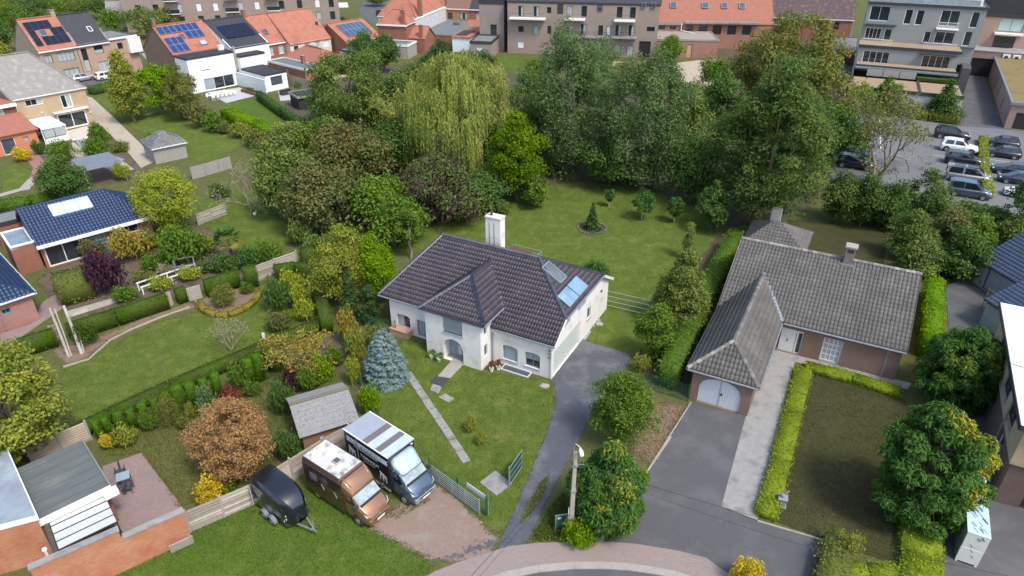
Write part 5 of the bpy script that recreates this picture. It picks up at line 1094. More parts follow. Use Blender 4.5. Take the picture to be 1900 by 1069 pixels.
# ------------------------------------------------------------------ brown flats behind the orange row
bf = thing('brown_apartment_block', 'grey brown brick flats with tall narrow windows behind the orange roofs', 'building', (-96,180), rad(14))
ws = []
for u in (3,7,12.5,17,21,27,31,37,41.5,46,49.5):
    for z in (1.2,4.2,7.2): ws.append(W_(u,z,1.3,2.0,1,1,fm=dark_metal,pm=random.choice([glass,curtain,white_blind,glass])))
body(bf, 52, 14, 10.0, greybrown_brick, f=ws, r=[W_(2,1,1.2,2,1,1,fm=dark_metal),W_(2,4,1.2,2,1,1,fm=dark_metal),W_(2,7,1.2,2,1,1,fm=dark_metal)]); gable(bf, 52, 14, 10.0, 14, r_dark, greybrown_brick, .1)
for u in (10,24,34):
    for z in (3.9,6.9): MB().box(u,u+3.2,-1.4,-.01,z,z+.2).build('balcony', white_trim, bf); MB().box(u,u+3.2,-1.4,-1.35,z+.2,z+1.1).build('balustrade', glass, bf)
MB().box(52.01,54.5,3,10,3.6,4.0).build('corner_balcony', white_trim, bf)
# ------------------------------------------------------------------ middle block of backs
AO = Vector((-26.12,148.84,0)); A15 = rad(-15)
m1 = thing('brick_corner_house', 'red brick house with orange hipped roof and tall chimney', 'house', AO, A15)
body(m1, 6.6, 5, 5.8, red_brick, x0=-4.2, y0=5.3); hip(m1, -4.2, 2.4, 5.3, 10.3, 5.8, 8.6, -1.5, 0, 7.8, 7.8, r_orange, .2); chimney(m1, 1.6, 5.7, 5, 8.8, .7, .7, red_brick); MB().box(-4.45,2.65,5.0,5.1,5.55,5.85).build('fascia', white_paint, m1)
m2 = thing('orange_roof_house', 'large steep orange roof with tall brick chimney beside the street', 'house', AO, A15)
body(m2, 9, 22, 6.0, M('cream_render', (.62,.55,.46)), x0=-8, y0=14); hip(m2, -8, 1, 14, 36, 6.0, 12, -3.5, -3.5, 19, 31, r_orange, .2); chimney(m2, 1.4, 16, 5, 11, .9, .9, red_brick)
m3 = thing('party_wall', 'tall whitewashed party wall beside the orange roof', 'wall', AO, A15); MB().box(1.8,2.1,10.5,31,0,6.0).build('wall', M('grey_whitewash', (.55,.56,.54), (.46,.47,.46), 1, .9), m3); MB().box(1.7,2.2,10.4,31,6.0,6.15).build('coping', white_paint, m3)
m4 = thing('row_house', 'orange brown brick row house with white gutter and black roof', 'house', AO, A15)
body(m4, 6.0, 9, 6.0, Mbrick('tawny_brick', (.36,.17,.07), (.42,.21,.09), (.3,.2,.14)), x0=1.9, y0=31, f=[W_(.5,3.4,1.3,1.5,1,1,fm=dark_metal), W_(3.7,3.4,1.9,1.5,3,1,fm=dark_metal,pm=[curtain,glass,curtain])]); gable(m4, 6, 9, 6.0, 10.5, M('brown_tile_roof', (.16,.09,.07), (.2,.12,.09), 2, .9, .4), red_brick, .2, x0=1.9, y0=31, trim=white_paint, og=.02)
m5 = thing('row_house', 'red brick row house with white sash window and black roof', 'house', AO, A15)
body(m5, 5.4, 9, 6.0, red_brick, x0=7.95, y0=31, f=[W_(1.9,2.8,1.7,2.2,2,1,fm=sv,pm=curtain)]); gable(m5, 5.4, 9, 6.0, 10.5, r_dark, red_brick, .2, x0=7.95, y0=31, trim=white_paint, og=.02)
m6 = thing('flat_roof_extension', 'broad grey flat roof with a domed roof light', 'outbuilding', AO, A15)
body(m6, 8, 18, 2.9, red_brick, x0=2.2, y0=12.8); flat_roof(m6, 2.1, 10.3, 12.7, 30.9, 3.0, M('blue_grey_roofing', (.12,.135,.15), (.155,.165,.175), 1, .85), concrete, .12, .2); MB().lathe([(.9,0),(.85,.3),(.5,.55),(.05,.65)], (6.4,26,3.0), 10).build('roof_light', glass_sky, m6)
m7 = thing('white_outbuilding', 'white outbuilding with red edged roof and dark solar panels', 'outbuilding', AO, A15)
body(m7, 3.8, 13.2, 3.0, M('cool_white_render', (.70,.76,.77)), x0=11.0, y0=9.7, r=[W_(2,1.5,.8,.8,1,1,fm=dark_metal),W_(6,1.5,.8,.8,1,1,fm=dark_metal)]); MB().box(10.8,15.0,9.5,23.0,3.0,3.25).build('roof', r_orange, m7); panels(m7, (11.2,11,3.2), (1,0,0), (0,1,0), 2, 3, 1.3, 2.2, pv, .02, .06)
m8 = thing('gabled_outhouse', 'small brick outhouse with orange gable and chimney', 'outbuilding', AO, A15)
body(m8, 3.6, 6, 3.2, red_brick, x0=2.4, y0=6.0); gable(m8, 3.6, 6, 3.2, 5.2, r_orange, red_brick, .1, x0=2.4, y0=6.0); chimney(m8, 5.2, 6.4, 3, 5.8, .7, .6, red_brick, pots=0)
m9 = thing('flat_roof_extension', 'low white edged flat roofs behind the dark conifer', 'outbuilding', AO, A15)
body(m9, 9, 5, 2.6, pale_concrete, x0=-4.5, y0=.2); flat_roof(m9, -4.6, 4.6, .1, 5.2, 2.7, grey_roof, white_paint, .12, .2)
m10 = thing('lean_to', 'red lean-to roof against the brick row', 'outbuilding', AO, A15); body(m10, 5.2, 7, 2.6, bright_render, x0=8.2, y0=23.4, f=[W_(3.6,.1,.9,2,1,1,fm=dark_metal)]); m = MB(); deck(m, [(8.0,23.2,2.6),(13.5,23.2,2.6),(13.5,30.9,3.6),(8.0,30.9,3.6)], .15); m.build('roof', r_red, m10)
# ------------------------------------------------------------------ long brown apartment block
KO = Vector((-2.53,154.57,0)); A10 = rad(-10)
ka = thing('brown_apartment_block', 'long brown brick apartment block with white balconies and dark roof slots', 'building', KO, A10)
ws = []; gd_ = dict(fm=dark_metal)
for u in (3.9,7.2): ws += [W_(u,7.6,1.15,2.0,2,1,pm=[glass,curtain],**gd_)]
for u in (14.2,17.2,24.5,27.2): ws += [W_(u,7.8,1.15,2.1,2,1,pm=random.choice([curtain,glass]),**gd_), W_(u,4.3,1.2,2.1,2,1,pm=[glass,curtain],**gd_), W_(u,.2,1.3,2.2,2,1,pm=curtain,**gd_)]
ws += [W_(10.9-.9,8.3,.9,1.2,1,1,**gd_), W_(3.9,4.4,1.2,1.2,1,1,**gd_), W_(7.2,3.9,1.2,1.8,1,1,pm=curtain,**gd_), W_(10.2,4.2,.8,1.6,1,1,**gd_), W_(20.9,4.2,1.0,2.0,1,1,**gd_), W_(22.7,4.3,.8,1.8,1,1,pm=white_blind,**gd_), W_(30.9,5.3,1.6,.9,1,1,**gd_), W_(3.9,1.2,1.3,1.3,1,1,fm=sv,pm=white_blind), W_(29.6,.02,2.4,3.3,1,1,fm=dark_metal,pm=M('dark_passage', (.015,.015,.016), None, 2, .8))]
ws = [dict(q, u=q['u']-1.6) for q in ws]
body(ka, 31.6, 12, 10.2, greybrown_brick, x0=1.6, f=ws); MB().box(1.5,33.3,-.08,12.1,10.2,10.6).build('cornice', dark_metal, ka)
gable(ka, 31.6, 12, 10.6, 14.5, r_dark, dark_metal, .02, x0=1.6)
for u in (12.2,20.4): MB().box(u,u+1.2,-.06,-.01,8.3 if u < 20 else 8.9,10.4).build('roof_slot', r_dark, ka)
sk = MB().box(20.5,21.5,-.1,-.06,8.9,9.9).build('dormer_window', zinc, ka); MB().box(20.6,21.4,-.12,-.1,9.0,9.8).build('pane', glass_sky, sk)
for u in (29.4,31.4): s_o = MB().box(u,u+.9,-.3,-.2,9.9,10.9).build('dormer_window', zinc, ka); MB().box(u+.1,u+.8,-.32,-.3,10.0,10.8).build('pane', glass_sky, s_o)
for u, w_, z in ((2.2,7.6,7.1),(13.9,4.2,7.2),(24.1,4.3,7.2),(13.6,9.6,3.8),(23.8,5.2,3.9)):
    b_ = MB().box(u,u+w_,-1.5,-.01,z,z+.3).build('balcony', white_paint if z > 6 else concrete, ka)
    for k in range(int(w_/.35)): MB().box(u+k*.35,u+k*.35+.03,-1.47,-1.44,z+.3,z+1.25).build('baluster', dark_metal, b_)
    MB().box(u,u+w_,-1.48,-1.43,z+1.25,z+1.3).build('handrail', dark_metal, b_)
kb = thing('garage_block', 'flat roofed brick block with white shutter beside the apartments', 'outbuilding', KO, A10)
body(kb, 4.6, 8, 3.1, greybrown_brick, x0=-5.2, y0=-6.5, f=[W_(1.4,.6,1.3,1.7,1,1,fm=sv,pm=white_blind)]); flat_roof(kb, -5.3, -.5, -6.6, 1.6, 3.2, grey_roof, dark_metal, .25, .2); body(kb, 5.4, 8, 9.6, Mbrick('grey_stock_brick', (.25,.21,.19), (.3,.25,.22), (.25,.22,.2)), x0=-4.9, y0=1.7, f=[W_(2.4,3.3,1.4,2.2,2,1,fm=dark_metal)], name='stair_wall'); MB().box(-5,.6,1.6,9.8,9.6,10.6).build('stair_roof', r_dark, kb)
# ------------------------------------------------------------------ red brick school-like building
SCO = Vector((29.15,149.94,0)); A5 = rad(-5)
sc_ = thing('red_brick_hall', 'long red brick hall with a broad red tiled roof and roof windows', 'building', SCO, A5)
body(sc_, 26, 18, 5.4, Mbrick('salmon_brick', (.30,.13,.09), (.35,.165,.115), (.3,.22,.18)), x0=1.3, y0=10.5, f=[W_(1.0,3.9,1.6,.8,2,1,fm=dark_metal), W_(3.6,3.9,1.4,.8,2,1,fm=dark_metal), W_(7.2,3.0,1.5,1.9,1,1,fm=dark_metal), W_(9.9,3.0,1.9,1.9,1,1,fm=dark_metal), W_(13.0,3.0,1.9,1.9,1,1,fm=dark_metal), W_(16.2,3.0,1.9,1.9,1,1,fm=dark_metal), W_(19.4,3.0,1.9,1.9,1,1,fm=dark_metal)])
gable(sc_, 26, 18, 5.4, 12.5, r_red, red_brick, .2, x0=1.3, y0=10.5, og=.1); MB().box(1.2,8,10.2,10.3,4.9,5.5).build('fascia', concrete, sc_); MB().box(8,24,9.6,10.4,5.3,5.7).build('flat_eave', concrete, sc_)
v5 = Vector((0,9,7.1)).normalized()
for x in (5,12,16.2,20): skylight(sc_, Vector((x,13.6,8.0)), (1,0,0), v5, 1.3, 1.5, zinc, glass_sky)
MB().tube([(7.4,10.2,5.2),(7.4,10.1,3.8),(8.3,9,3.75),(9.8,7,3.7)],.12,8).build('flue', white_paint, sc_)
sa = thing('brick_annex', 'single storey brick annex with gravel flat roof and plywood door', 'outbuilding', SCO, A5)
body(sa, 13.9, 10, 3.5, Mbrick('salmon_brick', (.42,.19,.13), (.48,.23,.16), (.4,.3,.25)), f=[W_(7.6,.05,1.1,2.7,1,1,fm=wood,pm=M('plywood', (.5,.33,.19), None, 2, .8)), W_(5.6,.4,.7,2.0,1,1,fm=dark_metal)]); flat_roof(sa, -.1, 14, -.1, 10.1, 3.6, M('gravel_roofing', (.30,.26,.22), (.25,.22,.19), 4, .95), concrete, .12, .2)
dr = thing('dark_roof_row', 'row of brick cottages under a patchy dark purple roof', 'house', G(1440,72), rad(-15))
body(dr, 20, 9, 5.0, red_brick, x0=-4, f=[W_(3,2.9,1.3,1.3,1,1,fm=sv,pm=curtain), W_(8,2.9,1.3,1.3,1,1,fm=dark_metal), W_(12.5,2.6,1.2,1.6,1,1,fm=sv), W_(16,2.6,1.2,1.6,1,1,fm=dark_metal)]); gable(dr, 20, 9, 5.0, 9.6, M('patchy_purple_roof', (.06,.045,.055), (.085,.06,.065), 3, .8, .4, c3=(.22,.10,.06), sc2=1.6), red_brick, .2, x0=-4, trim=white_trim)
# ------------------------------------------------------------------ grey stepped flats
GAO = Vector((53.69,109.38,0)); A25 = rad(-25)
ga = thing('grey_stepped_flats', 'grey plank clad apartment building with stepped planted terraces', 'building', GAO, A25)
gcl = M('grey_cladding', (.27,.28,.275), (.23,.24,.235), .7, .85, .2, stretch=(.3,.3,8))
sedum = M('dry_planter_soil', (.25,.175,.10), (.30,.22,.13), 3, .95, .5)
body(ga, 15.6, 30, 3.2, M('pale_plinth', (.50,.51,.50), (.44,.45,.45), 1, .85), y0=1.2, name='plinth'); MB().box(.1,15.5,1.3,9.4,3.2,3.3).build('planter', sedum, ga); MB().box(-.05,15.7,1.1,1.3,3.0,3.5).build('parapet', dark_metal, ga); MB().box(9.6,9.9,1.3,9.4,3.3,3.5).build('planter_divider', dark_metal, ga)
MB().box(0,15.6,13.2,14.2,3.9,4.15).build('ledge', zinc, ga); MB().box(.2,15.4,14.2,17.5,4.0,4.3).build('planter', sedum, ga); MB().box(0,15.6,14.0,14.2,4.1,4.45).build('parapet', dark_metal, ga)
for k in range(3): MB().box(2.0+k*2.5,4.4+k*2.5,10.9,11.0,3.3,4.4).build('screen_panel', M('grey_screen', (.36,.33,.31), (.31,.29,.27), 2, .8, stretch=(1,1,6)), ga)
MB().box(9.6,15,10.6,12,3.25,3.7).build('hedge_box', l_hedge, ga)
ww = dict(fm=white_paint, fw=.1)
body(ga, 15.6, 8, 3.6, gcl, y0=18, z0=3.2, f=[W_(.9,.9+3.2,4.2,2.0,4,1,**ww), W_(10.2,.9+3.2,4.2,2.0,4,1,**ww)], name='lower_storey'); MB().box(9.6,15,17.0,18,6.25,6.4).build('canopy', dark_metal, ga)
MB().box(-.1,15.8,18.0,23.4,6.8,6.95).build('planter', sedum, ga); MB().box(-.1,15.8,17.8,18.0,6.6,7.05).build('parapet', dark_metal, ga)
z2 = 6.9; body(ga, 18.2, 14, 6.3, gcl, y0=23.5, z0=z2, f=[W_(.5,z2+3.4,3.2,2.5,2,1,**ww), W_(6.1,z2+3.1,1.2,2.5,1,1,**ww), W_(7.9,z2+3.1,1.2,2.5,1,1,**ww), W_(11.6,z2+3.2,2.9,2.6,2,1,**ww), W_(16.2,z2+3.2,1.2,2.6,1,1,**ww), W_(.5,z2+.3,2.6,1.9,4,1,**ww), W_(3.6,z2+.2,1.2,2.0,1,1,**ww), W_(9.9,z2+.3,1.1,1.9,1,1,**ww), W_(11.6,z2+.3,3,2.0,2,1,**ww), W_(16.0,z2+.2,1.2,2.4,1,1,**ww)], name='upper_storey')
flat_roof(ga, -.2, 18.4, 23.3, 37.6, z2+6.4, grey_roof, dark_metal, .15, .2); MB().box(.2,5.2,22.5,23.5,z2+2.75,z2+2.9).build('canopy', dark_metal, ga)
body(ga, 2.6, 14, 3.0, gcl, x0=15.6, y0=24.0, z0=3.9, name='bridge_wall')
for x0_, x1_, y_, z_ in ((.1,5.0,18.2,7.0),(9.9,14.8,18.2,7.0),(11.5,14.7,22.4,z2+2.9)):
    b_ = MB().box(x0_,x1_,y_,y_+.06,z_+1.0,z_+1.06).build('balustrade', white_paint, ga)
    for k in range(int((x1_-x0_)/.25)+1): MB().box(x0_+k*.25,x0_+k*.25+.04,y_+.01,y_+.05,z_,z_+1.0).build('baluster', white_paint, b_)
MB().box(11.4,14.8,22.3,23.5,z2+2.75,z2+2.92).build('balcony', white_paint, ga)
body(ga, 12, 9, 3.2, bright_render, x0=5.6, y0=26, z0=z2+6.4, f=[W_(3,z2+6.5,1.6,2.5,2,1,**ww)], name='penthouse'); MB().box(0,17,24,24.06,z2+6.6,z2+7.5).build('glass_balustrade', Mglass('pale_glass', (.3,.34,.36), .1), ga)
# ------------------------------------------------------------------ sedum roof building and brick flats, far right
RBO = Vector((72.63,99.18,0))
sd = thing('sedum_roof_building', 'single storey brick building with a brown green planted roof', 'building', RBO, A28)
rosy = Mbrick('rose_grey_brick', (.30,.20,.17), (.36,.25,.21), (.28,.23,.21))
body(sd, 16, 36, 3.6, rosy, f=[W_(.9,.05,6,2.4,1,1,fm=dark_metal,pm=M('black_garage', (.02,.021,.024), None, 2, .6))], l=[W_(12,.1,.9,2.2,1,1,fm=dark_metal),W_(18,.1,1,2.4,1,1,fm=dark_metal),W_(26,.6,1,1.8,1,1,fm=dark_metal)])
flat_roof(sd, -.2, 16.2, -.2, 36, 3.75, M('sedum', (.16,.13,.045), (.22,.15,.06), 1.2, .95, .6, c3=(.10,.12,.03), sc2=.6), zinc, .12, .3)
bp_ = thing('brick_flats', 'brick and dark clad flats with green blinds above the garage portal', 'building', RBO + Matrix.Rotation(A28,3,'Z') @ Vector((-3.2,36.2,0)), A28)
body(bp_, 9, 4, 4.6, rosy, f=[W_(.9,.05,4.2,3.3,1,1,fm=dark_metal,pm=M('dark_passage', (.015,.015,.016)))], x0=-1.2, name='portal_wall')
for k in range(2): u_ = MB().box(4.3+k*1.6,5.5+k*1.6,-.5,-.05,3.45,4.4).build('air_conditioner', white_paint, bp_); MB().lathe([(.33,0),(.33,.03)], (0,0,0), 14).build('fan_grille', dark_metal, u_).matrix_local = Matrix.Translation((4.85+k*1.6,-.5,3.92)) @ Matrix.Rotation(rad(90),4,'X')
MB().box(-1.3,26,-.1,5,4.6,4.75).build('terrace', concrete, bp_)
body(bp_, 26, 12, 5.6, Mbrick('tan_rose_brick', (.40,.26,.19), (.46,.31,.23), (.38,.31,.26)), y0=5, z0=4.6, x0=-.6, f=[W_(3.2,7.6,4.0,2.3,2,1,fm=dark_metal,pm=M('green_blind', (.45,.58,.54), None, 1, .4)), W_(3.2,4.7,3.4,2.0,2,1,fm=dark_metal), W_(10,4.7,7,2.8,3,1,fm=dark_metal,pm=glass)], name='upper_wall')
MB().box(2.3,6.9,3.7,5,7.1,7.4).build('balcony', white_paint, bp_); body(bp_, 26, 11, 5.5, r_dark, y0=5.3, z0=10.2, x0=-.4, f=[W_(7.0,11.6,3.6,1.8,3,1,fm=dark_metal,pm=[glass,glass,curtain])], name='dark_cladding'); MB().box(-.7,25.8,4.9,5.3,10.0,10.5).build('eave', dark_metal, bp_)
MB().box(-2.6,-1.3,-16,4,0,4.2).build('side_wall', M('charcoal_wall', (.06,.06,.065), (.08,.08,.085), 2, .8), bp_)
al = thing('alley_garages', 'low dark garages in the alley beside the grey flats', 'outbuilding', G(1528,118), rad(-25))
body(al, 5.5, 16, 2.7, M('dark_alley_wall', (.07,.05,.045), (.09,.065,.06), 2, .8), f=[W_(2.6,.1,2.4,2.2,1,1,fm=dark_metal,pm=M('oxblood_garage', (.09,.03,.025), None, 2, .6))]); flat_roof(al, -.1, 5.6, -.1, 16.1, 2.8, grey_roof, dark_metal, .12, .15)
sheet('driveway', 'dark alley beside the grey flats', [(1540,40),(1585,40),(1572,120),(1562,205),(1535,205),(1540,120)], .034, asphalt, 0, 70)
# far houses at the very back left, between the trees
ff = thing('far_cottage', 'small grey cottage among the trees behind the black roof', 'house', G(205,52), rad(20))
body(ff, 8, 8, 3.2, pale_concrete, f=[W_(4.5,1,1.8,1.2,1,1,fm=sv)]); gable(ff, 8, 8, 3.2, 6, r_stone, pale_concrete, .2)
fg = thing('far_cottage', 'dark roofed brick cottage left of the brown flats', 'house', G(320,30), rad(20))
body(fg, 14, 8, 4, red_brick, f=[W_(2,1.5,1.5,1.5,1,1,fm=dark_metal),W_(6,1.5,1.5,1.5,1,1,fm=dark_metal)]); gable(fg, 14, 8, 4, 8, r_dark, red_brick, .2)
# ------------------------------------------------------------------ house corner at the bottom left
A44 = rad(44)
fr = thing('garage_extension', 'grey flat roofed extension with white fascia beside the patio', 'outbuilding', (-23.96,24.02), A44)
body(fr, 3.2, 4.7, 2.4, red_brick)
rf = MB().box(-.05,3.35,-.1,4.85,2.4,2.6).build('roof', M('streaky_grey_roofing', (.085,.10,.098), (.115,.13,.125), .8, .85, .2, c3=(.15,.155,.135), sc2=.5, stretch=(.6,6,1)), fr)
for k in range(6): MB().box(-.04,3.34,.5+k*.75,.53+k*.75,2.6,2.608).build('seam', M('seam_dark', (.075,.088,.086), None, 2, .9), rf)
MB().box(-.1,3.4,-.22,-.1,2.3,2.68).build('fascia', white_paint, fr); MB().box(3.35,3.42,-.1,4.85,2.35,2.68).build('roof_edge', zinc, fr)
MB().box(2.9,3.6,-.75,-.2,2.35,2.6).build('white_box', white_paint, fr)
lh = thing('flat_roof_house', 'orange brick house with weathered bluish flat roof and white edge', 'house', (-23.6,23.76), 0)
op = [(-.0,0),(-5.9,6.18),(-13,4),(-8.5,-3.4),(-1.5,-.62)]
MB().prism([(x*.985-.12,y*.985) for x, y in op], 0, 2.9).build('wall', orange_brick, lh)
MB().prism(op, 2.9, 3.18).build('roof_edge', white_paint, lh); MB().prism([(x*.97-.12,y*.97+.04) for x, y in op], 3.1, 3.2).build('roof', M('bluish_roofing', (.26,.31,.35), (.19,.22,.25), .9, .7, .2, c3=(.34,.40,.45), sc2=.4), lh)
pg = thing('glass_pergola', 'steel pergola with milky glass panes behind the brick wall', 'pergola', (-22.2,22.35), rad(41))
for j in range(4): MB().box(.15,2.75,.1+j*.62,.1+j*.62+.57,2.2,2.23).build('pane', M('milky_glass', (.52,.55,.50), (.46,.49,.45), 2, .3), pg)
for j in range(5): MB().box(.1,2.8,.06+j*.62,.10+j*.62,2.17,2.26).build('glazing_bar', dark_metal, pg)
MB().tube([(-.0,-.1,2.22),(-.0,2.75,2.22)],.12,8).build('awning_roll', M('brown_awning', (.07,.05,.045), (.09,.07,.06), 3, .7), pg); MB().lathe([(.06,0),(.06,.4),(.12,.42),(.1,.5)], (-.35,.1,2.2), 8).build('flue', white_paint, pg)
for x, y in ((.15,.1),(2.75,.1),(2.75,2.6),(.15,2.6)): MB().box(x-.04,x+.04,y-.04,y+.04,0,2.2).build('post', dark_metal, pg)
bw = thing('brick_wall', 'orange brick garden wall with grey coping stepping down', 'wall', (-22.15,21.55), rad(36.5))
MB().box(-.6,3.15,-.25,0,0,2.7).build('wall', orange_brick, bw); MB().box(-.65,3.2,-.3,.08,2.7,2.78).build('coping', concrete, bw); MB().box(3.15,6.05,-.25,0,0,2.1).build('low_wall', orange_brick, bw); MB().box(3.22,6.1,-.3,.08,2.1,2.18).build('coping', concrete, bw)
# patio set
for i, (px, py, a) in enumerate(((227,886,.5),(240,912,3.4))):
    t = thing('patio_chair', ['dark grey patio chair on the far side of the small table','dark grey patio chair in front of the small table'][i], 'chair', G(px,py), a)
    gm_ = M('anthracite_mesh', (.06,.068,.075), (.05,.056,.062), 6, .7)
    MB().box(-.27,.27,-.25,.27,.42,.46).build('seat', gm_, t); MB().bar((0,.27,.46),(0,.4,.95),.52,.04,(1,0,0)).build('backrest', gm_, t)
    for x in (-.25,.25):
        for y in (-.22,.25): MB().tube([(x,y,0),(x,y,.42 if y > 0 else .62)],.018,6).build('leg', dark_metal, t)
        MB().box(x-.03,x+.03,-.24,.3,.62,.65).build('armrest', dark_metal, t)
t = thing('patio_table', 'square grey patio table between two chairs', 'table', G(234,900), .5); MB().box(-.36,.36,-.36,.36,.70,.73).build('table_top', blue_grey, t)
for x in (-.32,.32):
    for y in (-.32,.32): MB().tube([(x,y,0),(x,y,.7)],.02,6).build('leg', dark_metal, t)
# ------------------------------------------------------------------ fences
def slat_fence(name, label, a, b, h, n, mat, pan=1.85, gap=.065, post=None, cat='fence'):
    a = Vector((a[0],a[1],0)); b = Vector((b[0],b[1],0)); L = (b-a).length; t = thing(name, label, cat, a, RZ(a,b)); k = max(1, round(L/pan)); pw = L/k; sh = (h-.2)/n
    for i in range(k+1): MB().box(i*pw-.06,i*pw+.06,-.07,.07,0,h+.05).build('post', post or pale_concrete, t)
    for i in range(k):
        MB().box(i*pw+.06,(i+1)*pw-.06,-.03,.03,0,.18).build('gravel_board', post or pale_concrete, t)
        for j in range(n): z_ = .2+j*sh; q_ = random.uniform(-.008,.008); MB().add([(i*pw+.06,-.055+q_,z_),((i+1)*pw-.06,-.055+q_,z_),((i+1)*pw-.06,.02,z_),(i*pw+.06,.02,z_),(i*pw+.06,-.005+q_,z_+sh-gap),((i+1)*pw-.06,-.005+q_,z_+sh-gap),((i+1)*pw-.06,.02,z_+sh-gap),(i*pw+.06,.02,z_+sh-gap)], [(3,2,1,0),(4,5,6,7),(0,1,5,4),(1,2,6,5),(2,3,7,6),(3,0,4,7)]).build('slat', random.choice(SLATM) if mat is weath else mat, t)
    return t
weath = M('weathered_slats', (.33,.29,.23), (.24,.21,.165), 3, .95, .3, c3=(.38,.35,.29), sc2=1, stretch=(.6,1,6))
SLATM = [weath, M('weathered_slats_pale', (.42,.385,.32), (.33,.30,.25), 3, .95, .3), M('weathered_slats_dark', (.26,.225,.175), (.2,.175,.14), 3, .95, .3)]
slat_fence('slat_fence', 'grey wooden slat fence beside the brick wall', G(354,987), G(478,933), 1.6, 7, weath)
slat_fence('slat_fence', 'wooden slat fence behind the horse trailer', G(482,931), G(603,853), 1.7, 9, weath)
slat_fence('slat_fence', 'short slat fence behind the camper under the shed', G(605,851), G(652,826), 1.7, 9, weath)
slat_fence('slat_fence', 'slat fence behind the flat grey roof under the yellow tree', G(62,862), G(170,815), 1.5, 8, M('tan_slats', (.42,.35,.26), (.34,.28,.2), 3, .95))
slat_fence('slat_fence', 'weathered slat fence closing the hedge garden', G(472,524), G(553,494), 1.6, 12, weath)
slat_fence('slat_fence', 'small slat fence beside the hanging bare tree', G(368,418), G(420,398), 1.3, 8, weath)
slat_fence('slat_fence', 'low wooden gate panel in the upper hedge', G(102,636), G(116,628), 1.5, 9, weath, .9)
lp = thing('leaning_panel', 'short slat panel leaning at the end of the brick wall', 'fence panel', G(318,1026), rad(36))
for j in range(5): MB().bar((0,-.1-j*.09,.12+j*.2),(1.15,-.1-j*.09,.12+j*.2),.03,.15,(0,-.35,1)).build('slat', M('pale_slats', (.45,.41,.34), None, 3, .9), lp)
for x in (.1,1.05): MB().bar((x,-.02,.02),(x,-.5,1.05),.05,.04,(1,0,0)).build('batten', weath, lp)
pale_wall = thing('concrete_fence', 'pale concrete panel fence beside the garden lodge', 'fence', G(358,333), RZ(G(358,333),G(430,312)))
for k in range(3): MB().box(k*1.75,k*1.75+1.7,-.04,.04,0,1.5).build('panel', pale_concrete, pale_wall); MB().box(k*1.75-.06,k*1.75,-.07,.07,0,1.6).build('post', concrete, pale_wall)
green_steel = M('green_steel', (.012,.075,.045), (.015,.09,.055), 4, .5)
def mesh_fence(name, label, pts, h=1.3, every=2.0):
    P = [G(*p) for p in pts]; t = thing(name, label, 'fence', P[0])
    wi = MB()
    for i in range(len(P)-1):
        a, b = P[i]-P[0], P[i+1]-P[0]; L = (b-a).length; k = max(1, round(L/every))
        for j in range(k+1): q = a.lerp(b, j/k); MB().tube([q, q+Vector((0,0,h+.1))],.035,8).build('post', green_steel, t)
        for r in range(9): wi.bar(a+Vector((0,0,.1+r*h/9)), b+Vector((0,0,.1+r*h/9)), .012, .012)
        m = int(L/.2)
        for j in range(m): q = a.lerp(b, j/m); wi.bar(q+Vector((0,0,.05)), q+Vector((0,0,h)), .01, .01)
    stuff(wi.build('wire_mesh', green_steel, t)); return t
mesh_fence('wire_fence', 'green wire fence along the ivy strip beside the blue spruce', [(632,625),(660,690),(690,775),(705,800)], 1.5)
mesh_fence('wire_fence', 'green wire fence behind the galvanised gate', [(798,880),(850,920),(902,958)], 1.3)
mesh_fence('wire_fence', 'green wire fence between the hedge and the brick garage', [(1198,722),(1275,745)], 1.4)
mesh_fence('wire_fence', 'green wire fence in the shade beside the white house', [(668,605),(735,620)], 1.2)
def field_gate(name, label, a, b, h, n, ups, fill=None):
    a = Vector(a); b = Vector(b); t = thing(name, label, 'gate', a, RZ(a,b)); L = (b-a).length
    MB().tube([(0,0,0),(0,0,h+.1)],.045,8).build('post', alu, t)
    for i in range(n): MB().tube([(.06,0,.15+i*(h-.15)/(n-1)),(L,0,.15+i*(h-.15)/(n-1))],.022,8).build('rail', alu, t)
    for i in range(ups+1): MB().tube([(.06+i*(L-.06)/ups,0,.13),(.06+i*(L-.06)/ups,0,h+.02)],.024,8).build('upright', alu, t)
    if fill: MB().box(.1,L-.05,-.008,.008,.2,h-.05).build('mesh_infill', fill, t)
    return t
field_gate('field_gate', 'galvanised tubular field gate in front of the green fence', G(890,956), G(793,883), 1.15, 7, 4)
field_gate('field_gate', 'open gate leaf with green mesh beside the concrete slab', G(945,904), G(968,870), 1.5, 4, 1, M('dark_green_mesh', (.018,.085,.05), None, 9, .7))
gp_ = thing('gate_post', 'green steel gate post with pale edge', 'post', G(904,956), 0); MB().box(-.06,.06,-.06,.06,0,1.6).build('shaft', green_steel, gp_); MB().box(.062,.075,-.03,.05,.05,1.6).build('edge_strip', M('pale_green', (.35,.55,.40)), gp_)
sg = thing('nameplate', 'long white sign plate fixed to the green fence', 'sign', G(886,938), RZ(G(850,920),G(902,958))); MB().box(-.75,.75,-.06,-.03,1.0,1.32).build('plate', M('pale_sign', (.62,.66,.66), (.56,.6,.6), 2, .5), sg); MB().box(-.6,.2,-.068,-.06,1.14,1.18).build('line_of_text', M('grey_ink', (.35,.38,.4)), sg)
rl = thing('rail_fence', 'thin four rail fence between the gable wall and the shrubs', 'fence', G(1118,571), RZ(G(1118,571),G(1200,590)))
for k in range(4): MB().tube([(0,0,.35+k*.45),(5.0,0,.35+k*.45)],.022,8).build('rail', alu, rl)
for x in (.05,4.95): MB().tube([(x,0,0),(x,0,1.8)],.03,8).build('post', alu, rl)
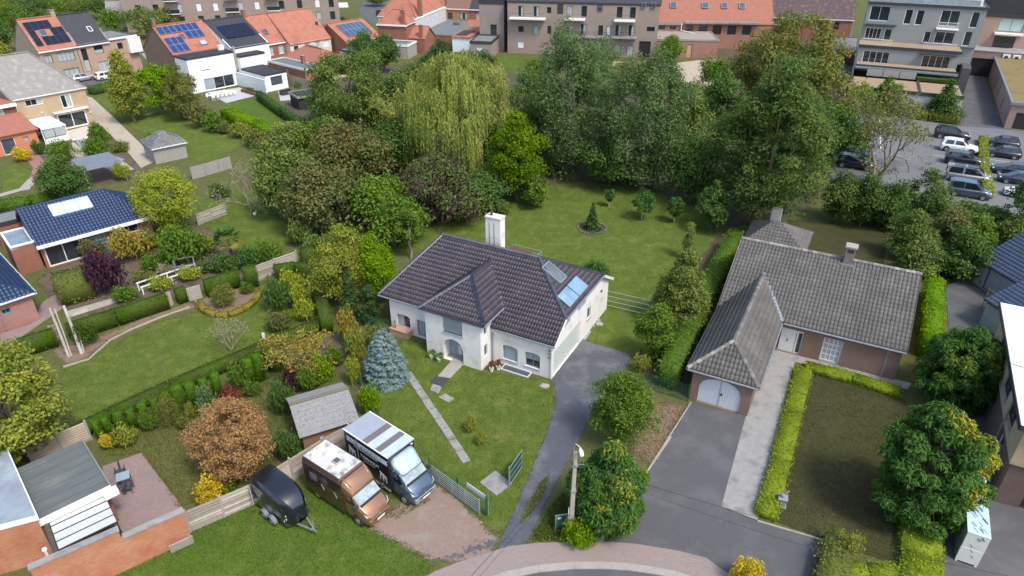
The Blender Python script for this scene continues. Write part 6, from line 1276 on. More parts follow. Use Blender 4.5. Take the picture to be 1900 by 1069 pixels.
# ------------------------------------------------------------------ hedges
l_topi = LV('topiary', (.045,.095,.012), (.065,.125,.016), (.09,.155,.022), nz=((.06,.11,.02), 1.2))
def TOP(pts, h): return [G(p[0], p[1], h) for p in pts]
hedge('clipped_hedge', 'long clipped dark green hedge dividing the lawn from the topiary row', TOP([(128,796),(200,760),(313,708),(480,638),(600,588)], .95), .85, .95, l_hedge, 60, .11, 2)
hedge('clipped_hedge', 'clipped hedge with red patches closing the garden beside the ivy fence', TOP([(604,588),(592,540),(578,500)], 1.5), 1.0, 1.5, l_hedge, 60, .11, 3)
hedge('clipped_hedge', 'clipped hedge arm above the yellow variegated shrub', TOP([(574,492),(545,486),(505,492)], 1.5), .7, 1.5, l_hedge, 60, .11, 4)
hedge('clipped_hedge', 'tall clipped hedge block beside the slat fence', TOP([(556,463),(580,458)], 1.9), 1.3, 1.9, l_hedge, 60, .11, 5)
hedge('clipped_hedge', 'long upper hedge above the bark strip', TOP([(120,602),(210,574),(308,543)], 1.45), .8, 1.45, l_hedge, 60, .11, 6)
hedge('clipped_hedge', 'short hedge block between the two path gaps', TOP([(322,537),(343,530)], 1.4), .75, 1.4, l_hedge, 60, .11, 7)
hedge('clipped_hedge', 'hedge behind the round ball shrub', TOP([(376,521),(440,500)], 1.6), .8, 1.6, l_hedge, 60, .11, 8)
hedge('clipped_hedge', 'taller rounded hedge block next to the ball shrub hedge', TOP([(448,497),(474,492)], 1.9), 1.1, 1.9, l_hedge, 60, .11, 9, top_round=.25)
hedge('clipped_hedge', 'hedge block beside the tall bare posts', TOP([(22,632),(98,609)], 1.5), .8, 1.5, l_hedge, 60, .11, 10)
shrub_px('clipped_bush', 'barrel shaped clipped bush behind the bare posts', 166, 640, 592, 21, l_hedge, shape='column', n=1500, leaf=.13, seed=3)
hedge('boundary_hedge', 'tall hedge along the shaded side of the grey roofed house', [G(1236,722),G(1272,640),(G(1330,520)),G(1362,462)], 1.5, 2.0, l_mid, 42, .16, 11, rough=.12)
hedge('boundary_hedge', 'bright leafy hedge at the gable of the brick bungalow', TOP([(1732,625),(1735,560),(1738,512)], 2.0), 1.3, 2.0, l_bright, 45, .17, 12, rough=.12)
yg = dict(dens=70, leaf=.12, rough=.07)
hedge('low_hedge', 'low yellow green hedge beside the concrete path', [G(1420,962),G(1448,860),G(1470,770),G(1490,690)], 1.25, .5, l_low, seed=13, **yg)
hedge('low_hedge', 'low yellow green hedge under the brick front wall', [G(1492,684),G(1580,706),G(1668,733)], 1.1, .5, l_low, seed=14, **yg)
hedge('low_hedge', 'broad glowing hedge between the brown lawn and the dark yard', [G(1706,1120),G(1706,1040),G(1706,940)], 2.0, .6, l_low, seed=15, **yg)
hedge('low_hedge', 'rounded end of the low hedge beside the little statue', [G(1420,965),G(1428,935)], 1.15, .55, l_low, seed=16, **yg)
hedge('low_hedge', 'shaggy olive hedge at the driveway corner', [G(1535,1110),G(1548,1040),G(1560,1010)], 1.6, 1.0, l_olive, seed=17, dens=60, leaf=.14, rough=.16)
hedge('low_hedge', 'yellow green hedge along the lower end of the brown lawn', [G(1560,1062),G(1610,1068),G(1668,1072)], 1.1, .5, l_low, seed=18, **yg)
hedge('parking_hedge', 'yellow green hedge strip between the parking rows', [G(1822,262),G(1822,300),G(1824,330),G(1832,368)], 1.0, .9, l_ygreen, 30, .25, 19)
hedge('parking_hedge', 'dense low shrub border in front of the grey flats', [G(1556,205),G(1640,212),G(1720,222),G(1778,230)], 2.2, 1.3, l_olive, 30, .3, 20, rough=.25)
hedge('parking_hedge', 'dark low hedge at the lower edge of the parking lot', [G(1780,388),G(1850,402)], 1.2, .9, l_dark, 30, .25, 21)
hedge('garden_hedge', 'bright clipped hedge beside the small lawn', TOP([(418,200),(470,222),(524,245)], 1.7), 2.0, 1.7, l_bright, 30, .2, 22)
hedge('garden_hedge', 'narrow dark hedge along the white garden wall', TOP([(478,168),(520,198),(560,222)], 1.6), .9, 1.6, l_dark, 30, .2, 23)
hedge('garden_hedge', 'dark hedge below the parked silver car', TOP([(165,162),(208,152)], 1.3), 1.6, 1.3, l_dark, 25, .22, 24)
hedge('garden_hedge', 'rough hedge behind the blue roofed bungalow', [G(0,392),G(60,385),G(110,372)], 1.4, 1.2, l_mid, 40, .2, 25, rough=.15)
hedge('clipped_hedge', 'block of ochre tinged beech hedge with an arch', [G(112,560),G(178,542)], 2.6, 2.3, l_olive, 45, .16, 26, rough=.1)
# ring hedge around the round bed
arc = [(372,566),(380,580),(400,588),(425,588),(452,578),(474,562),(486,540)]
hedge('low_hedge', 'curved low hedge turning orange around the ball shrub', [G(*p) for p in arc], .6, .45, l_ochre, 90, .1, 27)
soft_sheet('soil_bed', 'round bark bed inside the curved hedge', [(370,560),(395,540),(440,535),(480,540),(470,562),(440,580),(405,586)], .026, mulch, .3, .2)
shrub_px('ball_shrub', 'round olive ball shrub in the curved hedge bed', 417, 567, 530, 24, l_olive, n=2200, leaf=.12, nc=60, seed=4)
for i, (px, py, yt, hw, lab) in enumerate(((187,800,775,8,'nearest the yellow flowers'),(205,793,768,9,'second from the yellow flowers'),(229,786,757,12,'third from the yellow flowers'),(250,778,752,11,'beside the small standard tree'),(271,766,741,11,'behind the small standard tree'),(293,757,734,9,'touching the olive block'),(313,742,722,10,'behind the olive block'),(338,745,710,13,'right of the olive block'),(361,738,704,12,'left of the blue green shrub'),(384,724,697,10,'above the blue green shrub'),(407,720,685,11,'left of the dark red shrub'),(467,694,660,12,'right of the green cone'),(485,690,651,12,'tall and narrow under the ochre tree'),(503,668,640,11,'farthest up the hedge'))):
    b_ = G(px,py+15); r_ = hw*MPP(b_)*.66; hedge('topiary_column', 'small clipped column of the topiary row, ' + lab, [b_+Vector((-r_*.8,-r_*.8,0)), b_+Vector((r_*.8,r_*.8,0))], r_*2.1, max(.7,HT(b_,yt+5)), l_topi, 150, .085, 30+i, 'topiary', 'topiary columns along the long hedge', .03, top_round=.16)
shrub_px('topiary_block', 'broad pale olive clipped block in the topiary row', 318, 790, 736, 24, l_olive, shape='column', n=2200, leaf=.1, nc=60, seed=35)
for nm, lab, px, py, yt, hw, mt, sh_ in (
 ('shrub','blue green leafy shrub in the topiary row',384,765,720,24,l_silver,'round'),('shrub','dark red dome shrub in the topiary row',428,748,712,21,l_red,'dome'),('shrub','bright green cone shrub above the red shrub',450,722,668,22,l_mid,'oval'),
 ('shrub','small yellow shrub beside the olive block',354,775,748,13,l_ygreen,'round'),('shrub','yellow flowering shrub by the patio corner',205,832,803,17,l_gold,'round'),('shrub','green shrub next to the yellow flowers',236,828,788,24,l_ygreen,'round'),('shrub','round standard shrub below the topiary row',280,800,762,18,l_mid,'round'),
 ('shrub','golden yellow shrub at the slat fence',392,926,884,34,l_gold,'dome'),('shrub','green shrub behind the golden bush',425,912,885,20,l_mid,'round'),('shrub','variegated yellow shrub at the top of the hedge court',545,545,497,26,l_lime,'round'),('shrub','variegated yellow shrub in the middle of the hedge court',560,572,522,24,l_lime,'round'),('shrub','variegated yellow shrub at the foot of the hedge court',566,595,552,22,l_lime,'round'),
 ('shrub','dark glossy shrub beside the variegated row',520,578,510,28,l_dark,'round'),('shrub','rust coloured shrub at the end of the lawn',520,615,575,26,l_rust,'round'),
 ('shrub','plum leaved shrub below the blue roofed bungalow',205,545,455,40,l_plum,'round'),('shrub','ochre climbing shrub along the bungalow terrace',250,480,420,45,l_ochre,'round'),('shrub','large glossy leaved shrub beside the palm',345,490,415,50,l_mid,'round'),('shrub','brownish shrub against the teal trellis',175,480,440,25,l_rust,'round'),
 ('shrub','pale yellow shrub above the upper hedge',300,538,512,24,l_lime,'dome'),('shrub','yellow green tuft beside the wooden frame',355,520,492,24,l_lime,'round'),('shrub','grassy clump below the large glossy shrub',290,500,470,28,l_mid,'dome'),('shrub','leafy clump beside the palm',470,500,455,28,l_fern,'dome'),('shrub','leafy clump below the plum shrub',235,560,530,25,l_mid,'dome'),('shrub','feathery clump in the terrace bed',270,525,500,22,l_olive,'dome'),('shrub','dark leafy clump under the palm',420,505,470,28,l_dark,'dome'),('shrub','white flowering clump above the upper hedge',385,505,485,20,l_fern,'dome'),
 ('shrub','round green shrub at the beige terrace corner',188,275,225,20,l_mid,'round'),('shrub','spreading green shrub by the pink gravel',180,290,255,24,l_mid,'dome'),('shrub','low bronze shrub beside the gravel drive',224,280,262,20,l_olive,'dome'),('shrub','yellow green shrub beside the grey canopy',230,335,298,17,l_lime,'round'),('shrub','small dark ball on the lawn',281,262,248,13,l_dark,'dome'),('shrub','bright yellow shrub on the red terrace bed',45,300,270,18,l_gold,'round'),('shrub','dark ball shrub beside the conservatory',75,287,258,13,l_dark,'round'),('shrub','pale green airy shrub by the conservatory',118,300,258,30,l_mid,'round'),
 ('shrub','lime shrub beside the red path',103,315,290,16,l_bright,'round'),('shrub','reddish shrub behind the small lawn',372,235,192,26,l_rust,'round'),('shrub','green rounded shrub on the lawn edge',398,245,205,24,l_mid,'round'),('shrub','small bronze shrub by the bright hedge',420,248,228,16,l_rust,'dome'),('shrub','yellow green shrub by the bright hedge',446,255,225,22,l_ygreen,'round'),('shrub','shrub at the end of the bright hedge',480,272,235,28,l_olive,'round'),
 ('shrub','dark shrub near the small slat fence',410,368,338,20,l_dark,'dome'),('shrub','purple shrub behind the wooden shed',548,720,678,24,l_plum,'round'),('shrub','bright cone shrub behind the wooden shed',600,712,655,26,l_bright,'flame'),('shrub','feathery green shrub behind the wooden shed',575,725,675,26,l_mid,'round'),('shrub','dark shrub between the copper bush and the fence',540,855,790,26,l_dark,'round'),('shrub','green shrub left of the wooden shed',530,770,700,26,l_dark,'round'),
 ('ivy_clump','yellow green climber at the top of the wire fence',650,640,570,18,l_ochre,'column'),('ivy_clump','yellow climber beside the blue spruce',665,675,605,20,l_ygreen,'column'),('ivy_clump','ochre bush behind the blue spruce',700,655,600,24,l_olive,'round'),('ivy_clump','lime climber on the wire fence',660,715,660,14,l_lime,'column'),('ivy_clump','bright climber behind the white truck',690,770,715,20,l_bright,'column'),
 ('shrub','trailing yellow plant in the front lawn',872,800,770,14,l_ygreen,'dome'),('shrub','trailing yellow plant lower in the front lawn',892,822,800,14,l_ygreen,'dome'),
 ('shrub','glossy bush behind the solar collectors',1105,520,482,26,l_fern,'dome'),('shrub','yellow shrub at the corner of the driveway',1190,690,655,18,l_ygreen,'round'),('shrub','bright yellow shrub on the pavement edge',1385,1085,1035,34,l_gold,'dome'),('shrub','bright green groundcover around the pole',1075,1010,960,34,l_bright,'dome'),('shrub','leafy groundcover beside the letter box',1150,960,925,30,l_fern,'dome'),('shrub','lime shrub between fern tree and driveway',1190,905,868,16,l_bright,'round'),
 ('shrub','soft green shrub above the slat fence corner',500,490,440,30,l_mid,'round'),('shrub','yellow green shrub beside the glossy leaved shrub',385,470,430,24,l_ygreen,'round'),('shrub','fine leaved shrub under the lime green tree',340,445,415,26,l_mid,'dome'),('shrub','dark shrub at the end of the bungalow',285,460,425,26,l_dark,'round'),('shrub','pale flowering clump between the frames',310,510,488,18,l_straw,'dome'),('shrub','green clump behind the curved hedge',460,545,522,14,l_mid,'dome'),
 ('shrub','green shrub between ochre tree and wire fence',625,680,640,20,l_mid,'round'),('shrub','yellowish shrub beside the topiary block',345,795,770,16,l_olive,'round'),('shrub','leafy clump on the worn lawn edge',470,735,705,18,l_mid,'dome'),('shrub','mixed green clump below the dark red shrub',410,765,742,16,l_ygreen,'dome'),('shrub','dark glossy bush behind the ochre tree',520,690,640,22,l_dark,'round'),('shrub','rounded green bush on the woodland lawn edge',860,412,380,24,l_mid,'dome'),('shrub','low bush beside the bright maple',930,398,368,20,l_wood,'dome'),('shrub','low green bush at the thicket foot',640,455,410,30,l_mid,'round'),('shrub','bush beside the yellow bamboo',590,475,430,28,l_wood,'round'),('shrub','bush along the long lawn fence',560,455,405,26,l_wood,'round'),
 ('shrub','dark rosemary bush in the small lawn border',1085,1012,990,24,l_bright,'dome'),('shrub','ragged bush at the brown lawn corner',1570,1030,985,30,l_ygreen,'round')):
    shrub_px(nm, lab, px, py, yt, hw, mt, shape=sh_, n=1300 if hw > 30 else 900, leaf=.19 if hw < 30 else .15, seed=40 + (px*7) % 5, nc=30)
# stone ring with its little spruce
rs = thing('stone_ring', 'ring of rough stones around the young spruce', 'rockery', G(1098,424))
for i in range(26):
    a = i/26*2*math.pi; bm = bmesh.new(); bmesh.ops.create_icosphere(bm, subdivisions=1, radius=1); rgd = random.Random(i)
    for v in bm.verts: v.co *= rgd.uniform(.75,1.2)
    me = bpy.data.meshes.new('stone'); bm.to_mesh(me); bm.free(); o = link('stone', me, M('rough_stone', (.10,.088,.068), (.15,.135,.11), 5, .95, .4), rs); o.location = (math.cos(a)*1.45, math.sin(a)*1.45, .1); o.scale = (.17*rgd.uniform(.6,1.4), .15*rgd.uniform(.7,1.2), .12)
soft_sheet('soil_bed', 'bare soil inside the stone ring', [(1070,424),(1082,412),(1098,408),(1115,412),(1126,424),(1115,436),(1098,440),(1082,436)], .035, litter, .3, .2)
# ------------------------------------------------------------------ trees
tp = tree_px
l_maple = LV('maple', (.045,.085,.012), (.068,.115,.016), (.095,.145,.02), (.13,.165,.026), k=1.3)
conifer('blue_spruce', 'dense blue green spruce on the front lawn', G(718,702), 4.2, 1.72, l_blue, 20000, 3, 20, .27, .1, .5, .1, droop=.3, arms=19)
conifer('young_spruce', 'young dark spruce inside the stone ring', G(1098,426), 3.0, .85, l_yewdk, 2600, 4, 12, .32, .12, .9)
tp('golden_thuja', 'golden green conical thuja beside the rail fence', 1258, 606, 448, 62, l_thuja, shape='flame', seed=5, n=12000, nc=150, leaf=.36, asp=.4, rc=.6, z0=.1, inner=.65, up=.3, lobe=.2)
willow('weeping_willow', 'golden green weeping willow in the middle of the woodland', G(856,322), HT(G(856,322),98), 122*MPP(G(850,318)+Vector((0,0,6))), l_willow, 6, 110, 24)
WL = dict(n=24000, nc=170, leaf=.44, asp=.4, rc=1.05, up=.3, rand=.8, z0=1.0, flat=1.7)
tp('silver_willow', 'tall silvery willow behind the back lawn, left of its twin', 1050, 325, 18, 92, l_silver, shape='oval', seed=11, **WL)
tp('silver_willow', 'broad silvery willow overhanging the back lawn saplings', 1190, 352, 72, 92, l_silver, shape='oval', seed=12, **WL)
tp('silver_willow', 'silvery willow top behind the pair of willows', 1105, 260, 50, 60, l_silver, shape='oval', seed=13, n=7000, nc=70, leaf=.45, asp=.42, rc=1.1)
tp('maple_tree', 'bright green broadleaf tree at the left end of the back lawn', 958, 372, 195, 56, l_maple, shape='oval', seed=14, n=11000, nc=90, leaf=.4, rc=1.0, inner=.5)
tp('small_tree', 'small dark bush tree under the bright maple', 990, 385, 325, 28, l_mid, shape='round', seed=15, n=2000, leaf=.34)
tp('large_maple', 'huge olive tinged tree towering behind the pine', 1450, 250, 14, 118, l_olive, shape='round', seed=16, n=20000, nc=150, leaf=.55, rc=1.7, inner=.5, low=-.7)
tp('dark_tree', 'dark green tree between the willow and the pine', 1330, 290, 120, 58, l_dark, shape='oval', seed=17, n=9000, nc=80, leaf=.45, rc=1.2)
pine_b = G(1390,430)
tree('scots_pine', 'big dark pine with bare trunk beside the grey roofed house', pine_b + Vector((1.2,1.5,0)), HT(pine_b,105), 122*MPP(pine_b+Vector((0,0,8))), l_pine, shape='spread', seed=18, n=27000, nc=230, leaf=.5, asp=.42, rc=1.45, z0=HT(pine_b,400), inner=.15, flat=.6, bk=M('pine_bark', (.16,.11,.08), (.22,.16,.11), 5, .95, .6), tr=.42, multi=2, lean=.4, nl=5, up=.7)
tp('woodland_tree', 'dark shrubby tree left of the big pine trunk', 1318, 430, 330, 38, l_dark, shape='oval', seed=19, n=4000, leaf=.35, nc=40)
WT = dict(leaf=.48, rc=1.35)
for i, (nm, lab, bx, by, yt, hw, mt, sh_, n, nc) in enumerate((
 ('woodland_tree','spreading olive green tree behind the black garden shed',655,245,88,80,l_wood,'round',13000,110),
 ('dark_conifer','dark evergreen behind the weeping willow top',822,205,66,52,l_yewdk,'oval',8000,70),
 ('dark_conifer','dark evergreen beside the brown lawn of the flats',880,170,82,42,l_yewdk,'oval',6000,60),
 ('woodland_tree','green tree between the olive tree and the willow',745,250,120,56,l_wood,'oval',8000,80),
 ('evergreen','dark rounded evergreen beside the orange house',683,140,55,34,l_dark,'round',4500,45),('evergreen','pale dark evergreen beside the rounded one',715,135,52,26,l_dark,'round',3500,40),
 ('woodland_tree','pale green willowy shrub tree left of the woodland',555,330,222,52,l_wood,'round',8000,80),
 ('woodland_tree','rust tinged tree in front of the olive tree',655,360,222,62,l_rust,'round',11000,100),
 ('woodland_tree','rust tinged thicket tree above the yellow bamboo',600,430,290,58,l_rust,'round',10000,90),
 ('woodland_tree','green thicket tree beside the long lawn',535,400,265,48,l_wood,'round',8000,80),
 ('woodland_tree','dark tree in the heart of the woodland',740,330,210,50,l_dark,'round',8000,80),
 ('purple_tree','purple and green leaved tree below the willow',815,398,282,78,l_purple,'dome',12000,100),
 ('woodland_tree','green tree between the purple tree and the thicket',705,420,320,48,l_mid,'round',7000,70),
 ('woodland_tree','green tree beside the thin pale trunk',745,455,365,42,l_mid,'round',5000,60),
 ('woodland_tree','low dark tree right of the purple tree',895,390,320,40,l_dark,'round',5000,50),
 ('woodland_tree','dark tree behind the bright maple',1000,300,160,52,l_wood,'oval',7000,70),
 ('woodland_tree','shaded tree behind the twin willows',1130,345,240,50,l_dark,'round',6000,60),
 ('woodland_tree','shaded tree at the right end of the back lawn',1280,375,250,46,l_dark,'round',6000,60),
 ('woodland_tree','dark tree behind the big pine',1510,330,180,52,l_dark,'round',7000,70),
 ('woodland_tree','leafy tree in front of the red brick annex',1243,118,66,22,l_mid,'round',2500,30),
 ('woodland_tree','yellowish low tree below the apartments',1180,160,108,36,l_olive,'round',3500,40),
 ('woodland_tree','green tree at the left foot of the apartments',905,165,95,30,l_olive,'round',3000,35))):
    tp(nm, lab, bx, by, yt, hw*1.16, mt, shape=sh_, seed=60+i, n=int(n*1.15), nc=int(nc*1.3), **WT)
# shrubs along the lawn edge and the shade behind the brick house
for i, (lab, bx, by, yt, hw, mt) in enumerate((('evergreen bush at the left of the dark row',1548,412,310,36,l_pine),('evergreen bush second in the dark row',1595,420,318,38,l_pine),('evergreen bush third in the dark row',1645,428,330,36,l_dark),('tall evergreen bush below the parked cars',1700,420,298,46,l_pine),('brown tinged bush behind the chimney',1745,480,372,48,l_rust),('bright green bush beside the brown tinged one',1790,490,385,30,l_mid),('pale leaved bush behind the grey roof',1680,480,380,40,l_wood),('dark bush beside the slate roof',1770,520,420,44,l_dark),('twiggy bush behind the grey roof gable',1700,515,440,45,l_wood),('dark tree right of the parking lot',1885,448,300,44,l_dark),('pale bush above the slate roofed barn',1875,470,405,32,l_wood),('bush at the end of the parking row',1840,440,385,26,l_dark))):
    tp('evergreen_bush', lab, bx, by, yt, hw, mt, shape='oval', seed=100+i, n=4500, nc=50, leaf=.36, rc=.9, z0=.2)
open_tree('robinia', 'thin leaved tree with spreading bare limbs over the parking lot', G(1622,330), 9, l_olive, 7, 4, 5, .24, 3600, .3, M('grey_bark', (.24,.21,.17), (.18,.155,.125), 6, .95, .4), .5, (.08,.05), 3.3, 1.0, up=.12)
tp('conical_tree', 'dark cone shaped tree in front of the grey flats', 1745, 222, 140, 34, l_dark, shape='cone', seed=120, n=5000, nc=60, leaf=.4, rc=1.0, z0=.3)
tp('small_tree', 'small green tree at the left of the grey flats', 1590, 215, 145, 30, l_mid, shape='round', seed=121, n=3000, nc=40, leaf=.4)
tp('small_tree', 'green tree in the middle of the flats border', 1640, 212, 140, 26, l_mid, shape='round', seed=122, n=3000, nc=40, leaf=.4)
# left gardens
tp('yellow_tree', 'large yellow green tree over the flat roof corner', 48, 852, 638, 116, l_ygreen, shape='round', seed=130, n=14000, nc=140, leaf=.3, rc=.75, asp=.75, inner=.55, up=.8, lobe=.3)
tp('flame_tree', 'tall olive yellow conical tree beside the beige house', 250, 226, 84, 42, l_ygreen, shape='flame', seed=131, n=9000, nc=110, leaf=.42, rc=.95, z0=1.0)
tp('yellow_tree', 'yellow green tree behind the conical tree', 305, 210, 112, 46, l_bright, shape='round', seed=132, n=6000, nc=60, leaf=.42)
tp('dark_tree', 'dark egg shaped evergreen on the lawn edge', 345, 222, 118, 37, l_olive, shape='oval', seed=133, n=7000, nc=90, leaf=.36, rc=.8, z0=.2, inner=.7)
tp('lime_tree', 'glowing lime green tree beside the blue roof', 318, 428, 306, 60, l_lime, shape='round', seed=134, n=12000, nc=110, leaf=.3, rc=.8, asp=.5, hang=.3, lobe=.4)
tp('dark_tree', 'dark evergreen tree behind the blue roof', 128, 372, 285, 46, l_dark, shape='oval', seed=135, n=6000, nc=70, leaf=.34, z0=.3)
open_tree('bare_tree', 'nearly bare grey tree on the long lawn', G(467,398), 5.4, l_straw, 8, 3, 5, .09, 700, .2, M('pale_twig', (.30,.27,.22), (.24,.215,.175), 6, .95), .42, (0,0), 1.9, .4)
open_tree('bare_shrub', 'bare straw coloured shrub on the hedge lawn', G(432,648), 2.6, l_straw, 9, 9, 3, .03, 500, .14, M('straw_twig', (.32,.30,.18), (.26,.25,.14), 6, .95), .35, (0,0), 1.0, .25, 'shrub')
open_tree('ochre_tree', 'small tree with ochre leaves on crooked limbs', G(562,692), 3.6, l_ochre, 10, 5, 4, .09, 2600, .17, M('ochre_bark', (.26,.20,.10), (.2,.15,.08), 6, .95), .6, (0,0), 1.3, .42, up=.1)
tp('copper_bush', 'big round copper leaved bush behind the slat fence', 445, 884, 748, 74, l_copper, shape='round', seed=140, n=14000, nc=160, leaf=.17, rc=.5, z0=.35, inner=.75, asp=.7, tr=.12, lobe=.15)
tp('yellow_bamboo', 'feathery yellow green tree beside the white house roof', 645, 560, 402, 58, l_ygreen, shape='oval', seed=141, n=11000, nc=100, leaf=.32, asp=.4, rc=.8, droop=.5, z0=.3)
tp('yellow_bamboo', 'soft green willowy tree touching the left roof corner', 702, 560, 420, 46, l_bright, shape='oval', seed=142, n=8000, nc=80, leaf=.3, asp=.4, rc=.8, droop=.5, z0=.3)
tp('dark_column', 'dark columnar yew left of the white house', 655, 600, 500, 22, l_yewdk, shape='flame', seed=143, n=3500, nc=50, leaf=.24, rc=.4, z0=.1)
tp('dark_column', 'second dark yew in front of the left house corner', 690, 600, 520, 18, l_yewdk, shape='flame', seed=144, n=2500, nc=40, leaf=.24, rc=.4, z0=.1)
tp('driveway_tree', 'green leafy tree leaning over the house driveway', 1148, 822, 678, 66, l_mid, shape='oval', seed=145, n=9000, nc=90, leaf=.27, asp=.4, rc=.75, droop=.6, z0=.5)
tp('side_bush', 'green bush tree below the golden thuja', 1212, 668, 548, 38, l_mid, shape='oval', seed=146, n=6000, nc=70, leaf=.25, rc=.6, z0=.2)
tp('thin_tree', 'thin pale leaved young tree above the golden thuja', 1273, 480, 395, 13, l_wood, shape='flame', seed=147, n=1400, nc=30, leaf=.25, rc=.4, z0=.4)
for i, (bx, by, yt, hw, lab) in enumerate(((1130,384,350,11,'slim sapling with dark leaves near the willow edge'),(1190,407,352,27,'fresh green sapling with white trunk on the back lawn'),(1250,414,364,17,'small sapling with white trunk beside the shade'))):
    tp('sapling', lab, bx, by, yt, hw, l_fern, shape='round', seed=150+i, n=1800, nc=34, leaf=.26, lobe=.3, z0=.7, tr=.05, bk=M('whitewashed_trunk', (.55,.53,.48)), group='saplings on the back lawn')
tp('thin_tree', 'young tree with thin pale trunk beside the roof', 763, 480, 385, 30, l_mid, shape='round', seed=155, n=1800, nc=25, leaf=.3, z0=1.6, bk=pale_bark)
# fern leaved evergreens with golden patches
def fern_tree(name, label, bx, by, yt, hw, seed, golds, n=11000, sh_='dome', z0=.2, gs=.6, gm=None):
    b = G(bx, by); H = HT(b, yt); R = hw*MPP(b+Vector((0,0,H*.5))); rg = np.random.default_rng(seed); C, S_ = clumps(rg, sh_, R, z0, H, 190, .55, .5, .4)
    root = thing(name, label, 'tree', b, 0); trunk_mb(rg, H*.7, .13, C, 12).build('trunk', bark, root, True)
    V, F, r = leafy(rg, C, S_, n*3, .27, .085, .8, .75, .6, .1, .35, .45, .2); cen = V.reshape(-1,4,3).mean(1); pg_ = np.zeros(len(cen))
    for gx, gy, gz, gr in golds: pg_ = np.maximum(pg_, np.clip(1.25 - np.linalg.norm(cen - np.array([gx*R, gy*R, gz*H]), axis=1)/(gr*R), 0, .92))
    isg = rg.random(len(cen)) < gs*pg_**.9
    for sel, mt, nm in ((~isg, l_fern, 'crown'), (isg, gm or l_fgold, 'golden_foliage')):
        m = int(sel.sum())
        if m: link(nm, mesh_np(nm, V.reshape(-1,4,3)[sel].reshape(-1,3), np.arange(m*4).reshape(m,4), r[sel]), mt, root)
fern_tree('fern_leaved_tree', 'dark feathery evergreen with few golden tips at the bungalow corner', 1766, 742, 612, 84, 160, ((.35,-.5,.75,.35),(-.5,-.5,.8,.3)), 11000, 'round', -.6)
fern_tree('fern_leaved_tree', 'feathery evergreen with large golden patches beside the foil stacks', 1694, 962, 755, 98, 161, ((.3,-.1,.9,.45),(.75,-.3,.65,.42),(.45,-.75,.45,.3)), 13000, 'round', -.8, .8, LV('bright_gold', (.24,.235,.014), (.33,.30,.02), (.42,.36,.03), (.27,.26,.02), k=.9, sg=1.0))
fern_tree('fern_leaved_tree', 'feathery evergreen with golden top beside the concrete pole', 1124, 978, 822, 76, 162, ((.1,.2,.95,.42),(.2,-.6,.7,.36),(-.3,-.8,.5,.25),(.3,-.8,.35,.25)), 11000, 'oval', -.4)
# palm
pb_ = G(432,484); pm_ = thing('palm_tree', 'fan palm with yellowing lower fronds in the garden bed', 'palm', pb_); Hp = 2.3
MB().tube([(0,0,-.1),(.03,0,Hp*.5),(0,.04,Hp)],.15,10,.13).build('trunk', M('palm_fibre', (.12,.09,.06), (.17,.13,.09), 8, .95, .7), pm_)
rg = np.random.default_rng(5)
for nm, k, lo, hi, mt in (('fronds', 44, -.15, 1.1, l_fern), ('dry_fronds', 14, -.8, -.3, l_ochre)):
    P = []; N = []; D = []
    for i in range(k):
        a = rg.random()*6.28; e = lo + (hi-lo)*rg.random(); d = np.array([math.cos(a)*math.cos(e), math.sin(a)*math.cos(e), math.sin(e)]); c0 = np.array([0,0,Hp]) + d*.75; sd_ = nz_(np.cross(d, [0,0,1.])[None])[0]; up_ = np.cross(sd_, d)
        for j in np.linspace(-1.15, 1.15, 11): q = d*math.cos(j) + sd_*math.sin(j); P.append(c0 + q*.32); D.append(q - np.array([0,0,.25])); N.append(up_ + rg.normal(0,.1,3))
    V, F = leaf_geo(np.array(P), np.array(N), np.array(D), np.full(len(P), .72), np.full(len(P), .085), .05); link(nm, mesh_np(nm, V, F, rg.random(len(P))), mt, pm_)
# background trees along the top
for i, (bx, by, yt, hw, mt, lab) in enumerate(((8,95,40,28,l_dark,'dark tree at the corner behind the grey roof'),(28,60,-5,38,l_mid,'rounded tree behind the ochre gable'),(70,40,-18,40,l_dark,'feathery dark tree behind the solar ring roof'),(112,30,-18,34,l_bright,'yellow green tree behind the solar ring roof'),(150,34,-20,38,l_wood,'woodland tree behind the black roof'),(195,36,-16,34,l_dark,'dark tree behind the black roof gable'),(215,62,15,22,l_mid,'small garden tree beside the white box corner'),(275,72,8,34,l_wood,'loose olive tree between the two house groups'),(305,58,14,30,l_olive,'olive tree behind the brick gable'),(240,40,-4,28,l_mid,'tree behind the far cottage'),(10,30,-30,40,l_ygreen,'yellowish tree at the top left corner'),(120,12,-40,50,l_dark,'far dark tree behind the left gardens'),(60,10,-45,50,l_mid,'far green tree behind the left gardens'),(700,12,-14,22,l_mid,'clipped green tree beside the street'),(745,30,0,14,l_olive,'small yellowish tree on the street corner'),(1565,30,-10,16,l_mid,'tree behind the parked cars at the dark roof row'),(5,120,70,22,l_ygreen,'yellow green bush by the left chimney'))):
    tp('garden_tree', lab, bx, by, yt, hw, mt, shape='round', seed=200+i, n=2200, nc=45, leaf=.6, rc=1.7)

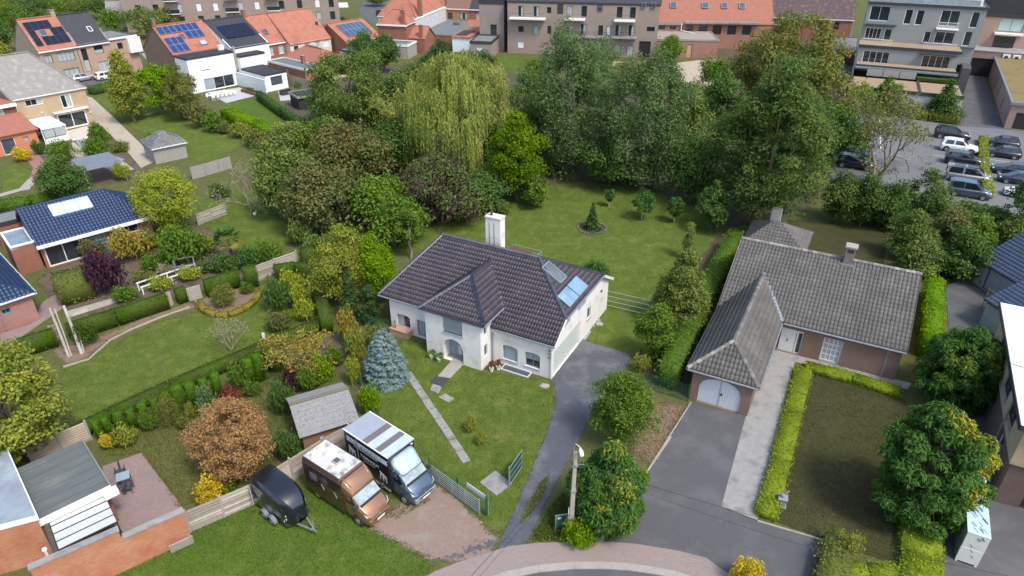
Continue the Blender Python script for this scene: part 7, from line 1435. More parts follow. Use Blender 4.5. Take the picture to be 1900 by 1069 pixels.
# undergrowth beneath the woodland: an uncountable tangle
def undergrowth(name, label, region, nc, mat, hmax, seed, per=40, leaf=.4):
    rg = np.random.default_rng(seed); P = [G(*p) for p in region]; xs = [p.x for p in P]; ys = [p.y for p in P]; X = rg.uniform(min(xs),max(xs),nc*4); Y = rg.uniform(min(ys),max(ys),nc*4); ins = np.zeros(len(X), bool); k = len(P)
    for i in range(k):
        a, b = P[i], P[(i+1)%k]; ins ^= ((a.y > Y) != (b.y > Y)) & (X < (b.x-a.x)*(Y-a.y)/(b.y-a.y+1e-9)+a.x)
    X = X[ins][:nc]; Y = Y[ins][:nc]; h = hmax*(.3+.7*rg.random(len(X))); C = np.stack([X,Y,h*.45],1); V, F, r = leafy(rg, C, h*.75, len(X)*per, leaf, leaf*.6, .7, .5)
    tag(link(name, mesh_np(name, V, F, r), mat), label, 'undergrowth', kind='stuff')
undergrowth('undergrowth', 'tangled undergrowth beneath the left woodland', [(500,290),(620,200),(760,180),(880,220),(940,330),(880,385),(790,425),(700,465),(600,440),(540,400)], 420, l_wood, 3.4, 1)
undergrowth('undergrowth', 'dark undergrowth beneath the willows and the pine', [(940,330),(960,220),(1250,200),(1330,180),(1540,200),(1540,320),(1500,390),(1400,400),(1330,420),(1290,385),(1200,348),(1080,336),(985,348)], 520, l_dark, 2.4, 2)
undergrowth('undergrowth', 'dark undergrowth behind the grey roofed house', [(1545,400),(1660,435),(1700,500),(1800,530),(1840,470),(1800,400),(1700,370),(1560,350)], 260, l_dark, 2.0, 3)

# filler trees of the belt and along the foot of the apartments
for i, (nm, lab, bx, by, yt, hw, mt, sh_, n, nc) in enumerate((
 ('woodland_tree','green tree filling the gap between the willow and the silver willows',985,255,120,48,l_wood,'oval',7000,70),
 ('woodland_tree','dark green tree behind the rust tinged pair',600,330,205,50,l_mid,'round',6000,60),
 ('woodland_tree','olive tree rising between the woodland and the dark evergreen',770,215,105,46,l_wood,'round',6000,60),
 ('woodland_tree','leafy tree closing the belt beside the purple tree',890,300,190,44,l_mid,'oval',6000,60),
 ('woodland_tree','tree between the twin willows and the dark tree',1270,310,150,48,l_wood,'oval',6500,65),
 ('woodland_tree','bushy tree at the foot of the brown apartments',1000,150,100,30,l_mid,'round',2500,30),
 ('woodland_tree','low bush below the apartment balconies',1110,135,104,26,l_olive,'round',2000,26),
 ('woodland_tree','green bush before the sandy yard',1225,165,128,30,l_mid,'round',2500,30),
 ('woodland_tree','dark bush between the sandy yard and the big maple',1330,170,100,40,l_mid,'round',3500,40),
 ('woodland_tree','shrubby tree at the end of the board fence',610,225,160,38,l_mid,'round',4000,45),
 ('woodland_tree','pale shrub tree at the corner of the small lawn',540,280,222,34,l_ygreen,'round',3500,40))):
    tp(nm, lab, bx, by, yt, hw, mt, shape=sh_, seed=260+i, n=n, nc=nc, **WT)
# ------------------------------------------------------------------ vehicles
rubber = M('tyre_rubber', (.015,.015,.016), (.022,.022,.023), 8, .8); rim_m = M('alloy_rim', (.45,.46,.48), (.38,.39,.41), 5, .35, metal=.8); plastic = M('dark_plastic', (.025,.026,.028), (.035,.036,.038), 6, .6)
lamp_m = M('headlamp_lens', (.62,.66,.70), (.5,.54,.58), 4, .08, spec=1); tail_m = M('tail_lamp', (.28,.015,.012), None, 4, .2); plate_m = M('number_plate', (.7,.7,.68), (.6,.6,.58), 4, .5)
cglass = Mglass('car_glass', (.012,.016,.02), .03, 1.0)
def paint(name, c, metal=.25): return M('paint_' + name, c, tuple(x*.93 for x in c), 1.2, .28, metal=metal, coat=.8)
def loft(mb, secs):
    """closed skin through sections (lists of points, same count), capped"""
    n = len(secs[0]); o = len(mb.v)
    for s in secs: mb.v += [tuple(p) for p in s]
    for i in range(len(secs)-1):
        for k in range(n): mb.f.append((o+i*n+k, o+i*n+(k+1)%n, o+(i+1)*n+(k+1)%n, o+(i+1)*n+k))
    mb.f.append(tuple(o+k for k in range(n-1,-1,-1))); mb.f.append(tuple(o+(len(secs)-1)*n+k for k in range(n)))
def wheel(root, x, y, r=.32, w_=.22):
    s = 1 if y > 0 else -1
    m = MB(); pr = [(r*.6,-w_/2),(r*.97,-w_/2),(r,-w_*.3),(r,w_*.3),(r*.97,w_/2),(r*.6,w_/2)]
    m.lathe(pr, n=18); o = m.build('wheel', rubber, root, True); o.rotation_euler = (rad(90),0,0); o.location = (x,y,r)
    q = MB().lathe([(r*.62,0),(r*.6,.03),(r*.12,.02),(r*.1,.035)], n=14).build('rim', rim_m, o); q.rotation_euler = (0,0,0) if s < 0 else (rad(180),0,0); q.location = (0,0,(w_/2-.02)*(1 if s < 0 else -1))
CARP = {   # stations x: (x, half width, sill z, shoulder z), greenhouse: (x base rear, x roof rear, x roof front, x base front, roof z), wheels
 'hatch': dict(L=4.1, W=1.75, H=1.46, sh=.92, hood=.86, gh=(-2.0,-1.62,.15,1.02), r=.31),
 'sedan': dict(L=4.6, W=1.8, H=1.44, sh=.92, hood=.86, gh=(-1.75,-1.1,.2,1.05), r=.32),
 'suv': dict(L=4.5, W=1.85, H=1.66, sh=1.05, hood=1.0, gh=(-2.2,-1.85,.25,1.0), r=.36),
 'van': dict(L=4.8, W=1.9, H=1.9, sh=1.12, hood=1.05, gh=(-2.36,-2.28,.75,1.75), r=.34),
 'mini_van': dict(L=4.4, W=1.8, H=1.82, sh=1.08, hood=1.02, gh=(-2.16,-2.0,.45,1.35), r=.33)}
def car_proto(kind, pm):
    c = CARP[kind]; L, W, H, sh, hd = c['L']/2, c['W']/2, c['H'], c['sh'], c['hood']; g0, g1, g2, g3 = c['gh']; r = c['r']
    root = bpy.data.objects.new('car', None); COL.objects.link(root)
    def sec(x, w_, zb, zt, crown=.03): return [(x,-w_*.9,zb),(x,w_*.9,zb),(x,w_,zb+.16),(x,w_,zt-.2),(x,w_*.93,zt-.03),(x,w_*.6,zt+crown),(x,-w_*.6,zt+crown),(x,-w_*.93,zt-.03),(x,-w_,zt-.2),(x,-w_,zb+.16)]
    m = MB(); loft(m, [sec(-L,W*.8,.42,sh-.22,.0),sec(-L+.12,W*.95,.28,sh-.04),sec(g0+.2,W,.2,sh),sec(0,W,.2,sh),sec(g3,W*.99,.2,sh-.0),sec(g3+.25,W*.98,.2,hd+.02),sec(L-.35,W*.93,.22,hd-.1),sec(L-.08,W*.84,.26,hd-.24),sec(L,W*.74,.34,hd-.36,.0)])
    body_ = m.build('body', pm, root, True)
    tw = W*.76; zr = H; b = .02
    m = MB(); loft(m, [[(g0,-W*.9,sh-.05),(g0,W*.9,sh-.05),(g0+.05,W*.86,sh+.05),(g0+.05,-W*.86,sh+.05)],[(g1-.12,-W*.9,sh-.05),(g1-.12,W*.9,sh-.05),(g1-.12,tw*.95,zr-.1),(g1-.12,-tw*.95,zr-.1)],[(g1+.25,-W*.91,sh-.05),(g1+.25,W*.91,sh-.05),(g1+.25,tw,zr-.01),(g1+.25,-tw,zr-.01)],[((g1+g2)/2,-W*.92,sh-.05),((g1+g2)/2,W*.92,sh-.05),((g1+g2)/2,tw,zr+.02),((g1+g2)/2,-tw,zr+.02)],[(g2,-W*.92,sh-.05),(g2,W*.92,sh-.05),(g2,tw*.97,zr-.05),(g2,-tw*.97,zr-.05)],[(g3,-W*.9,sh-.05),(g3,W*.9,sh-.05),(g3-.02,W*.86,sh+.03),(g3-.02,-W*.86,sh+.03)]])
    m.build('cabin', pm, root)
    def lerp(a, b_, t): return tuple(p + (q-p)*t for p, q in zip(a, b_))
    def pane(name, q, n, off=.012):
        a_, b_, c_, d_ = [Vector(p) for p in q]; cen = (a_+b_+c_+d_)/4; qq = [cen + (p-cen)*.9 for p in (a_,b_,c_,d_)]; nv = (qq[1]-qq[0]).cross(qq[2]-qq[0]).normalized()
        if nv.dot(Vector(n)) < 0: nv = -nv
        MB().extrude([p + nv*.004 for p in qq], nv*off).build(name, cglass, root)
    pane('windscreen', [(g2,-tw*.97,zr-.05),(g2,tw*.97,zr-.05),(g3-.02,W*.86,sh+.03),(g3-.02,-W*.86,sh+.03)], (1,0,.6))
    pane('rear_window', [(g1-.12,-tw*.95,zr-.1),(g1-.12,tw*.95,zr-.1),(g0+.05,W*.86,sh+.05),(g0+.05,-W*.86,sh+.05)], (-1,0,.6))
    xm = (g1+g2)/2+.1
    for s in (-1,1):
        pane('side_window', [(g1+.2,s*tw,zr-.05),(xm-.03,s*tw,zr-.02),(xm-.03,s*W*.905,sh),(g1+.0,s*W*.9,sh)], (0,s,.2)); pane('side_window', [(xm+.03,s*tw,zr-.02),(g2-.03,s*tw*.98,zr-.07),(g3-.3,s*W*.895,sh),(xm+.03,s*W*.905,sh)], (0,s,.2))
        MB().box(L-.3,L-.09,s*W*.62-.16,s*W*.62+.16,hd-.28,hd-.13).build('headlight', lamp_m, root, bevel=.04); MB().box(-L+.0,-L+.09,s*W*.72-.12,s*W*.72+.12,sh-.28,sh-.05).build('tail_light', tail_m, root, bevel=.02)
        MB().box(g3-.38,g3-.26,s*(W+.02)-(.0 if s > 0 else .14),s*(W+.02)+(.14 if s > 0 else .0),sh-.0,sh+.13).build('mirror', pm, root, bevel=.03)
        for x in (-L+.78, L-.85):
            a = MB().lathe([(r*1.18,-.02),(r*1.18,.02)], n=18).build('wheel_arch', plastic, root); a.rotation_euler = (rad(90),0,0); a.location = (x, s*(W-.012), r+.02); wheel(root, x, s*(W-.08), r)
    MB().box(L-.02,L+.012,-.26,.26,.42,.53).build('number_plate', plate_m, root); MB().box(L-.05,L+.008,-.5,.5,.56,.64).build('grille', plastic, root); MB().box(-L+.0,-L+.02,-.26,.26,.55,.66).build('number_plate', plate_m, root); MB().box(-L+.2,L-.2,-W*.88,W*.88,.16,.22).build('underbody', plastic, root)
    return root
def place_car(kind, pm, label, px, py, ang, cat='car', group=None, extra=None):
    c = car_proto(kind, pm); c.location = G(px,py); c.rotation_euler = (0,0,rad(ang)); c.name = 'parked_car'; tag(c, label, cat, group)
    if extra: extra(c)
    return c
GR = 'cars in the parking lot'
black = paint('black', (.012,.013,.015)); white_p = paint('white', (.78,.78,.78), 0); silver = paint('silver', (.36,.355,.34), .6); steelblue = paint('steel_blue', (.085,.115,.145), .5); navy = paint('navy', (.02,.03,.06), .4); teal_c = paint('teal', (.03,.075,.095), .4); grey_c = paint('grey_green', (.075,.085,.08), .5)
def van_roof(c):
    for k in range(2): MB().box(-1.7+k*1.35,-.6+k*1.35,-.55,.55,1.9,1.93).build('roof_panel', cglass, c)
    MB().box(-2.1,.6,-.66,-.63,1.92,1.97).build('roof_rail', dark_metal, c); MB().box(-2.1,.6,.63,.66,1.92,1.97).build('roof_rail', dark_metal, c)
place_car('suv', black, 'black hatchback car at the top of the parking row', 1764, 257, -28, group=GR); place_car('suv', white_p, 'white compact car below the black one', 1777, 281, -28, group=GR); place_car('suv', black, 'black car half under the leaves above the silver van', 1787, 305, -28, group=GR)
place_car('van', silver, 'silver passenger van with glass roof panels', 1793, 337, -28, 'van', GR, van_roof); place_car('mini_van', steelblue, 'steel blue small van at the end of the parking row', 1795, 364, -28, 'van', GR)
place_car('hatch', black, 'black hatchback facing the yellow hedge, upper of two', 1856, 272, 152, group=GR); place_car('hatch', black, 'glossy black hatchback facing the yellow hedge, lower of two', 1858, 291, 152, group=GR); place_car('sedan', navy, 'navy car facing the hedge, partly behind the tree', 1876, 323, 152, group=GR); place_car('hatch', navy, 'navy hatchback beneath the dark tree', 1886, 340, 152, group=GR); place_car('hatch', white_p, 'white car almost hidden by the dark tree', 1898, 366, 152, group=GR)
place_car('sedan', teal_c, 'teal car behind the bare limbed tree', 1591, 249, -28, group=GR); place_car('sedan', grey_c, 'grey green car behind the bare limbed tree', 1588, 269, -28, group=GR); place_car('sedan', navy, 'dark blue car beside the black one behind the bare trunk', 1587, 293, -28, group=GR); place_car('suv', black, 'black car at the foot of the bare limbed tree', 1585, 311, -28, group=GR)
place_car('hatch', paint('pale_silver', (.45,.47,.50), .5), 'silver car on the access road behind the hedge', 156, 150, 50); place_car('hatch', white_p, 'small pale car beside the brick facade', 200, 147, 50); place_car('suv', paint('slate', (.045,.06,.085), .5), 'slate blue car on the street by the orange roofs', 713, 30, -20); place_car('van', paint('green_white', (.40,.48,.44), 0), 'pale van beyond the dark roof row', 1570, 22, 62, 'van'); place_car('hatch', black, 'dark car beyond the dark roof row', 1572, 34, 62)
# ------------------------------------------------------------------ shared cab front for the two horse vehicles
def van_cab(root, x0, w_, z_top, pm, bump_m, xl=1.9):
    """cab from x0 forward: doors, bonnet, bumper, windscreen"""
    W = w_/2
    def sec(x, wd, zb, zt): return [(x,-wd*.95,zb),(x,wd*.95,zb),(x,wd,zb+.2),(x,wd*.98,zt-.22),(x,wd*.86,zt-.02),(x,-wd*.86,zt-.02),(x,-wd*.98,zt-.22),(x,-wd,zb+.2)]
    m = MB(); loft(m, [sec(x0-.02,W*.96,.35,z_top),sec(x0+.45,W*.96,.32,z_top-.02),sec(x0+xl*.62,W*.95,.32,1.36),sec(x0+xl*.80,W*.93,.32,1.2),sec(x0+xl*.93,W*.86,.34,1.0),sec(x0+xl,W*.74,.38,.82)]); m.build('cab', pm, root, True, .02)
    a, b = x0+.50, x0+xl*.61
    MB().extrude([(a,-W*.80,z_top-.05),(a,W*.80,z_top-.05),(b,W*.84,1.41),(b,-W*.84,1.41)], (.03,0,.035)).build('windscreen', M('van_windscreen', (.36,.42,.43), (.17,.22,.23), 3.5, .05, coat=1, spec=.8), root)  # pale patches paint reflected sky and a silver sunshade into the pane colour
    MB().box(b,b+.14,-W*.8,W*.8,1.36,1.40).build('wiper_cowl', plastic, root)
    for k in (-.45,.25): MB().bar((b+.06,k,1.42),(b-.22,k+.45,1.58),.03,.02).build('wiper', plastic, root)
    for s in (-1,1):
        MB().extrude([(x0+.12,s*(W*.955),1.35),(x0+.95,s*(W*.952),1.35),(x0+.62,s*(W*.89),z_top-.12),(x0+.14,s*(W*.89),z_top-.1)], (0,s*.012,0)).build('side_window', cglass, root)
        MB().box(x0+.95,x0+1.1,s*W-.02 if s > 0 else -W-.2,s*W+.2 if s > 0 else -W+.02,1.3,1.62).build('mirror', plastic, root, bevel=.04)
        MB().extrude([(x0+xl*.82,s*W*.9,1.1),(x0+xl*.93,s*W*.8,.98),(x0+xl*.95,s*W*.55,.82),(x0+xl*.9,s*W*.88,.86)], (.05,s*.02,.04)).build('headlight', lamp_m, root)
        wheel(root, x0+xl*.55, s*(W-.1), .34, .22); ar = MB().lathe([(.43,-.02),(.43,.02)], n=18).build('wheel_arch', plastic, root); ar.rotation_euler = (rad(90),0,0); ar.location = (x0+xl*.55, s*(W*.962), .36)
    MB().box(x0+xl-.12,x0+xl+.06,-W*.84,W*.84,.34,.68).build('bumper', bump_m, root, bevel=.06); MB().box(x0+xl+.04,x0+xl+.07,-.5,.5,.56,.64).build('grille', plastic, root); MB().box(x0+xl+.06,x0+xl+.08,-.27,.27,.42,.53).build('number_plate', plate_m, root); MB().lathe([(.07,0),(.06,.02)], (0,0,0), 12).build('badge', rim_m, root).matrix_local = Matrix.Translation((x0+xl-.0,0,.74)) @ Matrix.Rotation(rad(70),4,'Y')
# horse box truck
tk = thing('horse_truck', 'black horse truck with striped grey roof and white lettering', 'truck', (-9.24,31.18), rad(-39)); TL, TW = 3.85, 1.0
boxm = paint('truck_black', (.012,.014,.018), 0); tblue = paint('truck_blue', (.075,.12,.175), .5)
MB().box(0,TL,-TW,TW,.42,2.92).build('box', boxm, tk, bevel=.03)
MB().box(0,TL,-TW,TW,2.92,2.96).build('roof', M('pale_roof', (.30,.33,.37), (.26,.29,.33), 2, .5), tk)
for x0, x1 in ((1.62,2.08),(2.72,3.16)): MB().box(x0,x1,-TW+.04,TW-.04,2.96,2.968).build('roof_stripe', M('brown_grey_stripe', (.12,.10,.10), (.15,.13,.125), 6, .7), tk)
for x0, x1 in ((2.08,2.72),(3.16,3.82)): MB().box(x0,x1,-TW+.03,TW-.03,2.96,2.966).build('roof_panel', M('bright_roof_panel', (.46,.54,.60), None, 2, .45), tk)
for s in (-1,1): MB().box(0,TL,s*TW-.03,s*TW+.03,2.93,2.985).build('roof_edge_trim', white_trim, tk)
MB().box(.25,TL-.12,-TW-.012,-TW-.004,2.28,2.62).build('name_band', M('pale_band', (.55,.60,.66), (.5,.56,.62), 2, .5), tk)
MB().box(1.12,1.17,-TW-.03,-TW-.002,.8,2.86).build('locking_bar', alu, tk); MB().box(.1,TL-.05,-TW-.05,-TW+.05,.36,.44).build('side_skirt', alu, tk)
def text_on(root, s, x, z, size, mat, y=-TW-.016, name='lettering'):
    cu = bpy.data.curves.new(name, 'FONT'); cu.body = s; cu.size = size; cu.extrude = .002; tmp = bpy.data.objects.new('tmp_text', cu); COL.objects.link(tmp)
    bpy.context.view_layer.update(); me = bpy.data.meshes.new_from_object(tmp.evaluated_get(bpy.context.evaluated_depsgraph_get())); bpy.data.objects.remove(tmp, do_unlink=True); bpy.data.curves.remove(cu)
    me.name = name; o = link(name, me, mat, root); o.location = (x, y, z); o.rotation_euler = (rad(90),0,0); return o
ltr = M('white_lettering', (.7,.72,.74), None, 3, .6); text_on(tk, 'TORHOUT', 1.35, 1.62, .34, ltr)
m = MB(); r_ = random.Random(4); x = .55        # unreadable dark letters of the band, small line below, silhouettes
while x < 3.4:
    wd = r_.choice((.09,.12,.14)); m.box(x,x+.03,-TW-.018,-TW-.012,2.34,2.56); m.box(x+.032,x+wd,-TW-.018,-TW-.012,r_.choice((2.34,2.44,2.53)),r_.choice((2.56,2.5)) if False else 2.56); x += wd + .055
stuff(m.build('faded_letters', M('faded_ink', (.30,.34,.40)), tk))
m = MB(); x = .85
while x < 2.9: wd = r_.uniform(.05,.14); m.box(x,x+wd,-TW-.014,-TW-.006,2.12,2.19); x += wd + .03
x = 1.6
while x < 2.5: wd = r_.uniform(.04,.1); m.box(x,x+wd,-TW-.014,-TW-.006,1.44,1.49); x += wd + .03
stuff(m.build('small_text', M('grey_lettering', (.4,.42,.44)), tk))
for x0, z_ in ((.3,1.25),(2.95,.85)):
    MB().extrude([(x0+a*.75,-TW-.006,z_+b) for a, b in ((0,.1),(.1,.05),(.16,.4),(.3,.36),(.36,.05),(.46,.05),(.5,.3),(.66,.3),(.7,.02),(.8,.02),(.78,.5),(.6,.52),(.4,.56),(.2,.62),(.08,.7))], (0,-.006,0)).build('emblem', ltr, tk)
van_cab(tk, TL, 1.9, 2.05, tblue, M('grey_bumper', (.20,.235,.26), (.17,.2,.225), 3, .5), 1.75)
# wind deflector dome
def dsec(x, w_, z0, z1): return [(x,-w_,z0),(x,w_,z0),(x,w_*.96,z1-.12),(x,w_*.7,z1),(x,-w_*.7,z1),(x,-w_*.96,z1-.12)]
m = MB(); loft(m, [dsec(TL+.005,.86,1.95,2.72),dsec(TL+.25,.84,1.95,2.55),dsec(TL+.6,.78,1.95,2.24),dsec(TL+.85,.7,1.97,2.03)]); m.build('wind_deflector', M('glossy_blue_grey', (.45,.56,.64), (.30,.42,.52), 2.2, .1, coat=.9), tk, True)
MB().box(TL+.01,TL+.05,.7,.86,2.74,2.82).build('marker_light', lamp_m, tk); wheel(tk, .9, -TW+.1, .34); wheel(tk, .9, TW-.1, .34); MB().box(.05,TL+1.2,-.7,.7,.25,.42).build('chassis', plastic, tk)
# copper camper
ck = thing('camper_van', 'copper coloured camper van with dirty white roof', 'camper', (-11.31,29.15), rad(-36)); CW = .95
cop = paint('copper', (.30,.155,.085), .55); bro = paint('brown', (.075,.038,.026), .4)
def csec(x, w_, z0, z1): return [(x,-w_,z0),(x,w_,z0),(x,w_,z1-.25),(x,w_*.86,z1),(x,-w_*.86,z1),(x,-w_,z1-.25)]
m = MB(); loft(m, [csec(0,CW*.97,.4,2.62),csec(.08,CW,.36,2.7),csec(3.1,CW,.36,2.72),csec(3.3,CW,.36,2.68)]); m.build('body', bro, ck, False, .03)
m = MB(); loft(m, [[(3.06,-CW*1.0,1.9),(3.06,CW*1.0,1.9),(3.06,CW,2.5),(3.06,CW*.86,2.74),(3.06,-CW*.86,2.74),(3.06,-CW,2.5)],[(3.4,-CW*.99,1.85),(3.4,CW*.99,1.85),(3.4,CW*.98,2.4),(3.4,CW*.84,2.64),(3.4,-CW*.84,2.64),(3.4,-CW*.98,2.4)],[(3.75,-CW*.95,1.85),(3.75,CW*.95,1.85),(3.75,CW*.92,2.2),(3.75,CW*.8,2.38),(3.75,-CW*.8,2.38),(3.75,-CW*.92,2.2)],[(3.98,-CW*.88,1.9),(3.98,CW*.88,1.9),(3.98,CW*.84,2.0),(3.98,CW*.74,2.08),(3.98,-CW*.74,2.08),(3.98,-CW*.84,2.0)]]); m.build('over_cab', cop, ck, True, .02)
for s in (-1,1): MB().bar((3.25,s*.72,2.72),(3.8,s*.66,2.38),.06,.05).build('roof_rib', cop, ck)
MB().box(.1,3.05,-CW*.85,CW*.85,2.71,2.735).build('roof', M('dirty_white_roof', (.58,.57,.55), (.47,.46,.45), 1.6, .7, .1, c3=(.20,.195,.185), sc2=1.3), ck)
rh_ = MB().box(1.75,2.2,-.22,.22,2.735,2.83).build('roof_hatch', M('hatch_frame', (.35,.35,.35), None, 4, .6), ck, bevel=.02); MB().box(1.82,2.13,-.15,.15,2.83,2.84).build('pane', Mglass('hatch_glass', (.06,.08,.1), .1), rh_)
MB().box(.62,1.2,-CW-.02,-CW-.005,1.45,2.0).build('side_window', Mglass('grey_window', (.12,.13,.14), .1), ck, bevel=.01); MB().box(1.6,3.3,-CW-.012,-CW-.004,1.5,1.54).build('trim_strip', cop, ck)
for x in (1.55,2.6): MB().bar((x,-CW-.02,1.55),(x+.18,-CW-.02,1.2),.03,.03).build('hinge', alu, ck)
for s in (-1,1): MB().box(0.1,3.1,s*CW-.02 if s > 0 else -CW-.02,s*CW+.02 if s > 0 else -CW+.02,2.44,2.5).build('gutter_rail', dark_metal, ck)
van_cab(ck, 3.28, 1.86, 2.02, cop, cop, 1.78); wheel(ck, .95, -CW+.12, .34); wheel(ck, .95, CW-.12, .34); MB().box(.1,4.6,-.7,.7,.24,.38).build('chassis', plastic, ck)
# black horse trailer
tr = thing('horse_trailer', 'glossy black horse trailer with grey mudguards on the grass', 'trailer', (-12.81,26.95), rad(-38))
def tsec(x, w_, z0, z1, t=.74): return [(x,-w_,z0),(x,w_,z0),(x,w_,z1-.75),(x,w_*.98,z1-.28),(x,w_*t,z1),(x,-w_*t,z1),(x,-w_*.98,z1-.28),(x,-w_,z1-.75)]
gb = paint('trailer_black', (.008,.010,.018), 0)
m = MB(); loft(m, [tsec(-1.62,.80,.5,2.12),tsec(-1.5,.82,.45,2.2),tsec(-.4,.82,.45,2.25),tsec(.5,.80,.45,2.22),tsec(1.0,.74,.45,2.1),tsec(1.4,.62,.5,1.88),tsec(1.68,.46,.55,1.55),tsec(1.78,.34,.6,1.25)]); m.build('body', gb, tr, True, .02)
MB().box(-1.64,-1.615,-.7,.7,.5,1.5).build('rear_ramp', gb, tr, bevel=.02)
m = MB(); m.bar((-1.45,-.84,1.7),(1.3,-.70,1.45),.02,.04); m.build('trim_line', dark_metal, tr)
fend = M('grey_mudguard', (.16,.175,.19), (.13,.145,.16), 4, .5)
for s in (-1,1):
    for x in (-.36,.36):
        wheel(tr, x, s*.93, .29, .19); m = MB()
        for k in range(7):
            t0, t1 = math.pi*(k/7), math.pi*((k+1)/7); m.extrude([(x+math.cos(t0)*.35,s*.83,.30+math.sin(t0)*.34),(x+math.cos(t1)*.35,s*.83,.30+math.sin(t1)*.34),(x+math.cos(t1)*.35,s*1.06,.30+math.sin(t1)*.34),(x+math.cos(t0)*.35,s*1.06,.30+math.sin(t0)*.34)], (0,0,.03))
        m.build('mudguard', fend, tr)
MB().extrude([(-1.62,-.84,.55),(-1.2,-.98,.55),(-1.5,-.86,1.75)], (.02,-.05,.02)).build('side_flap', M('pale_flap', (.42,.47,.50), None, 3, .5), tr)
for y in (-.34,.34): MB().bar((1.5,y,.42),(2.75,y*.12,.42),.07,.09).build('drawbar', zinc, tr)
MB().tube([(2.6,0,.45),(3.0,0,.48)],.05,8).build('coupling', zinc, tr); MB().tube([(2.45,.2,.05),(2.45,.2,.75)],.035,8).build('jockey_post', zinc, tr); MB().lathe([(.1,-.04),(.1,.04)], n=12).build('jockey_wheel', rubber, tr).matrix_local = Matrix.Translation((2.45,.2,.1)) @ Matrix.Rotation(rad(90),4,'X')
for p in ((1.35,-.64,1.05),(1.35,-.64,.8),(1.2,-.69,.62),(1.74,-.3,.95)): MB().box(p[0]-.04,p[0]+.04,p[1]-.04,p[1]+.0,p[2]-.04,p[2]+.04).build('latch', lamp_m, tr, bevel=.01)
MB().box(-1.5,1.5,-.75,.75,.38,.46).build('floor', plastic, tr)
# ------------------------------------------------------------------ shed, pole, boxes and small things
sh = thing('wooden_shed', 'wooden shed with weathered grey gable roof beside the truck', 'shed', (-12.72,31.35), rad(27))
body(sh, 3.3, 3.5, 1.75, M('brown_boards', (.27,.155,.075), (.2,.115,.055), 2, .85, .2, stretch=(8,8,.6)), name='wall')
rs_ = M('lichen_shingles', (.17,.17,.17), (.30,.295,.285), 16, .95, .5, c3=(.12,.125,.14), sc2=9)
for P in ([(-.2,-.3,1.65),(3.5,-.3,1.65),(3.5,2.1,2.5),(-.2,2.1,2.5)],[(3.5,3.8,1.75),(-.2,3.8,1.75),(-.2,2.1,2.5),(3.5,2.1,2.5)]):
    A0, B0, C0, D0 = [Vector(p) for p in P]; n_ = 7
    for k in range(n_):
        a_, b_ = A0.lerp(D0,k/n_), B0.lerp(C0,k/n_); c_, d_ = B0.lerp(C0,(k+1)/n_+.02), A0.lerp(D0,(k+1)/n_+.02); up_ = Vector((0,0,.035))
        MB().extrude([a_+up_, b_+up_, c_+up_*.3, d_+up_*.3], (0,0,-.03)).build('roof_course', rs_, sh)
MB().box(-.22,3.52,1.95,2.25,2.5,2.56).build('ridge_board', M('mossy_ridge', (.17,.145,.10), None, 4, .9), sh); MB().extrude([(.0,0,1.75),(.0,3.5,1.75),(.0,2.1,2.45)], (.05,0,0)).build('gable', wood, sh)
# concrete street light pole
PB = G(1058,1000)
pl = thing('street_light', 'concrete utility pole carrying a white street lamp', 'street light', PB, 0)
conc_p = M('pole_concrete', (.40,.36,.29), (.33,.295,.24), 3, .9, .3)
m = MB(); m.add([(-.14,-.12,-.1),(.14,-.12,-.1),(.14,.12,-.1),(-.14,.12,-.1),(-.085,-.08,6.25),(.085,-.08,6.25),(.085,.08,6.25),(-.085,.08,6.25)], [(3,2,1,0),(4,5,6,7),(0,1,5,4),(1,2,6,5),(2,3,7,6),(3,0,4,7)]); m.build('pole', conc_p, pl, bevel=.015)
MB().box(-.19,-.145,-.05,.05,.0,2.4).build('cable_guard', white_trim, pl); MB().tube([(-.16,0,2.3),(-.12,0,5.6)],.02,6).build('cable', dark_metal, pl)
for z in (1.6,3.6,5.35): MB().box(-.15,.15,-.14,.14,z,z+.06).build('band', zinc, pl)
MB().tube([(-.1,-.06,5.7),(-.1,-.06,6.6),(-.02,-.08,6.85),(.1,-.14,6.8),(.2,-.2,6.7)],.025,8).build('lamp_arm', alu, pl)
m = MB(); loft(m, [[(.12,-.22,6.62),(.24,-.18,6.62),(.24,-.18,6.72),(.12,-.22,6.72)],[(.11,-.42,6.54),(.33,-.36,6.54),(.33,-.36,6.68),(.11,-.42,6.68)],[(.15,-.66,6.53),(.35,-.61,6.53),(.33,-.61,6.61),(.17,-.66,6.61)]]); m.build('lamp_head', M('lamp_housing', (.55,.56,.57), (.48,.49,.5), 4, .45), pl, True, .03)
MB().tube([(-.05,0,5.42),(.35,.05,5.38),(.55,.1,5.3)],.015,6).build('bracket', zinc, pl); MB().lathe([(.05,0),(.06,.05),(.04,.1)], (.0,-.1,5.4), 8).build('insulator', zinc, pl)
wire = M('black_cable', (.02,.02,.022), None, 5, .6)
def cable(name, label, p, q, sag, r=.012):
    p = Vector(p); q = Vector(q); pts = [p.lerp(q,i/16) - Vector((0,0,sag*4*(i/16)*(1-i/16))) for i in range(17)]; tag(MB().tube(pts, r, 5).build(name, wire), label, 'cable')
pt = PB + Vector((-.1,0,5.75))
cable('overhead_cable', 'overhead cable running from the pole towards the road bend', pt, G(845,1100,4.5), .15); cable('overhead_cable', 'thin overhead cable below the main one at the pole', PB + Vector((-.1,0,5.4)), G(835,1130,4.2), .2, .008)
cable('overhead_cable', 'overhead cable crossing the dark driveway to the right', PB + Vector((.1,0,5.6)), G(1900,1075,4.5), .5); cable('overhead_cable', 'lower twisted cable crossing the dark driveway', PB + Vector((.1,0,5.3)), G(1900,1120,4.0), .6, .009)
kb_ = thing('notice_board', 'small green notice frame beside the pole', 'sign', G(1040,985), rad(10)); 
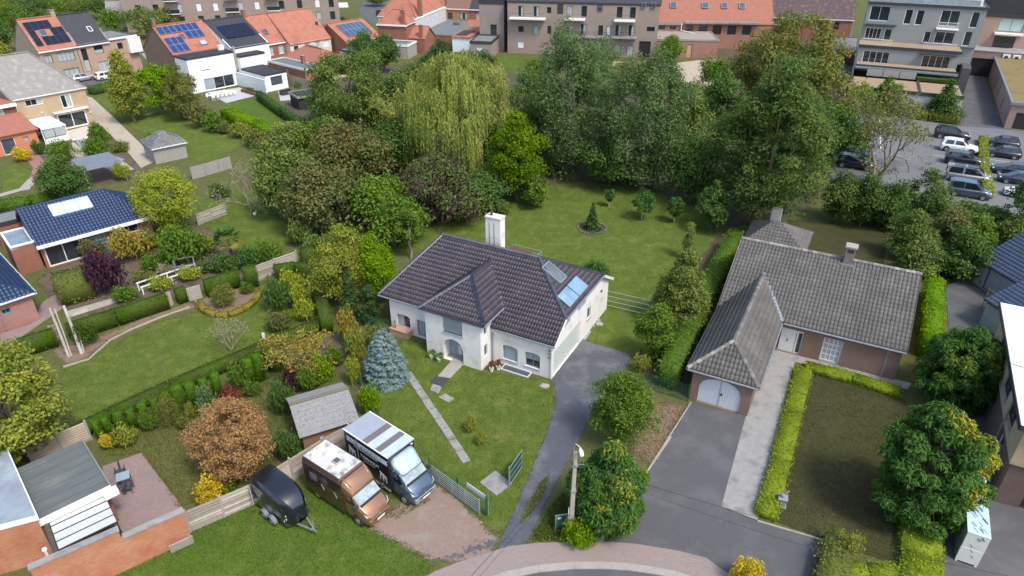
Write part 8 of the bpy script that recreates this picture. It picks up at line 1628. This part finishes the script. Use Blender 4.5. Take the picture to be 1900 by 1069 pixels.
for x in (-.3,.3): MB().box(x-.03,x+.03,-.03,.03,0,1.25).build('post', alu, kb_)
MB().box(-.27,.27,-.02,.02,.3,1.2).build('board', M('green_board', (.03,.10,.06), (.04,.13,.08), 4, .6), kb_); MB().box(-.2,.0,-.03,-.02,.95,1.1).build('label', white_trim, kb_); MB().box(-.28,.28,-.03,.03,1.2,1.25).build('top_bar', alu, kb_)
mbx = thing('letter_box', 'grey stone letter box with house number 7 beside the driveway', 'letter box', G(1111,1003), rad(-18))
stone_g = M('grey_stone_box', (.17,.17,.175), (.13,.13,.135), 4, .85, .3); MB().box(-.24,.24,-.18,.18,0,.62).build('pillar', stone_g, mbx, bevel=.015); MB().box(-.3,.3,-.24,.24,.62,.72).build('cap', stone_g, mbx, bevel=.015); MB().box(-.18,.18,-.2,.2,.72,1.05).build('box', M('box_metal', (.13,.14,.15), (.1,.11,.12), 4, .5), mbx, bevel=.02); MB().box(-.14,.14,-.215,-.2,.8,.84).build('slot', dark_metal, mbx)
text_on(mbx, '7', -.07, .83, .22, white_paint, y=-.22, name='house_number')
for z in (.15,.3,.45): MB().box(-.25,.25,-.19,.19,z,z+.012).build('joint', M('joint_pale', (.26,.26,.26)), mbx)
# bird statue on pedestal
st = thing('garden_statue', 'small grey stone bird statue on a square pedestal', 'statue', G(1449,938), rad(-20)); blst = M('statue_stone', (.27,.30,.33), (.20,.225,.25), 5, .85, .3)
MB().box(-.26,.26,-.26,.26,0,.12).build('base', blst, st, bevel=.02); MB().box(-.2,.2,-.2,.2,.12,.6).build('pedestal', blst, st, bevel=.02); MB().box(-.26,.26,-.26,.26,.6,.68).build('cap', blst, st, bevel=.02)
m = MB(); 
m.tube([(-.16,0,.78),(-.05,0,.84),(.08,0,.9),(.14,0,1.02),(.12,0,1.14),(.16,0,1.2),(.26,0,1.18)],.09,8,.02); m.lathe([(.02,0),(.11,.05),(.12,.12),(.06,.2),(.01,.22)], (-.03,0,.7), 10); m.build('bird', blst, st, True)
# bare climbing posts on the bark strip
for i, (bx, by, tx, ty, r_, h_) in enumerate(((128,663,92,572,.11,2.9),(133,662,101,573,.06,3.0),(152,657,118,567,.13,3.0),(156,654,143,612,.06,1.5))):
    b_ = G(bx,by); top = G(tx,ty,h_); m = MB(); m.tube([b_-Vector((0,0,.1)), b_.lerp(top,.5)+Vector((.03,0,0)), top], r_, 8, r_*.75); tag(m.build('bare_post', grey_wood), ['stout grey leaning post in the bark bed','thin grey pole beside the stout post','thickest grey post in front of the barrel bush','short grey stake beside the thickest post'][i], 'post')
b_ = G(367,567); tag(MB().tube([b_, b_+Vector((-.35,.1,1.6))],.04,8).build('garden_stake', grey_wood), 'leaning grey stake at the tip of the curved hedge', 'post')
# wooden edging of the lawn
pts = [(118,682),(165,668),(205,632),(245,612),(298,590),(352,571)]
ed = thing('lawn_edging', 'pale wooden edging boards along the bark strip', 'edging', G(*pts[0]))
for i in range(len(pts)-1): MB().bar(G(*pts[i])-G(*pts[0])+Vector((0,0,.06)), G(*pts[i+1])-G(*pts[0])+Vector((0,0,.06)), .07, .13).build('board', M('pale_boards', (.42,.38,.30), (.34,.3,.24), 3, .9), ed)
tag(MB().box(-.1,.1,-.05,.05,0,.5).build('marker_post', white_paint), 'small white marker on the hedge lawn', 'post').location = G(490,628)
# rails and cold frame above the upper hedge
wf = thing('raised_bed', 'white wooden bed frame behind the upper hedge', 'raised bed', G(265,548), RZ(G(265,548),G(345,520)))
for y in (0,1.0):
    MB().box(0,5.2,y,y+.08,.7,.8).build('rail', white_trim, wf)
    for x in (.1,2.6,5.1): MB().box(x-.05,x+.05,y,y+.08,0,.7).build('post', white_trim, wf)
cf = thing('metal_frame', 'grey metal cold frame among the flower beds', 'frame', G(330,520), RZ(G(318,505),G(345,500)))
for a_, b_2 in (((0,0,1.3),(1.6,0,1.3)),((1.6,0,1.3),(1.6,1.6,1.3)),((1.6,1.6,1.3),(0,1.6,1.3)),((0,1.6,1.3),(0,0,1.3)),((0,0,0),(0,0,1.3)),((1.6,0,0),(1.6,0,1.3)),((1.6,1.6,0),(1.6,1.6,1.3)),((0,1.6,0),(0,1.6,1.3))): MB().bar(a_, b_2, .07, .07).build('bar', zinc, cf)
for i, (a_, b_2, lab) in enumerate((((303,570),(322,565),'concrete panel in the first hedge gap'),((348,560),(376,552),'concrete panel in the second hedge gap'))):
    A0, B0 = G(*a_), G(*b_2); o = MB().box(0,(B0-A0).length,-.04,.04,0,1.25).build('fence_panel', M('pinkish_concrete', (.38,.33,.28), (.32,.28,.24), 3, .95, .3)); o.location = A0; o.rotation_euler = (0,0,RZ(A0,B0)); tag(o, lab, 'fence panel')
# white ornament bird on the long lawn
dk = thing('garden_ornament', 'small white goose ornament on the long lawn', 'ornament', G(473,400), .6); m = MB(); m.lathe([(.02,0),(.17,.06),(.2,.2),(.12,.34),(.02,.38)], n=12); m.tube([(.12,0,.28),(.2,0,.45),(.2,0,.6),(.3,0,.6)],.07,8,.03); m.build('body', white_paint, dk, True)
# terrace furniture far off
dt = thing('dining_table', 'long white table on the tiled terrace', 'table', G(412,181), rad(50)); MB().box(-2.2,2.2,-.5,.5,.72,.76).build('table_top', white_paint, dt)
for x in (-2,2):
    for y in (-.4,.4): MB().box(x-.04,x+.04,y-.04,y+.04,0,.72).build('leg', white_paint, dt)
for i in range(6):
    for s in ((-1,) if i > 4 else (-1,1)):
        p = G(412,181) + Matrix.Rotation(rad(50),3,'Z') @ Vector((-2+i*.78, s*.85, 0)); c_ = thing('garden_chair', 'white garden chair set along the long terrace table', 'chair', p, rad(50) + (0 if s < 0 else math.pi), 'white chairs around the long table')
        MB().box(-.22,.22,-.2,.24,.42,.47).build('seat', white_paint, c_); MB().box(-.22,.22,-.26,-.2,.47,.9).build('backrest', white_paint, c_)
        for x in (-.19,.19):
            for y in (-.18,.2): MB().box(x-.025,x+.025,y-.025,y+.025,0,.42).build('leg', white_paint, c_)
pln = thing('planter_bed', 'brown planter with grasses beside the white garden wall', 'planter', G(452,170), rad(-40)); MB().box(0,6,-.5,.5,0,.5).build('box', M('rust_box', (.14,.08,.06)), pln); m_ = link_shared('plant', shrub_mesh('dome', 300, .2, 10, 43), l_silver, pln); m_.location = (3,0,.4); m_.scale = (2.8,.5,.8)
bench = thing('lounge_set', 'dark grey lounge seats beside the black shed', 'sofa', G(532,176), rad(40)); MB().box(-1,1,-.4,.4,.1,.42).build('seat', plastic, bench); MB().box(-1,1,.4,.6,.1,.8).build('backrest', plastic, bench)
ot = thing('potted_tree', 'clipped olive tree in a pot beside the board fence', 'tree', G(556,178), 0); MB().lathe([(.3,0),(.4,.5),(.3,.5)], n=12).build('pot', dark_metal, ot); MB().tube([(0,0,.4),(0,0,1.3)],.06,6).build('trunk', pale_bark, ot); m_ = link_shared('crown', shrub_mesh('round', 700, .2, 20, 44), l_silver, ot); m_.location = (0,0,1.0); m_.scale = (.9,.9,1.5)
bbq = thing('barbecue', 'black kettle barbecue against the orange wall', 'barbecue', G(42,262), rad(50)); MB().lathe([(.05,.5),(.4,.7),(.45,.85),(.3,1.05),(.05,1.1)], n=12).build('kettle', dark_metal, bbq, True)
for k in range(3): MB().tube([(0,0,.6),(math.cos(k*2.1)*.4,math.sin(k*2.1)*.4,0)],.03,6).build('leg', dark_metal, bbq)
# loose stones and tufts on the gravel
rgv = random.Random(9); m = MB()
for i in range(90):
    p = G(rgv.uniform(700,900), rgv.uniform(935,1030)); s = rgv.uniform(.012,.035); m.lathe([(s*.4,0),(s,s*.5),(s*.5,s)], (p.x,p.y,.02), 5)
tag(m.build('pebbles', pale_concrete), 'pale pebbles strewn over the pink gravel', 'pebbles', kind='stuff')
def tufts(name, label, region, n, mat, h=.14, seed=1, w_=.03):
    rg = np.random.default_rng(seed); P = [G(*p) for p in region]; xs = [p.x for p in P]; ys = [p.y for p in P]; out = []
    X = rg.uniform(min(xs),max(xs),n*3); Y = rg.uniform(min(ys),max(ys),n*3); ins = np.zeros(len(X), bool); k = len(P)
    for i in range(k):
        a, b = P[i], P[(i+1)%k]; c = ((a.y > Y) != (b.y > Y)) & (X < (b.x-a.x)*(Y-a.y)/(b.y-a.y+1e-9)+a.x); ins ^= c
    X = X[ins][:n]; Y = Y[ins][:n]; m = len(X); q = np.stack([X,Y,np.full(m,.02)],1); d = rg.normal(0,.45,(m,3)); d[:,2] = 1; s = h*(.5+rg.random(m)); V, F = leaf_geo(q + nz_(d)*(s*.5)[:,None], rg.normal(size=(m,3))*np.array([1,1,.2]), d, s, np.full(m,w_)*(.7+.8*rg.random(m)), .1)
    tag(link(name, mesh_np(name, V, F, rg.random(m)), mat), label, 'grass', kind='stuff')
l_grass = LV('grass_blades', (.045,.085,.010), (.07,.115,.014), (.10,.135,.022), (.15,.15,.045), k=1.2, sg=1.0); l_dry = LV('dry_grass', (.10,.095,.03), (.15,.13,.05), (.08,.09,.025))
tufts('grass', 'short grass of the front lawn', [(690,720),(745,625),(800,640),(900,690),(1023,704),(1035,760),(1010,830),(975,930),(935,1000),(905,985),(800,880),(690,770)], 16000, l_grass, .07, 1, .03)
tufts('grass', 'short grass of the verge by the trailer', [(200,1069),(345,990),(480,920),(600,900),(690,975),(760,1010),(800,1045),(800,1069)], 14000, l_grass, .08, 2, .03)
tufts('grass', 'short grass of the back lawn', [(790,430),(870,395),(985,352),(1080,340),(1200,352),(1290,390),(1300,480),(1240,540),(1120,560),(1000,500),(850,460)], 12000, l_grass, .08, 3, .04)
tufts('grass', 'short grass of the hedge lawn', [(110,690),(290,598),(380,575),(470,560),(530,560),(600,600),(520,640),(140,795),(110,740)], 12000, l_grass, .07, 4, .03)
tufts('grass', 'rough grass around the copper bush', [(190,850),(250,795),(380,745),(520,690),(560,700),(550,800),(500,880),(330,945),(262,842)], 9000, l_dry, .14, 5, .04)
tufts('grass', 'weeds along the wheel tracks', [(1000,900),(1020,880),(1010,920),(985,955),(968,968)], 500, l_grass, .14, 6, .04)
tufts('grass', 'weeds between the two parked vans', [(700,960),(730,945),(790,915),(800,930),(740,965)], 500, l_grass, .12, 9, .03)
tufts('grass', 'dry blades on the mossy lawn', [(1495,690),(1680,740),(1658,1048),(1525,1002),(1432,968)], 9000, LV('mossy_blades', (.05,.045,.015), (.07,.06,.02), (.10,.085,.03)), .08, 7, .03)
tufts('grass', 'long grass under the pole and fern tree', [(985,1005),(1020,940),(1060,900),(1180,890),(1150,965),(1125,1005)], 5000, l_grass, .25, 8, .05)

def fallen(name, label, region, n, mat, seed, sz=.09):
    rg = np.random.default_rng(seed); P = [G(*p) for p in region]; xs = [p.x for p in P]; ys = [p.y for p in P]; X = rg.uniform(min(xs),max(xs),n*3); Y = rg.uniform(min(ys),max(ys),n*3); ins = np.zeros(len(X), bool); k = len(P)
    for i in range(k):
        a, b = P[i], P[(i+1)%k]; ins ^= ((a.y > Y) != (b.y > Y)) & (X < (b.x-a.x)*(Y-a.y)/(b.y-a.y+1e-9)+a.x)
    X = X[ins][:n]; Y = Y[ins][:n]; m = len(X); V, F = leaf_geo(np.stack([X,Y,.07+.03*rg.random(m)],1), np.array([0,0,1.])+rg.normal(0,.25,(m,3)), rg.normal(size=(m,3)), sz*(.6+.8*rg.random(m)), sz*.6*(.6+.8*rg.random(m)))
    tag(link(name, mesh_np(name, V, F, rg.random(m)), mat), label, 'leaves', kind='stuff')
l_fall = LV('fallen', (.14,.08,.04), (.22,.14,.06), (.30,.22,.10), (.35,.30,.18), k=.9, sg=1.0)
fallen('fallen_leaves', 'brown leaves fallen around the copper bush', [(330,930),(300,860),(400,790),(540,800),(560,860),(480,900)], 700, l_fall, 1)
fallen('fallen_leaves', 'pale leaf specks on the mossy lawn', [(1495,690),(1680,740),(1658,1048),(1525,1002),(1432,968)], 700, l_fall, 2, .06)
fallen('fallen_leaves', 'dry leaves on the mulch bed by the driveway', [(1200,745),(1282,748),(1245,815),(1210,870),(1170,840),(1160,770)], 1500, l_fall, 3, .1)
fallen('fallen_leaves', 'scattered leaves on the white house lawn', [(690,770),(745,640),(900,690),(1020,710),(1005,830),(935,1000)], 350, l_fall, 4, .07)
fallen('fallen_leaves', 'leaves blown onto the house driveway edge', [(1095,640),(1176,660),(1120,760),(1060,870),(1020,930),(1060,800)], 260, l_fall, 5, .07)
